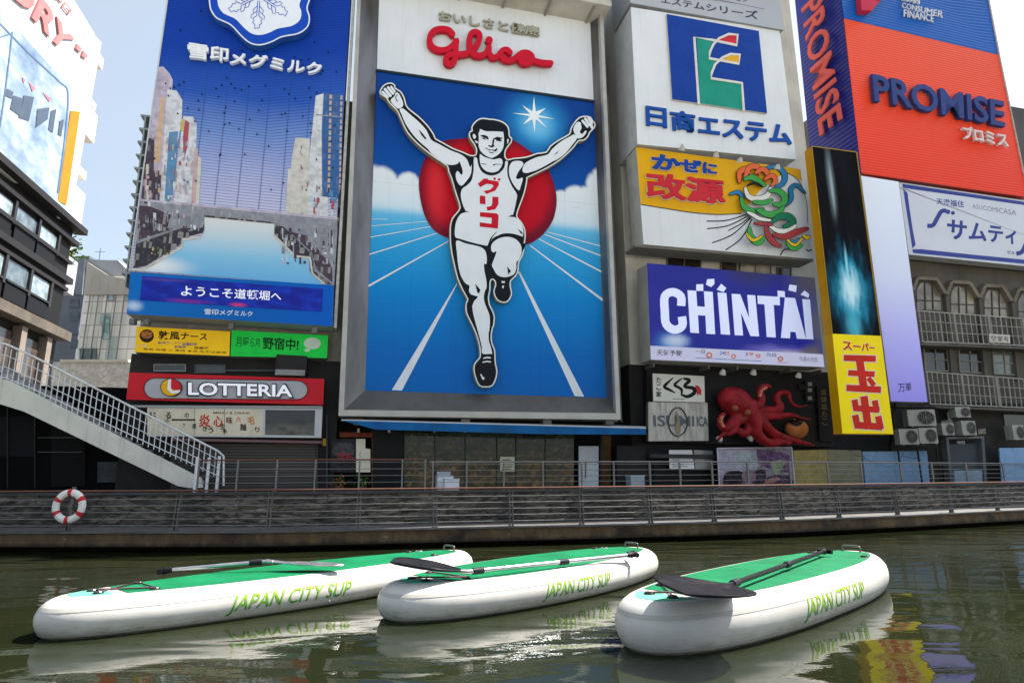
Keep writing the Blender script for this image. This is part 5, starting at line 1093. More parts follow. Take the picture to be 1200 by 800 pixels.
# ================================================================== SIGNS ON THE GREY BUILDING
zE = lambda pts: Z(700, 0, .2126, pts)
EQ = [(733, -40), (907, -10), (930.7, 170), (746.8, 167)]
# estate company board
EQ = [(739.3, 8.5), (913.7, 36), (933, 187), (747, 169)]
OE = 2.1
t = signbox('estate_sign', 'large white box sign with a dark blue square logo and blue estate company characters', EQ, OE, 2.0, paint('#d9dde2', .4, .05, .5, dirt=.10), '#b9bcc0', cat='billboard')
q_ = zE([(382, 78), (890, 172), (936, 625), (413, 548)])
mb = MB(); mb.prism(W, q_, OE + .12, .11, q=q_, side=1); e_ = obj('logo_board', mb, [paint('#123c94', .28, .05, 1), paint('#c9c4bc', .4)], t)
mb = MB()
for (mi, pts) in ((0, [(548, 205), (640, 222), (618, 270), (612, 322), (655, 336), (630, 380), (625, 435), (795, 458), (802, 606), (568, 570)]), (1, [(660, 222), (700, 196), (740, 190), (772, 196), (770, 250)]), (2, [(672, 330), (705, 305), (745, 300), (780, 305), (782, 352)])): mb.prism(W, zE(pts), OE + .125, 0, mi)
obj('logo', mb, [paint('#1f8f7c', .35), paint('#c8303c', .35), paint('#dba62c', .35)], e_)
mb = MB()
for pts in ([(560, 570), (535, 205), (640, 222), (770, 250), (774, 192), (725, 188), (672, 212), (640, 245), (622, 285), (618, 322), (782, 352), (786, 302), (735, 298), (690, 318), (650, 355), (632, 400), (628, 432), (798, 458), (808, 606)],): mb.ribbon(W, zE(pts), 13 * .2126, OE + .15, .03, 0, .0006, 8)
obj('logo_outline', mb, paint('#d5d2cc', .35), e_)
mb = MB()
for ch, q_ in (('日', [(268, 582), (382, 598), (386, 706), (272, 690)]), ('商', [(402, 602), (540, 622), (542, 732), (410, 716)]), ('エステム', [(555, 632), (1062, 692), (1075, 800), (560, 740)])): mb.text(W, ch, zE(q_), OE + .1, .07, 0, .03)
obj('lettering', mb, paint('#174a9e', .35, .05), t)
# grey header above it
HQ = [(730, -140), (898, -110), (918.5, 35.5), (738.5, 3.5)]
t = signbox('header_sign', 'pale grey header board with dark characters above the white estate sign', HQ, OE + .12, 2.0, paint('#a9adb6', .4, .05, .6), '#8f9298', cat='billboard')
mb = MB(); mb.text(W, 'エステムシリーズ', zE([(350, -22), (884, 62), (888, 110), (352, 18)]), OE + .124, 0, 0, .02); mb.ribbon(W, zE([(560, -10), (790, 24)]), .5, OE + .124, 0, 0, capn=0); mb.ribbon(W, zE([(640, -6), (922, 52)]), .5, OE + .124, 0, 0, capn=0)
mb.text(W, '分譲マンション', zE([(560, -62), (830, -20), (832, 18), (562, -22)]), OE + .124, 0, 0, .01); obj('lettering', mb, paint('#3c3f58', .5), t)
# cold medicine board
zK = lambda pts: Z(720, 160, .2126, pts)
KQ = [(745.5, 172.8), (937.9, 198.3), (953.2, 303.5), (754.2, 286.2)]
OK = 1.9
t = signbox('medicine_sign', 'yellow and white medicine billboard with red characters and a green swirl of streamers', KQ, OK, 1.1, paint('#d9dce0', .4, .05, .6, dirt=.12), '#b3b3b0', cat='billboard')
mb = MB(); mb.prism(W, zK([(120, 58), (1025, 180), (1034, 246), (1000, 228), (940, 196), (800, 300), (700, 424), (560, 428), (420, 416), (260, 392), (145, 372)]), OK + .006, 0); obj('yellow_field', mb, paint('#dca413', .4, .05, .8), t)
mb = MB()
for q_, s_, mi in ((zK([(205, 88), (568, 150), (566, 208), (208, 176)]), 'かぜに', 0), (zK([(172, 192), (605, 238), (616, 376), (180, 336)]), '改源', 1)):
    mb.text(W, s_, q_, OK + .14, .05, mi, .04 if mi == 0 else .034)
obj('lettering', mb, [paint('#16429c', .35), paint('#c42a34', .35)], t)
mb = MB()
mb.text(W, 'かぜに', zK([(202, 93), (565, 155), (563, 213), (205, 181)]), OK + .085, .07, 0, .045); mb.text(W, '改源', zK([(169, 196), (602, 243), (613, 381), (177, 341)]), OK + .085, .07, 0, .036); obj('letter_backing', mb, paint('#e2e0d8', .4), t)
# a plain swirl of streamers stands in for the drawn figure
mb = MB(); o_ = OK + .05
def sw(mi, pts, wd, oo):
    pp_ = zK(smooth(pts, 4, False)); n = len(pp_); ws = [wd * .2126 * (.35 + .65 * math.sin(math.pi * min(1, (k + 1) / n * .92))) for k in range(n)]
    mb.ribbon(W, pp_, [w_ + 1.1 for w_ in ws], oo, .02, 5, .0003, 8); mb.ribbon(W, pp_, ws, oo + .012, 0, mi, .0003, 8)
SWL = [(1, [(830, 178), (895, 166), (938, 208), (932, 255), (890, 282)], 30), (1, [(1050, 310), (1005, 268), (972, 290), (975, 345), (935, 385)], 24), (1, [(640, 318), (680, 306), (706, 330), (700, 352)], 22),
       (0, [(690, 250), (690, 200), (725, 178), (745, 200)], 30), (0, [(720, 225), (745, 170), (790, 168), (800, 205)], 30), (0, [(780, 200), (820, 180), (848, 210), (838, 240)], 28), (0, [(830, 235), (870, 215), (890, 245), (868, 268)], 26),
       (2, [(720, 235), (760, 225), (800, 250), (830, 270)], 30), (4, [(722, 285), (740, 330), (790, 345), (845, 325), (860, 285)], 30), (2, [(700, 340), (715, 385), (760, 410), (820, 400)], 30), (2, [(860, 300), (905, 300), (940, 335), (925, 375), (880, 372)], 34), (2, [(770, 360), (820, 365), (870, 350)], 26), (2, [(790, 405), (850, 430), (905, 420), (930, 390)], 34),
       (5, [(735, 270), (775, 255), (815, 275)], 10), (7, [(870, 470), (915, 440), (965, 445), (985, 480), (940, 495)], 40), (4, [(855, 492), (905, 520), (960, 518), (1000, 490)], 26), (4, [(735, 418), (765, 432), (800, 452), (860, 462)], 20), (3, [(775, 478), (820, 482), (870, 485)], 18),
       (3, [(835, 495), (848, 545), (880, 585), (912, 604)], 32), (3, [(880, 540), (940, 552), (1000, 528), (1062, 508)], 34), (2, [(745, 505), (752, 550), (790, 585), (825, 560)], 34), (6, [(728, 535), (765, 572), (815, 548)], 16), (2, [(955, 580), (985, 612), (1030, 600)], 34), (6, [(955, 570), (995, 598), (1035, 562)], 16), (1, [(975, 572), (1000, 580), (1015, 562)], 12), (6, [(1040, 545), (1062, 560), (1078, 548)], 16)]
for i_, (mi_, pts_, wd_) in enumerate(SWL): sw(mi_, pts_, wd_, o_ + i_ * .022)
for a, b, c_ in (((508, 466), (620, 462), (740, 425)), ((510, 508), (630, 490), (750, 430)), ((628, 518), (700, 480), (750, 440)), ((538, 586), (650, 540), (755, 445)), ((612, 626), (700, 560), (758, 455)), ((915, 655), (940, 622), (1010, 628)), ((1058, 622), (1070, 630), (1088, 622))):
    mb.ribbon(W, zK(smooth([a, b, c_], 5, False)), 1.3, OK + .012, 0, 5, .0002, 0)
mb.ribbon(W, zK(smooth([(145, 374), (260, 393), (420, 418), (560, 430), (700, 424)], 4, False)), 1.0, OK + .012, 0, 5, capn=0)
mb.ribbon(W, zK(smooth([(940, 196), (1000, 228), (1040, 290), (1062, 380), (1066, 470)], 4, False)), .8, OK + .012, 0, 5, capn=0)
obj('streamers', mb, [paint(c_, .35, .06) for c_ in ('#d8663c', '#2f7cae', '#3f9a4a', '#9c3a3c', '#d9d8d2', '#17181c', '#d8b028', '#1f6f52')], t)
mb = MB(); mb.prism(W, [(744, 286.5), (953, 304), (953, 306), (744, 289)], OK - .1, 1.0, back=True); obj('shelf', mb, paint('#77756f', .6, .2), t)
def spot(x, y, o, tilt, grp_, lab, base_o):
    a = W.P(x, y, base_o); b = W.P(x, y, o) + UPV * .06; h = b - UPV * .0
    t = thing('spotlight', lab, 'spotlight', a, grp_); mb = MB(); mb.tube([a, a + (b - a) * .6 + UPV * .12, b], .02, 6); obj('arm', mb, DSTEEL, t)
    mb = MB(); d = Vector((0, 0, tilt)) - W.n * .6; d.normalize(); mb.tube([b, b + d * .1, b + d * .22], [.07, .12, .15], 10); hd = obj('lamp_head', mb, paint('#b8b4aa', .4, .1, 3), t)
    mb = MB(); mb.tube([b + d * .221, b + d * .225], [.13, .13], 10); obj('lens', mb, paint('#e0ddd0', .2, .02), hd)
for x, y, l_ in ((800, 172, 'leftmost'), (840, 180, 'second from the left'), (868, 186, 'third from the left'), (912, 194, 'rightmost')): spot(x, y, 2.6, -1, 'spotlights above the medicine sign', f'small spotlight, {l_} of the row above the yellow medicine sign', .1)
for x, y, l_ in ((848, 434.5, 'left'), (884, 434.5, 'middle'), (937, 438, 'right')): spot(x, y, 1.5, -1, 'spotlights above the octopus', f'{l_} one of three pale spotlights above the red octopus', .4)
for x, y, l_ in ((845, 519, 'left'), (881, 518, 'right')): spot(x, y, 1.3, 1, 'spotlights below the octopus', f'pale up-light at the {l_} below the red octopus', .4)
# rental company LED board
zC = lambda pts: Z(730, 290, .20833, pts)
CQ = zC([(135, 88), (1078, 170), (1133, 672), (157, 630)]); OCc = 1.75
m = Mat('led_screen'); uv = m.uv(); sv = m.sep(uv); n_ = m.noise(uv, 2.5, 3.0)
col = m.mix(m.ss(n_, .35, .65), C('#101c8c'), C('#1e2498')); col = m.blob(col, uv, (.62, 1.0), (.25, .25), '#2c2c5a', .9, .1); col = m.blob(col, uv, (.95, .95), (.2, .4), '#4c4a54', .95, .1); col = m.blob(col, uv, (1.0, .45), (.12, .5), '#5a5a62', .9, .1)
col = m.blob(col, uv, (.12, .17), (.14, .18), '#3f86d8', .9, .05); col = m.blob(col, uv, (.14, .2), (.10, .1), '#c4d4ea', .9, .05); col = m.blob(col, uv, (.72, .13), (.28, .12), '#7a72c8', .8, .1); col = m.blob(col, uv, (.8, .12), (.2, .07), '#b5aeca', .9, .05); col = m.blob(col, uv, (.93, .14), (.1, .14), '#6a6660', .9, .1)
col = m.mix(m.ss(sv[1], .142, .138), col, C('#c9cdea')); m.bs(Base_Color=(.02, .02, .03, 1), Roughness=.5, Specular_IOR_Level=.1).emit(col, .25)
t = signbox('rental_sign', 'glowing blue screen with big white jagged-topped capitals and a pale weather strip below', CQ, OCc, 1.0, m.m, '#9c9b97', cat='billboard')
mb = MB()
LW = Mat('lit_white').bs(Base_Color=C('#c2c6de'), Roughness=.5).emit(C('#c9d0f4'), .15).m
for ch, q_ in (('C', [(206, 226), (350, 240), (357, 492), (218, 482)]), ('H', [(365, 240), (508, 250), (519, 486), (380, 478)]), ('N', [(612, 258), (745, 268), (765, 500), (632, 492)]), ('T', [(757, 272), (882, 278), (862, 504), (800, 503)]), ('A', [(915, 282), (985, 286), (1030, 516), (892, 508)])):
    if ch == 'T': mb.prism(W, zC([(757, 270), (882, 277), (883, 325), (848, 322), (860, 505), (810, 502), (797, 319), (760, 316)]), OCc + .02, .02); continue
    if ch == 'A':
        mb.prism(W, zC([(912, 280), (968, 284), (1030, 514), (980, 512), (972, 475), (942, 473), (940, 510), (890, 507)]), OCc + .02, .02); continue
    if ch == 'N': mb.prism(W, zC([(612, 260), (660, 263), (712, 400), (700, 266), (744, 269), (766, 499), (718, 497), (664, 360), (676, 494), (630, 492)]), OCc + .02, .02); continue
    if ch == 'H': mb.prism(W, zC([(364, 240), (412, 243), (418, 330), (462, 333), (456, 246), (505, 249), (519, 487), (470, 484), (465, 382), (422, 380), (428, 481), (380, 478)]), OCc + .02, .02); continue
    mb.ribbon(W, zC(smooth([(328, 328), (326, 275), (280, 250), (236, 275), (236, 360), (244, 430), (290, 462), (334, 440), (332, 388)], 4, False)), 9.6, OCc + .02, .02, 0, .0003, 0)
for pts in ([(533, 252), (582, 256), (603, 490), (552, 487)], [(1010, 290), (1052, 292), (1072, 516), (1032, 514)], [(413, 207), (452, 206), (452, 244), (414, 243)], [(475, 178), (514, 176), (515, 205), (497, 222), (468, 208)], [(553, 204), (582, 228), (566, 250), (528, 236)], [(870, 242), (910, 246), (912, 280), (872, 276)], [(938, 208), (978, 214), (974, 250), (932, 240)], [(1022, 242), (1048, 262), (1044, 282), (1000, 264)]): mb.prism(W, zC(pts), OCc + .022, .02)
obj('lettering', mb, LW, t)
mb = MB(); mb.text(W, '天気予報', zC([(190, 572), (333, 578), (333, 612), (190, 606)]), OCc + .006, 0, 0, .015)
for (s_, x, y, w_, mi) in (('一日', 408, 574, 52, 0), ('24', 545, 582, 28, 1), ('日', 575, 584, 22, 2), ('3', 688, 588, 14, 1), ('9', 706, 588, 28, 2), ('℃', 745, 598, 24, 2), ('70', 808, 592, 24, 1), ('日', 840, 594, 22, 0)): mb.text(W, s_, zC([(x, y), (x + w_, y + 1), (x + w_, y + 21), (x, y + 20)]), OCc + .006, 0, mi, .015)
for x, y, r_ in ((485, 605, 18), (622, 612, 14), (762, 610, 12), (886, 626, 16)): mb.prism(W, zC(circ(x, y, r_, r_ * .95, 12)), OCc + .005, 0, 2); mb.prism(W, zC(circ(x, y, r_ * .5, r_ * .5, 8)), OCc + .007, 0, 3)
for a, b, mi in (((408, 620), (510, 624), 1), ((515, 625), (780, 638), 1), ((868, 646), (930, 648), 2)): mb.ribbon(W, zC([a, b]), .7, OCc + .006, 0, mi, capn=0)
mb.text(W, '今週の天気', zC([(990, 612), (1095, 618), (1096, 645), (992, 640)]), OCc + .006, 0, 0, .0)
obj('strip_lettering', mb, [paint('#4a4a58', .5), paint('#3f6fb0', .5), paint('#d8746a', .5), paint('#dcd8e0', .5)], t)
mb = MB()
for x in (170, 480, 640, 940, 1110): a = W.P(*zC([(x, 640 + x * .04)])[0], OCc - .3); mb.box(a - UPV * .18, W.u * .06, -W.n * .8, UPV * .17)
obj('supports', mb, DSTEEL, t)
# kukuru board, wooden board, octopus wall
zO = lambda pts: Z(730, 420, .2167, pts)
mb = MB(); ow = thing('octopus_wall', 'black panelled wall carrying the red octopus above the photo panel', 'wall', W.P(860, 523, .5))
mb.prism(W, zO([(130, 30), (1112, 78), (1148, 478), (135, 452)]), .5, .44, back=True); obj('panel', mb, paint('#242325', .55, .25, 1.3, dirt=.15), ow)
mb = MB(); mb.prism(W, zO([(1048, 150), (1122, 148), (1145, 450), (1065, 446)]), .62, .1); e_ = obj('side_panel', mb, paint('#19181a', .5, .2, 2), ow)
mb = MB()
for i, ch in enumerate('道頓堀たこ'): mb.text(W, ch, zO([(1068 + i * 2, 165 + i * 40), (1098 + i * 2, 165 + i * 40), (1100 + i * 2, 197 + i * 40), (1070 + i * 2, 197 + i * 40)]), .625, 0, 0, .0)
obj('lettering', mb, paint('#7a6c34', .5), e_)
mb = MB(); mb.prism(W, zO([(985, 120), (1030, 118), (1036, 235), (990, 236)]), .66, .14); mb.prism(W, zO([(950, 140), (984, 138), (985, 168), (952, 170)]), .64, .1); e_ = obj('junction_box', mb, paint('#1f1f21', .5), ow)
mb = MB()
for y in (128, 160, 204): mb.prism(W, zO([(1000, y), (1022, y), (1023, y + 20), (1001, y + 20)]), .664, 0)
obj('plate', mb, paint('#8d8d90', .5), e_)
def cable(pts, o): mb = MB(); mb.tube([W.P(x, y, o) for x, y in smooth(zO(pts), 5, False)], .015, 5); obj('cable', mb, paint('#1a1a1a', .5), ow)
cable([(700, 70), (690, 110), (710, 150), (705, 190)], .75); cable([(450, 68), (470, 150), (480, 190), (520, 210)], .7); cable([(560, 75), (600, 120), (606, 150)], .75); cable([(850, 120), (820, 155), (800, 165)], .75)
q_ = zO([(160, 80), (440, 95), (443, 236), (164, 230)])
t = signbox('eatery_sign', 'square white sign with thick black brush script and a small red figure mark', q_, .85, .25, paint('#cfccc4', .4, .06, 1), '#3a3937')
mb = MB()
for pts, ws in (([(270, 105), (232, 140), (226, 155), (255, 170), (282, 185)], [1.2, 3.4, 3.6, 3.0, 1.0]), ([(318, 108), (280, 140), (300, 155), (318, 170), (316, 200)], [1.4, 3.4, 3.2, 3.2, 1.2]), ([(330, 108), (360, 118), (332, 150), (380, 160), (386, 185), (350, 205), (318, 195)], [2.4, 4.2, 3.4, 4.4, 4.6, 4.0, 2.2])):
    sp_ = smooth([(x, y, w_) for (x, y), w_ in zip(pts, ws)], 4, False); mb.ribbon(W, zO([(x, y) for x, y, w_ in sp_]), [w_ for x, y, w_ in sp_], .855, 0, 0, .0004, 6)
for i, ch in enumerate('たこ家'): mb.text(W, ch, zO([(180, 100 + i * 38), (208, 100 + i * 38), (208, 132 + i * 38), (180, 132 + i * 38)]), .855, 0, 0, .02)
mb.text(W, 'KUKURU', zO([(272, 214), (335, 217), (335, 223), (272, 221)]), .855, 0, 0, .02)
mb.prism(W, zO([(392, 142), (412, 150), (425, 172), (422, 200), (410, 190), (402, 202), (398, 178), (390, 165)]), .855, 0, 1)
obj('lettering', mb, [paint('#15151a', .5), paint('#b8302c', .5)], t)
q_ = zO([(137, 234), (458, 238), (464, 444), (138, 446)])
m = Mat('white_boards'); uv = m.uv(); sx = m.ma('FRACT', m.ma('MULTIPLY', m.sep(uv)[0], 5.0)); col = m.mix(m.ss(m.noise(m.vm('MULTIPLY', uv, (12, 1.5, 0)), 1.0, 5.0), .35, .7), C('#b9b5ac'), C('#928e86')); col = m.mix(m.ss(m.ma('ABSOLUTE', m.ma('SUBTRACT', sx, .5)), .485, .497), col, C('#55524d')); m.bs(Base_Color=col, Roughness=.7)
t = signbox('wooden_sign', 'white planked board with an oval emblem and weathered grey letters', q_, .8, .2, m.m, '#6b6862')
mb = MB(); oc = zO(smooth([(298, 264), (330, 285), (350, 340), (335, 395), (298, 418), (262, 395), (246, 340), (265, 285)], 4)); mb.ribbon(W, oc + oc[:1], 1.3, .85, .04, 0, .0002, 0); mb.prism(W, zO(smooth([(292, 282), (306, 330), (314, 390), (300, 408), (285, 385), (282, 320)], 3)), .83, .02, 1)
obj('emblem', mb, [paint('#4a4844', .5), paint('#8b7d68', .5)], t)
mb = MB(); mb.text(W, 'ISUMI', zO([(165, 305), (385, 310), (386, 366), (168, 366)]), .83, .02, 0, .01); mb.text(W, 'ICA', zO([(400, 312), (458, 314), (460, 366), (402, 366)]), .83, .02, 0, .01); obj('lettering', mb, paint('#5b6068', .5), t)
# octopus: one continuous body
def octo():
    mb = MB(); k = .2167 * .036
    c_ = W.P(*zO([(606, 236)])[0], 1.15); vs, fs = [], []
    N1, N2 = 24, 14
    for i in range(N2 + 1):
        ph = math.pi * i / N2
        for j in range(N1):
            th = 2 * math.pi * j / N1; sq = 1 + .10 * math.cos(ph); lx = math.sin(ph) * math.cos(th) * 100 * k * sq; ly = math.sin(ph) * math.sin(th) * 80 * k; lz_ = math.cos(ph) * 88 * k
            vs.append(c_ + W.u * (lx + lz_ * -.15) + W.n * ly + UPV * lz_)
    fs = [(i * N1 + j, i * N1 + (j + 1) % N1, (i + 1) * N1 + (j + 1) % N1, (i + 1) * N1 + j) for i in range(N2) for j in range(N1)]
    mb.add(vs, fs)
    tn = [([(660, 270), (700, 255), (735, 250), (748, 215), (738, 180), (755, 155), (782, 148), (802, 156)], 36, 9, 1.25, 1.5), ([(690, 280), (750, 280), (820, 282), (850, 262), (832, 225), (838, 195), (868, 182), (895, 190), (902, 220), (925, 250), (960, 260), (1002, 250)], 32, 4, 1.2, 1.35), ([(690, 300), (760, 312), (840, 312), (910, 305), (965, 322), (1022, 330)], 30, 4, 1.3, 1.2),
          ([(690, 300), (750, 345), (800, 395), (860, 425), (930, 445), (990, 458), (1036, 472)], 42, 6, 1.35, 1.3), ([(690, 300), (712, 350), (722, 400), (755, 440), (810, 458), (860, 452), (905, 462)], 46, 12, 1.45, 1.35), ([(680, 320), (648, 328), (614, 345), (608, 385), (575, 405), (540, 410), (512, 442)], 32, 7, 1.4, 1.3), ([(670, 330), (682, 365), (668, 398), (640, 402), (628, 378)], 32, 20, 1.3, 1.35),
          ([(620, 300), (588, 350), (565, 378), (535, 365), (526, 330), (540, 304), (556, 306)], 34, 10, 1.25, 1.4), ([(680, 300), (700, 250), (715, 240)], 34, 26, 1.4, 1.4)]
    for pts, r0, r1, o0, o1 in tn:
        sp_ = smooth(pts, 5, False); n = len(sp_)
        mb.tube([W.P(*zO([p])[0], o0 + (o1 - o0) * i / n) for i, p in enumerate(sp_)], [(r0 + (r1 - r0) * i / (n - 1)) * k for i in range(n)], 10)
    tmp = obj('tmp_body', mb, paint('#8a1c24', .34, .35, 2.2, dirt=.45, bump=.35, bsc=10, name='octopus_red'), base=(0, 0, 0))
    md = tmp.modifiers.new('r', 'REMESH'); md.mode = 'VOXEL'; md.voxel_size = .035; md2 = tmp.modifiers.new('s', 'SMOOTH'); md2.factor = .5; md2.iterations = 3
    bpy.context.view_layer.update(); me = bpy.data.meshes.new_from_object(tmp.evaluated_get(bpy.context.evaluated_depsgraph_get()))
    base = W.P(*zO([(700, 470)])[0], 1.0); mats = tmp.data.materials[0]; t = thing('octopus', 'big red sculpted octopus with curling arms mounted on a black wall', 'octopus', base)
    me.transform(Matrix.Translation(-base)); me.polygons.foreach_set('use_smooth', [True] * len(me.polygons)); me.materials.clear(); me.materials.append(mats); me.name = 'body'
    bpy.data.objects.remove(tmp); o = bpy.data.objects.new('body', me); COL.objects.link(o); o.parent = t; ORG[o.name] = base
    for (x, y, o_) in ((614, 268, 1.72), (680, 290, 1.68)):
        c_ = W.P(*zO([(x, y)])[0], o_); mb = MB(); s_ = []
        mb.tube([c_ - W.n * .12, c_, c_ + W.n * .05], [.15, .12, .05], 10); obj('eye', mb, paint('#8f5038', .4), t)
    for pts in (([(775, 158), (752, 175), (744, 200)]), ([(540, 315), (532, 340), (545, 365)])):
        for p in smooth(pts, 2, False): c_ = W.P(*zO([p])[0], 1.5 + .28); mb = MB(); mb.tube([c_ - W.n * .1, c_ + W.n * .02], [.06, .05], 8); obj('sucker', mb, paint('#c4745c', .4), t)
octo()
c_ = W.P(*zO([(938, 380)])[0], 1.0); t = thing('dumpling_ball', 'round orange-brown dumpling model with black sauce held below the octopus arm', 'food model', c_ - UPV * .45)
mb = MB(); N1, N2 = 20, 12; r_ = .46
def ballm(r_, i0, i1, wob):
    vs = []
    for i in range(N2 + 1):
        ph = math.pi * (i0 + (i1 - i0) * i / N2)
        for j in range(N1):
            th = 2 * math.pi * j / N1; pe = ph + (wob * math.sin(3 * th + 1) * (i / N2) if wob else 0); vs.append(c_ + Vector((math.sin(pe) * math.cos(th) * r_ * 1.12, math.sin(pe) * math.sin(th) * r_, math.cos(pe) * r_)))
    return vs, [(i * N1 + j, i * N1 + (j + 1) % N1, (i + 1) * N1 + (j + 1) % N1, (i + 1) * N1 + j) for i in range(N2) for j in range(N1)]
v_, f_ = ballm(r_, 0, 1, 0); mb.add(v_, f_, 0, None, True); obj('ball', mb, paint('#b06a3c', .4, .2, 4), t)
mb = MB(); v_, f_ = ballm(r_ + .015, 0, .36, .28); mb.add(v_, f_, 0, None, True); obj('sauce', mb, paint('#241a16', .3, .2, 4), t)
for k in range(10): a = rnd.uniform(0, 6.28); b = rnd.uniform(.3, .8); mb = MB(); mb.cbox(c_ + Vector((math.cos(a) * math.sin(b) * .5, math.sin(a) * math.sin(b) * .46, math.cos(b) * .47)), .07, .06, .03, 0, a); obj('flake', mb, paint('#c8b070', .5), t)

# ================================================================== RIGHT HAND SIGNS
zT = lambda pts: Z(930, 160, .225, pts)
# loan company box: the front face meets a side face that runs back into the wall
OP = 1.3
pb = thing('loan_billboard', 'huge red and blue corner billboard with dark blue capitals, its navy side turned left', 'billboard', W.P(1090, 215, OP))
def ribbed(name, stops, n, rough=.35, axis=1, hexline='#000000', k=.35):
    m = Mat(name); uv = m.uv(); s_ = m.sep(uv); ln = m.ma('SINE', m.ma('MULTIPLY', s_[axis], 6.2832 * n)); v = m.ma('ADD', s_[1], m.ma('MULTIPLY', m.ma('SUBTRACT', m.noise(uv, 3.0, 3.0), .5), .1))
    col = m.ramp(v, stops); col = m.mix(m.ss(ln, .2, .95, 0, k), col, C(hexline)); m.bs(Base_Color=col, Roughness=rough, Specular_IOR_Level=.15).bump(ln, .3, .03); return m
RQ = [(989, 22), (1171.5, 65), (1206, 231.5), (1009.5, 203)]
UQ = [(970, -130), (1140, -100), (1171.5, 64.5), (989, 21.5)]
m = ribbed('louvre_red', [(0, '#ee3d22'), (.5, '#f04a2c'), (1, '#ea5230')], 60, hexline='#a82a18', k=.22); uv = m.uv(); mb = MB(); mb.prism(W, RQ, OP, .3, q=RQ); obj('red_face', mb, m.m, pb)
m = ribbed('louvre_blue', [(0, '#155cb4'), (1, '#1052a4')], 48, hexline='#0c2c60', k=.25); mb = MB(); mb.prism(W, UQ, OP, .3, q=UQ); obj('blue_face', mb, m.m, pb)
mb = MB(); c0, c1 = W.P(1009.5, 203, OP), W.P(970, -130, OP); d_ = -W.n * 3.4
LPm = ribbed('louvre_navy', [(0, '#2a2f8c'), (.4, '#232c84'), (1, '#2b3a9c')], 70, axis=1, hexline='#0c1038', k=.5)
mb.quad(c0 + d_, c0, c1, c1 + d_); obj('side_face', mb, LPm.m, pb)
mb = MB(); r0, r1, r2 = W.P(*RQ[2], OP), W.P(*RQ[1], OP), W.P(*UQ[1], OP); mb.quad(r0, r0 + d_, r1 + d_, r1); mb.quad(r1, r1 + d_, r2 + d_, r2); mb.quad(c1, r2, r2 + d_, c1 + d_); mb.quad(c0, r0, r0 + d_, c0 + d_); mb.quad(c0 + d_, r0 + d_, r2 + d_, c1 + d_)
obj('housing', mb, paint('#8d8c90', .6, .1), pb)
mb = MB(); mb.ribbon(W, [RQ[1], RQ[2]], 1.4, OP + .05, .1, 0, capn=0); mb.ribbon(W, [UQ[2], UQ[1]], 1.4, OP + .05, .1, 0, capn=0); obj('edge_trim', mb, paint('#b9a8a4', .5, .3, 8), pb)
zP = lambda pts: Z(900, 0, .25, pts)
mb = MB(); mb.text(W, 'PROMISE', zP([(488, 344), (1108, 474), (1112, 596), (502, 474)]), OP + .3, .2, 0, .02); obj('lettering', mb, paint('#33437e', .45, .1), pb)
mb = MB(); mb.text(W, 'プロミス', zP([(912, 588), (1120, 626), (1130, 690), (920, 648)]), OP + .3, .15, 0, .02); obj('lettering', mb, paint('#e0d2d0', .4), pb)
mb = MB(); mb.text(W, 'CONSUMER', zP([(630, 12), (824, 54), (820, 84), (630, 36)]), OP + .15, .05, 0, 0); mb.text(W, 'FINANCE', zP([(638, 44), (778, 72), (778, 104), (638, 78)]), OP + .15, .05, 0, 0); mb.text(W, 'LOAN', zP([(632, -26), (712, -8), (712, 20), (632, 0)]), OP + .2, .1, 0, .008); obj('lettering', mb, paint('#d3d6dc', .4), pb)
mb = MB(); mb.prism(W, zP([(430, -60), (500, -50), (530, 0), (488, 50), (440, 50)]), OP + .4, .35); mb.prism(W, zP([(505, -50), (560, -60), (545, -20), (530, 0), (512, 20), (500, -30)]), OP + .4, .35, 0); obj('logo', mb, paint('#c4344c', .4), pb)
SPn = Plane(c0, -W.n)
SPn.n = -W.u; SPn.p0 = c0
mb = MB(); mb.text(SPn, 'PROMISE', [(961, -12), (986.5, 139), (960, 160), (938.5, 11)], .14, .1, 0, .015); obj('lettering', mb, paint('#e0625a', .45, .1), pb)
mb = MB(); a = W.at(930, 100, OP - 3.5, 14.2); b_ = c1 + d_; p_ = W.P(947, 171, OP - 3.0); obj  # side trim with a coppery edge
# supermarket sign with the dark screen above
OT = 3.3
m = Mat('night_screen'); uv = m.uv(); col = m.mix(m.ss(m.noise(uv, 5, 5.0), .35, .7), C('#050608'), C('#0b0d11'))
col = m.blob(col, uv, (.33, .82), (.12, .3), '#5a6a70', .85, .06); col = m.blob(col, uv, (.34, .78), (.05, .2), '#8d9aa0', .7, .04)
col = m.blob(col, uv, (.48, .22), (.62, .3), '#0f5a78', .9, .35); col = m.blob(col, uv, (.48, .22), (.44, .2), '#2f9ab8', .9, .35); col = m.blob(col, uv, (.48, .23), (.3, .13), '#a8c4cc', .95, .2); col = m.blob(col, uv, (.46, .36), (.05, .14), '#7fc0d4', .8, .04); col = m.blob(col, uv, (.46, .04), (.22, .14), '#3f92a8', .9, .2)
m.bs(Base_Color=(.004, .004, .005, 1), Roughness=.5, Specular_IOR_Level=.02).emit(col, .42)
TQ = [(951.4, 171.3), (1004, 178.3), (1032.5, 393.5), (975.5, 391)]; YQ = [(975.5, 391), (1032.5, 393.5), (1047, 508.5), (987.3, 508)]
sm = thing('supermarket_sign', 'tall narrow lightbox, dark blue picture on top and yellow with red characters below', 'lightbox', W.P(1015, 508, OT))
mb = MB(); mb.prism(W, TQ, OT, .5, q=TQ, side=1); obj('picture_screen', mb, [m.m, paint('#c08a10', .4, .08)], sm)
YL = paint('#e8cf10', .4, .05, 1, emit=.06, name='lightbox_yellow')
mb = MB(); mb.prism(W, YQ, OT, .5, q=YQ, side=1); obj('yellow_face', mb, [YL, paint('#c8960c', .4, .08)], sm)
mb = MB()
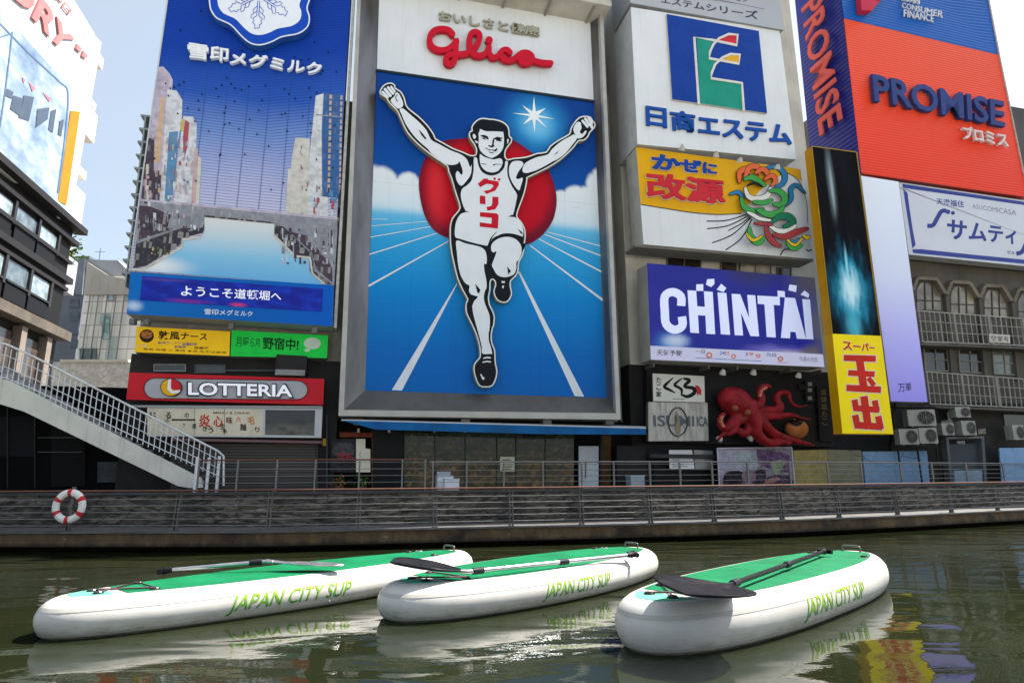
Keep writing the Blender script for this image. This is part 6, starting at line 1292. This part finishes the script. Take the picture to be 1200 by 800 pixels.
for a, b in zip(TQ, TQ[1:3]): mb.ribbon(W, [a, b], .9, OT + .02, .05, 0, capn=0)
mb.ribbon(W, [TQ[0], TQ[3]], .9, OT + .02, .05, 0, capn=0); mb.ribbon(W, [YQ[3], YQ[2]], .9, OT + .02, .05, 0, capn=0); obj('edge_trim', mb, paint('#a8841c', .45), sm)
mb = MB(); z4 = lambda pts: Z(940, 320, .2249, pts)
mb.text(W, 'スーパー', z4([(208, 348), (378, 370), (380, 408), (214, 400)]), OT + .012, 0, 0, .03); mb.text(W, 'スーパー', z4([(206, 344), (381, 366), (383, 411), (211, 404)]), OT + .006, 0, 1, .09)
for k_, (extra, oo, mi) in enumerate(((5, .006, 1), (0, .012, 0))):
    for i, (p0, p1, w_) in enumerate((((217, 441), (384, 446), 32), ((240, 519), (378, 526), 30), ((231, 597), (411, 607), 34), ((298, 441), (322, 600), 40), ((345, 545), (376, 585), 26),
                       ((322, 640), (346, 812), 40), ((273, 658), (283, 716), 32), ((378, 662), (390, 720), 32), ((270, 702), (402, 712), 32), ((276, 738), (290, 806), 34), ((396, 744), (410, 812), 34), ((276, 790), (418, 800), 36))):
        l_ = math.hypot(p1[0] - p0[0], p1[1] - p0[1]); ex_ = extra / l_; d_ = (p1[0] - p0[0], p1[1] - p0[1])
        mb.ribbon(W, z4([(p0[0] - d_[0] * ex_, p0[1] - d_[1] * ex_), (p1[0] + d_[0] * ex_, p1[1] + d_[1] * ex_)]), (w_ + 2 * extra) * .2249, OT + oo + i * .0003, 0, mi, capn=0)
obj('lettering', mb, [paint('#cf2a1c', .4), paint('#e6ddc4', .4)], sm)
# blank lilac lightbox
PQ2 = [(1009, 206), (1053, 213), (1087, 471), (1044, 470)]
m = Mat('lilac_light'); uv = m.uv(); col = m.ramp(m.sep(uv)[1], [(0, '#8e86dc'), (.25, '#a6a4e4'), (.55, '#c2cae2'), (1, '#ccd4e0')]); m.bs(Base_Color=col, Roughness=.4, Specular_IOR_Level=.1).emit(col, .08)
bl = thing('blank_lightbox', 'blank tall lightbox fading from white to lilac beside the yellow supermarket sign', 'lightbox', W.P(1066, 471, 2.6)); mb = MB(); mb.prism(W, PQ2, 2.6, .4, q=PQ2, side=1); obj('face', mb, [m.m, paint('#8f8f9c', .5)], bl)
mb = MB(); mb.text(W, '万華', z4([(498, 572), (568, 570), (570, 612), (500, 622)]), 2.606, 0, 0, .01); obj('lettering', mb, paint('#3a3a6a', .5), bl)
# hotel company board at the right edge
OZ = 1.1
SQ_ = [(1053.5, 213.5), (1290, 248), (1300, 322), (1065, 298)]
m = Mat('sign_grey'); t = signbox('hotel_sign', 'white board with a broad violet-blue border and blue katakana at the right edge', SQ_, OZ, .6, paint('#cdd1dc', .35, .05, .6), '#aeb0b4', cat='billboard')
mb = MB(); mb.prism(W, [(1057.5, 215.5), (1288, 249.5), (1296, 318.5), (1070, 296.5)], OZ + .006, 0); obj('border', mb, paint('#3d4a98', .4, .08, 1), t)
inn = smooth([(1066, 221.5), (1280, 252.5), (1285, 257), (1288, 308), (1284, 312), (1080, 292), (1073, 287), (1063.5, 226)], 3); mb = MB(); mb.prism(W, inn, OZ + .012, 0); obj('field', mb, paint('#d2d6e2', .35, .05, .6), t)
mb = MB(); mb.text(W, '天満福住', zT([(742, 320), (888, 336), (888, 370), (744, 354)]), OZ + .018, 0, 0, .015); mb.text(W, 'ASUCOMICASA', zT([(930, 350), (1160, 384), (1160, 412), (932, 374)]), OZ + .018, 0, 1, .0)
mb.ribbon(W, zT(smooth([(696, 465), (726, 462), (748, 425), (770, 390), (796, 386)], 3, False)), 5.0, OZ + .018, 0, 0, .0003, 0); mb.prism(W, zT(circ(804, 392, 12, 12, 12)), OZ + .03, 0, 0); mb.prism(W, zT(circ(830, 398, 10, 10, 12)), OZ + .03, 0, 0)
mb.text(W, 'サムティ', zT([(800, 428), (1158, 476), (1162, 562), (796, 536)]), OZ + .018, 0, 0, .03); mb.ribbon(W, zT(smooth([(1160, 610), (1190, 600), (1210, 560), (1225, 540)], 3, False)), 5.0, OZ + .018, 0, 0, .0003, 0); mb.text(W, 'ビル', zT([(1115, 592), (1152, 598), (1152, 614), (1115, 610)]), OZ + .018, 0, 0, .02)
obj('lettering', mb, [paint('#3a4692', .4), paint('#8a8fa0', .4)], t)
t = thing('rooftop_sign', 'sliver of a grey and red sign beyond the right edge of the red billboard', 'sign', W.P(1200, 190, -2)); mb = MB(); mb.prism(W, zP([(1150, 565), (1320, 520), (1330, 760), (1185, 790)]), -1.0, .8); obj('panel', mb, paint('#8f8f9a', .5, .1), t); mb = MB(); mb.prism(W, zP([(1150, 560), (1320, 512), (1320, 528), (1152, 572)]), -.9, .9); obj('cap', mb, paint('#a8283a', .5), t)
# ================================================================== PADDLE BOARDS
BL, BW, BT, BQ_, ZB = 7.2, 2.1, .56, 1.9, -.05
br = .29                                              # how far the rounded rail bulges out
def half(x):
    s_ = min(1, abs(x) / (BL / 2 - br)); return (BW / 2 - br) * math.sqrt(max(0, 1 - s_ ** BQ_))
def outline(n=56, kx=1.0, ky=1.0):
    pts = []
    for i in range(n + 1):
        a = math.pi * i / n; x = -math.cos(a) * (BL / 2 - br); pts.append((x * kx, -half(x) * ky))
    up_ = [(x, -y) for x, y in pts[1:-1]][::-1]; return pts + up_
def onormals(o):
    n = len(o); out = []
    for i in range(n):
        x0, y0 = o[i - 1]; x1, y1 = o[(i + 1) % n]; dx, dy = x1 - x0, y1 - y0; l = math.hypot(dx, dy); out.append((dy / l, -dx / l))
    return out
m = Mat('board_pvc'); p = m.ob(); z_ = m.sep(p)[2]; nz = m.noise(p, 2.0, 5.0)
grime = m.ma('MULTIPLY', m.ss(z_, .26, .02), m.ss(m.noise(m.vm('MULTIPLY', p, (2, 2, 9)), 1.5, 6.0, .7), .42, .66))
col = m.mix(m.ss(nz, .3, .7), C('#bab7b0'), C('#c3c1bb')); col = m.mix(m.ma('MULTIPLY', grime, .75), col, C('#7f7a62')); col = m.mix(m.ss(m.ma('ADD', z_, m.ma('MULTIPLY', m.noise(p, 3.0, 4.0), .05)), .075, .05, 0, .65), col, C('#5a563f'))
sc_ = m.noise(m.vm('MULTIPLY', p, (1.2, 3.0, 7.0)), 2.2, 7.0, .75); col = m.mix(m.ss(sc_, .66, .72, 0, .28), col, C('#7f7c70'))
m.bs(Base_Color=col, Roughness=m.ss(nz, .3, .7, .28, .45)).bump(m.ma('ADD', m.noise(p, 3.0, 3.0), m.ma('MULTIPLY', m.noise(m.vm('MULTIPLY', p, (9, 9, 1.5)), 1.0, 2.0), .25)), .10, .04); PVC = m.m
m = Mat('deck_foam'); p = m.ob(); nz = m.noise(p, 1.5, 5.0); sp_ = m.noise(p, 5.0, 6.0, .7)
col = m.mix(m.ss(nz, .3, .7), C('#075e3a'), C('#0d6e46')); col = m.mix(m.ss(sp_, .62, .76, 0, .35), col, C('#4a8a70'))
grv = m.ma('SINE', m.ma('MULTIPLY', m.sep(p)[1], 90)); m.bs(Base_Color=col, Roughness=.62).bump(grv, .12, .01); m.bs(Specular_IOR_Level=.12); FOAM = m.m
FOAM2 = paint('#5fae90', .6, .1, 3, name='nose_foam')
m = Mat('side_lettering'); z_ = m.sep(m.ob())[2]; m.bs(Base_Color=m.mix(m.ss(z_, .10, .42), C('#2a8426'), C('#90b02a')), Roughness=.5, Specular_IOR_Level=.1); LET = m.m
TAPE = paint('#b0ada6', .45, .08, 3, dirt=.1, name='rail_tape')
RUB = paint('#26242a', .5, .2, 6, name='rubber')
def make_board():
    t = thing('paddle_board', '-', 'paddle board', (0, 0, 0), 'paddle boards floating on the canal')
    o = outline(); nn = onormals(o); n = len(o); K = 14; mb = MB(); vs = []
    for k in range(K + 1):
        ph = R(-90 + 180 * k / K)
        for (x, y), (nx, ny) in zip(o, nn): vs.append((x + nx * br * math.cos(ph), y + ny * br * math.cos(ph), ZB + BT / 2 + BT / 2 * math.sin(ph)))
    mb.add(vs, [(k * n + i, k * n + (i + 1) % n, (k + 1) * n + (i + 1) % n, (k + 1) * n + i) for k in range(K) for i in range(n)], 0, None, True)
    h = n // 2
    for k, fl in ((K, 1), (0, 0)):                       # deck and hull as strips between the two sides
        b = k * n; loop = list(range(n))
        fs = [(b + i, b + i + 1, b + (n - i - 1) % n, b + (n - i) % n) for i in range(1, h - 1)]
        fs = [(b, b + 1, b + n - 1)] + fs + [(b + h - 1, b + h, b + h + 1)]
        base = len(mb.v) - len(vs)
        for f in fs: mb.f.append(list(f)); mb.mi.append(0); mb.sm.append(True)
    obj('hull', mb, PVC, t)
    zt_ = ZB + BT + .006
    def pad(x0, x1, k, z, mat, name, ky=.985):
        xs = [x0 + (x1 - x0) * i / 40 for i in range(41)]; mb = MB()
        vs = [(x, -half(x) * ky, z) for x in xs] + [(x, half(x) * ky, z) for x in xs]
        mb.add(vs, [(i, i + 1, 42 + i, 41 + i) for i in range(40)]); vb = [(x, y, z - .02) for x, y, z in vs]
        mb.add(vs + vb, [(i, i + 1, 82 + i + 1, 82 + i) for i in range(40)] + [(41 + i, 42 + i, 82 + 42 + i, 82 + 41 + i) for i in range(40)])
        return obj(name, mb, mat, t)
    E0 = BL / 2 - br
    pad(-E0 * .82, E0 * .955, 1, zt_, FOAM, 'deck_pad'); pad(-E0 * .985, -E0 * .86, 1, zt_, FOAM2, 'nose_pad')
    for p0_, p1_, nm_ in ((26, 37, 'rail_tape'), (-42, -34, 'rail_tape')):   # glued tapes round the rail
        mb = MB(); ring = [[(x + nx * (br + .004) * math.cos(R(ph)), y + ny * (br + .004) * math.cos(R(ph)), ZB + BT / 2 + (BT / 2 + .004) * math.sin(R(ph))) for (x, y), (nx, ny) in zip(o, nn)] for ph in (p0_, (p0_ + p1_) / 2, p1_)]
        mb.add(ring[0] + ring[1] + ring[2], [(k * n + i, k * n + (i + 1) % n, (k + 1) * n + (i + 1) % n, (k + 1) * n + i) for k in (0, 1) for i in range(n)], 0, None, True); obj(nm_, mb, TAPE, t)
    x = E0 * .80; mb = MB(); mb.tube([(x, .42, zt_ - .01), (x, .42, zt_ + .012)], [.08, .07], 16); vl = obj('valve', mb, paint('#8d908e', .5, .1), t)
    mb = MB(); mb.tube([(x, .42, zt_ + .012), (x, .42, zt_ + .02)], .04, 12); obj('valve_cap', mb, RUB, vl)
    # carry handle at the tail, D-ring patches and bungee at the nose
    mb = MB(); x = E0 * .93; mb.tube(smooth([(x, -.16, zt_ - .01), (x + .01, -.16, zt_ + .07), (x + .02, -.12, zt_ + .10), (x + .02, .12, zt_ + .10), (x + .01, .16, zt_ + .07), (x, .16, zt_ - .01)], 4, False), .018, 8); obj('tail_handle', mb, paint('#6d6a68', .35, .15, 5, metal=.5), t)
    for (fx, fy) in ((-.9, -.45), (-.9, .45), (-.72, -.72), (-.72, .72), (.72, -.8), (.72, .8)):
        x = E0 * fx; y = half(x) * fy * 1.05; mb = MB(); mb.tube([(x, y, zt_ - .012), (x, y, zt_ + .008)], [.09, .07], 12); rg = obj('ring_patch', mb, RUB, t)
        mb = MB(); mb.tube([(x + .05 * math.cos(a * .5236), y + .05 * math.sin(a * .5236), zt_ + .018) for a in range(12)], .010, 5, closed=True); obj('ring', mb, paint('#55504e', .3, .1, metal=.6), rg)
    mb = MB(); A_ = [(E0 * fx, half(E0 * fx) * fy * 1.05, zt_ + .02) for fx, fy in ((-.9, -.45), (-.72, .72), (-.72, -.72), (-.9, .45))]
    mb.tube(A_, .013, 6); obj('bungee', mb, paint('#4f3b44', .6, .1), t)
    return t
POSE = [((-3.622, 11.569), .833, (7.753, 2.088, .549, 1.62, .301), (270, 411), 'white and green paddle board farthest left, its paddle blade flat toward the tail'),
        ((.533, 12.163), .818, (7.026, 2.315, .554, 1.871, .302), (640, 715), 'middle white and green paddle board with a black blade hanging over its nose'),
        ((4.169, 10.509), .762, (7.705, 1.998, .613, 2.6, .255), (946, 1013), 'nearest white and green paddle board at right with an all black paddle across it')]
def finely(body, bold):
    """letter faces cut small enough to wrap round the rail"""
    V, Fc_ = glyphs(body, bold, 3); bm = bmesh.new(); vs = [bm.verts.new((u, v, 0)) if zf else None for u, v, zf in V]
    for f in Fc_:
        if all(V[i][2] for i in f):
            try: bm.faces.new([vs[i] for i in f])
            except ValueError: pass
    bmesh.ops.triangulate(bm, faces=bm.faces[:])
    for k in range(1, 8):
        bmesh.ops.bisect_plane(bm, geom=bm.verts[:] + bm.edges[:] + bm.faces[:], plane_co=(0, k / 8, 0), plane_no=(0, 1, 0))
    for k in range(1, 40):
        bmesh.ops.bisect_plane(bm, geom=bm.verts[:] + bm.edges[:] + bm.faces[:], plane_co=(k / 40, 0, 0), plane_no=(1, 0, 0))
    bm.verts.index_update(); r = [(v.co.x, v.co.y) for v in bm.verts], [[v.index for v in f.verts] for f in bm.faces]; bm.free(); return r
TXT = finely('JAPAN CITY SUP', .006)
def pxof(p): v = p - CAM; return 600 + F * v.dot(cx) / -v.dot(cz)
for i, (c_, a_, (BL, BW, BT, BQ_, br), (t0, t1), lab) in enumerate(POSE):
    b = make_board(); b['label'] = lab
    M_ = Matrix.Translation((c_[0], c_[1], 0)) @ Matrix.Rotation(a_, 4, 'Z')
    def side(x, ph, up=.005):
        y = -half(x); e_ = .01; dy = (-half(x + e_) + half(x - e_)) / (2 * e_); l = math.hypot(1, dy); nx, ny = dy / l, -1 / l
        return Vector((x + nx * (br + up) * math.cos(ph), y + ny * (br + up) * math.cos(ph), ZB + BT / 2 + (BT / 2 + up) * math.sin(ph)))
    def solve(px):
        lo_, hi_ = -BL * .42, BL * .42
        for _ in range(40):
            md_ = (lo_ + hi_) / 2
            if pxof(M_ @ side(md_, 0)) < px: lo_ = md_
            else: hi_ = md_
        return lo_
    x0, x1 = solve(t0), solve(t1); mb = MB()
    mb.add([side(x0 + (x1 - x0) * u + .10 * (v - .5), R(-30) + R(58) * v) for u, v in TXT[0]], TXT[1], 0, None, True)
    obj('lettering', mb, LET, b)
    b.location = (c_[0], c_[1], 0); b.rotation_euler = (0, 0, a_)

def paddle(grip, throat, tip, wid, label, shaft_m, blade_m, grip_m, nrm=UPV, cup=.12):
    t = thing('paddle', label, 'paddle', throat); ax = (tip - throat); ln = ax.length; ax = ax / ln; sd_ = ax.cross(nrm).normalized(); nr = sd_.cross(ax).normalized()
    mb = MB(); NU, NV = 18, 10; vs = []
    for side in (1, -1):
        for i in range(NU + 1):
            u = i / NU; w_ = wid * (.10 + .90 * math.sin(min(1, u / .55) * math.pi / 2) ** 1.3) * (1 if u < .62 else math.sqrt(max(0, 1 - ((u - .62) / .38) ** 2.6))) / 2
            for j in range(NV + 1):
                v = 2 * j / NV - 1; z = cup * (v * v) * w_ + cup * .9 * u * u * ln * .5 + .03 * math.exp(-(v * 5) ** 2) * (1 - u) + side * .010
                vs.append(throat + ax * (u * ln) + sd_ * (v * w_) + nr * z)
    M = (NU + 1) * (NV + 1); q2 = [(i * (NV + 1) + j, i * (NV + 1) + j + 1, (i + 1) * (NV + 1) + j + 1, (i + 1) * (NV + 1) + j) for i in range(NU) for j in range(NV)]
    fs = q2 + [tuple(M + k for k in f[::-1]) for f in q2]
    for i in range(NU): fs += [(i * (NV + 1), (i + 1) * (NV + 1), M + (i + 1) * (NV + 1), M + i * (NV + 1)), (i * (NV + 1) + NV, M + i * (NV + 1) + NV, M + (i + 1) * (NV + 1) + NV, (i + 1) * (NV + 1) + NV)]
    mb.add(vs, fs, 0, None, True); obj('blade', mb, blade_m, t)
    mb = MB(); mb.tube([throat + ax * .12, throat, grip], .034, 10); obj('shaft', mb, shaft_m, t)
    d = (grip - throat).normalized()
    for f_ in ((.02, .5) if shaft_m is not ALU or blade_m is not ALU else (.04,)): c0_ = throat.lerp(grip, f_); mb = MB(); mb.tube([c0_, c0_ + d * .2], .05, 10); obj('clamp', mb, RUB, t)
    s2 = d.cross(UPV).normalized(); mb = MB(); mb.tube(smooth([tuple(grip - d * .16), tuple(grip - d * .05), tuple(grip + d * .02)], 3, False), [.04, .045, .05, .055, .06, .05, .04][:7], 10)
    mb.tube(smooth([tuple(grip - s2 * .13), tuple(grip + d * .02), tuple(grip + s2 * .13)], 4, False), .045, 8); obj('grip', mb, grip_m, t)
    return t
BLK = paint('#17171a', .38, .15, 5, name='carbon_black'); ALU = paint('#b4b6b8', .28, .1, 4, metal=.85, name='aluminium')
paddle(atz(190, 668.5, .56), atz(312, 657.5, .66), atz(402, 667.5, .53), .34, 'silver paddle lying across the left board, dark grip past its far edge', ALU, ALU, BLK)
paddle(atz(741, 649.5, .58), atz(549, 669.5, .62), atz(456, 667.5, .68), .66, 'silver paddle with black blade lying lengthwise on the middle board', ALU, BLK, RUB, Vector((.03, -.05, 1)), .2)
paddle(atz(966, 645.5, .66), atz(855, 685, .67), atz(803, 709, .66), 1.08, 'all black paddle with broad blade lying lengthwise on the nearest board', BLK, BLK, BLK, Vector((.05, -.12, 1)), .16)
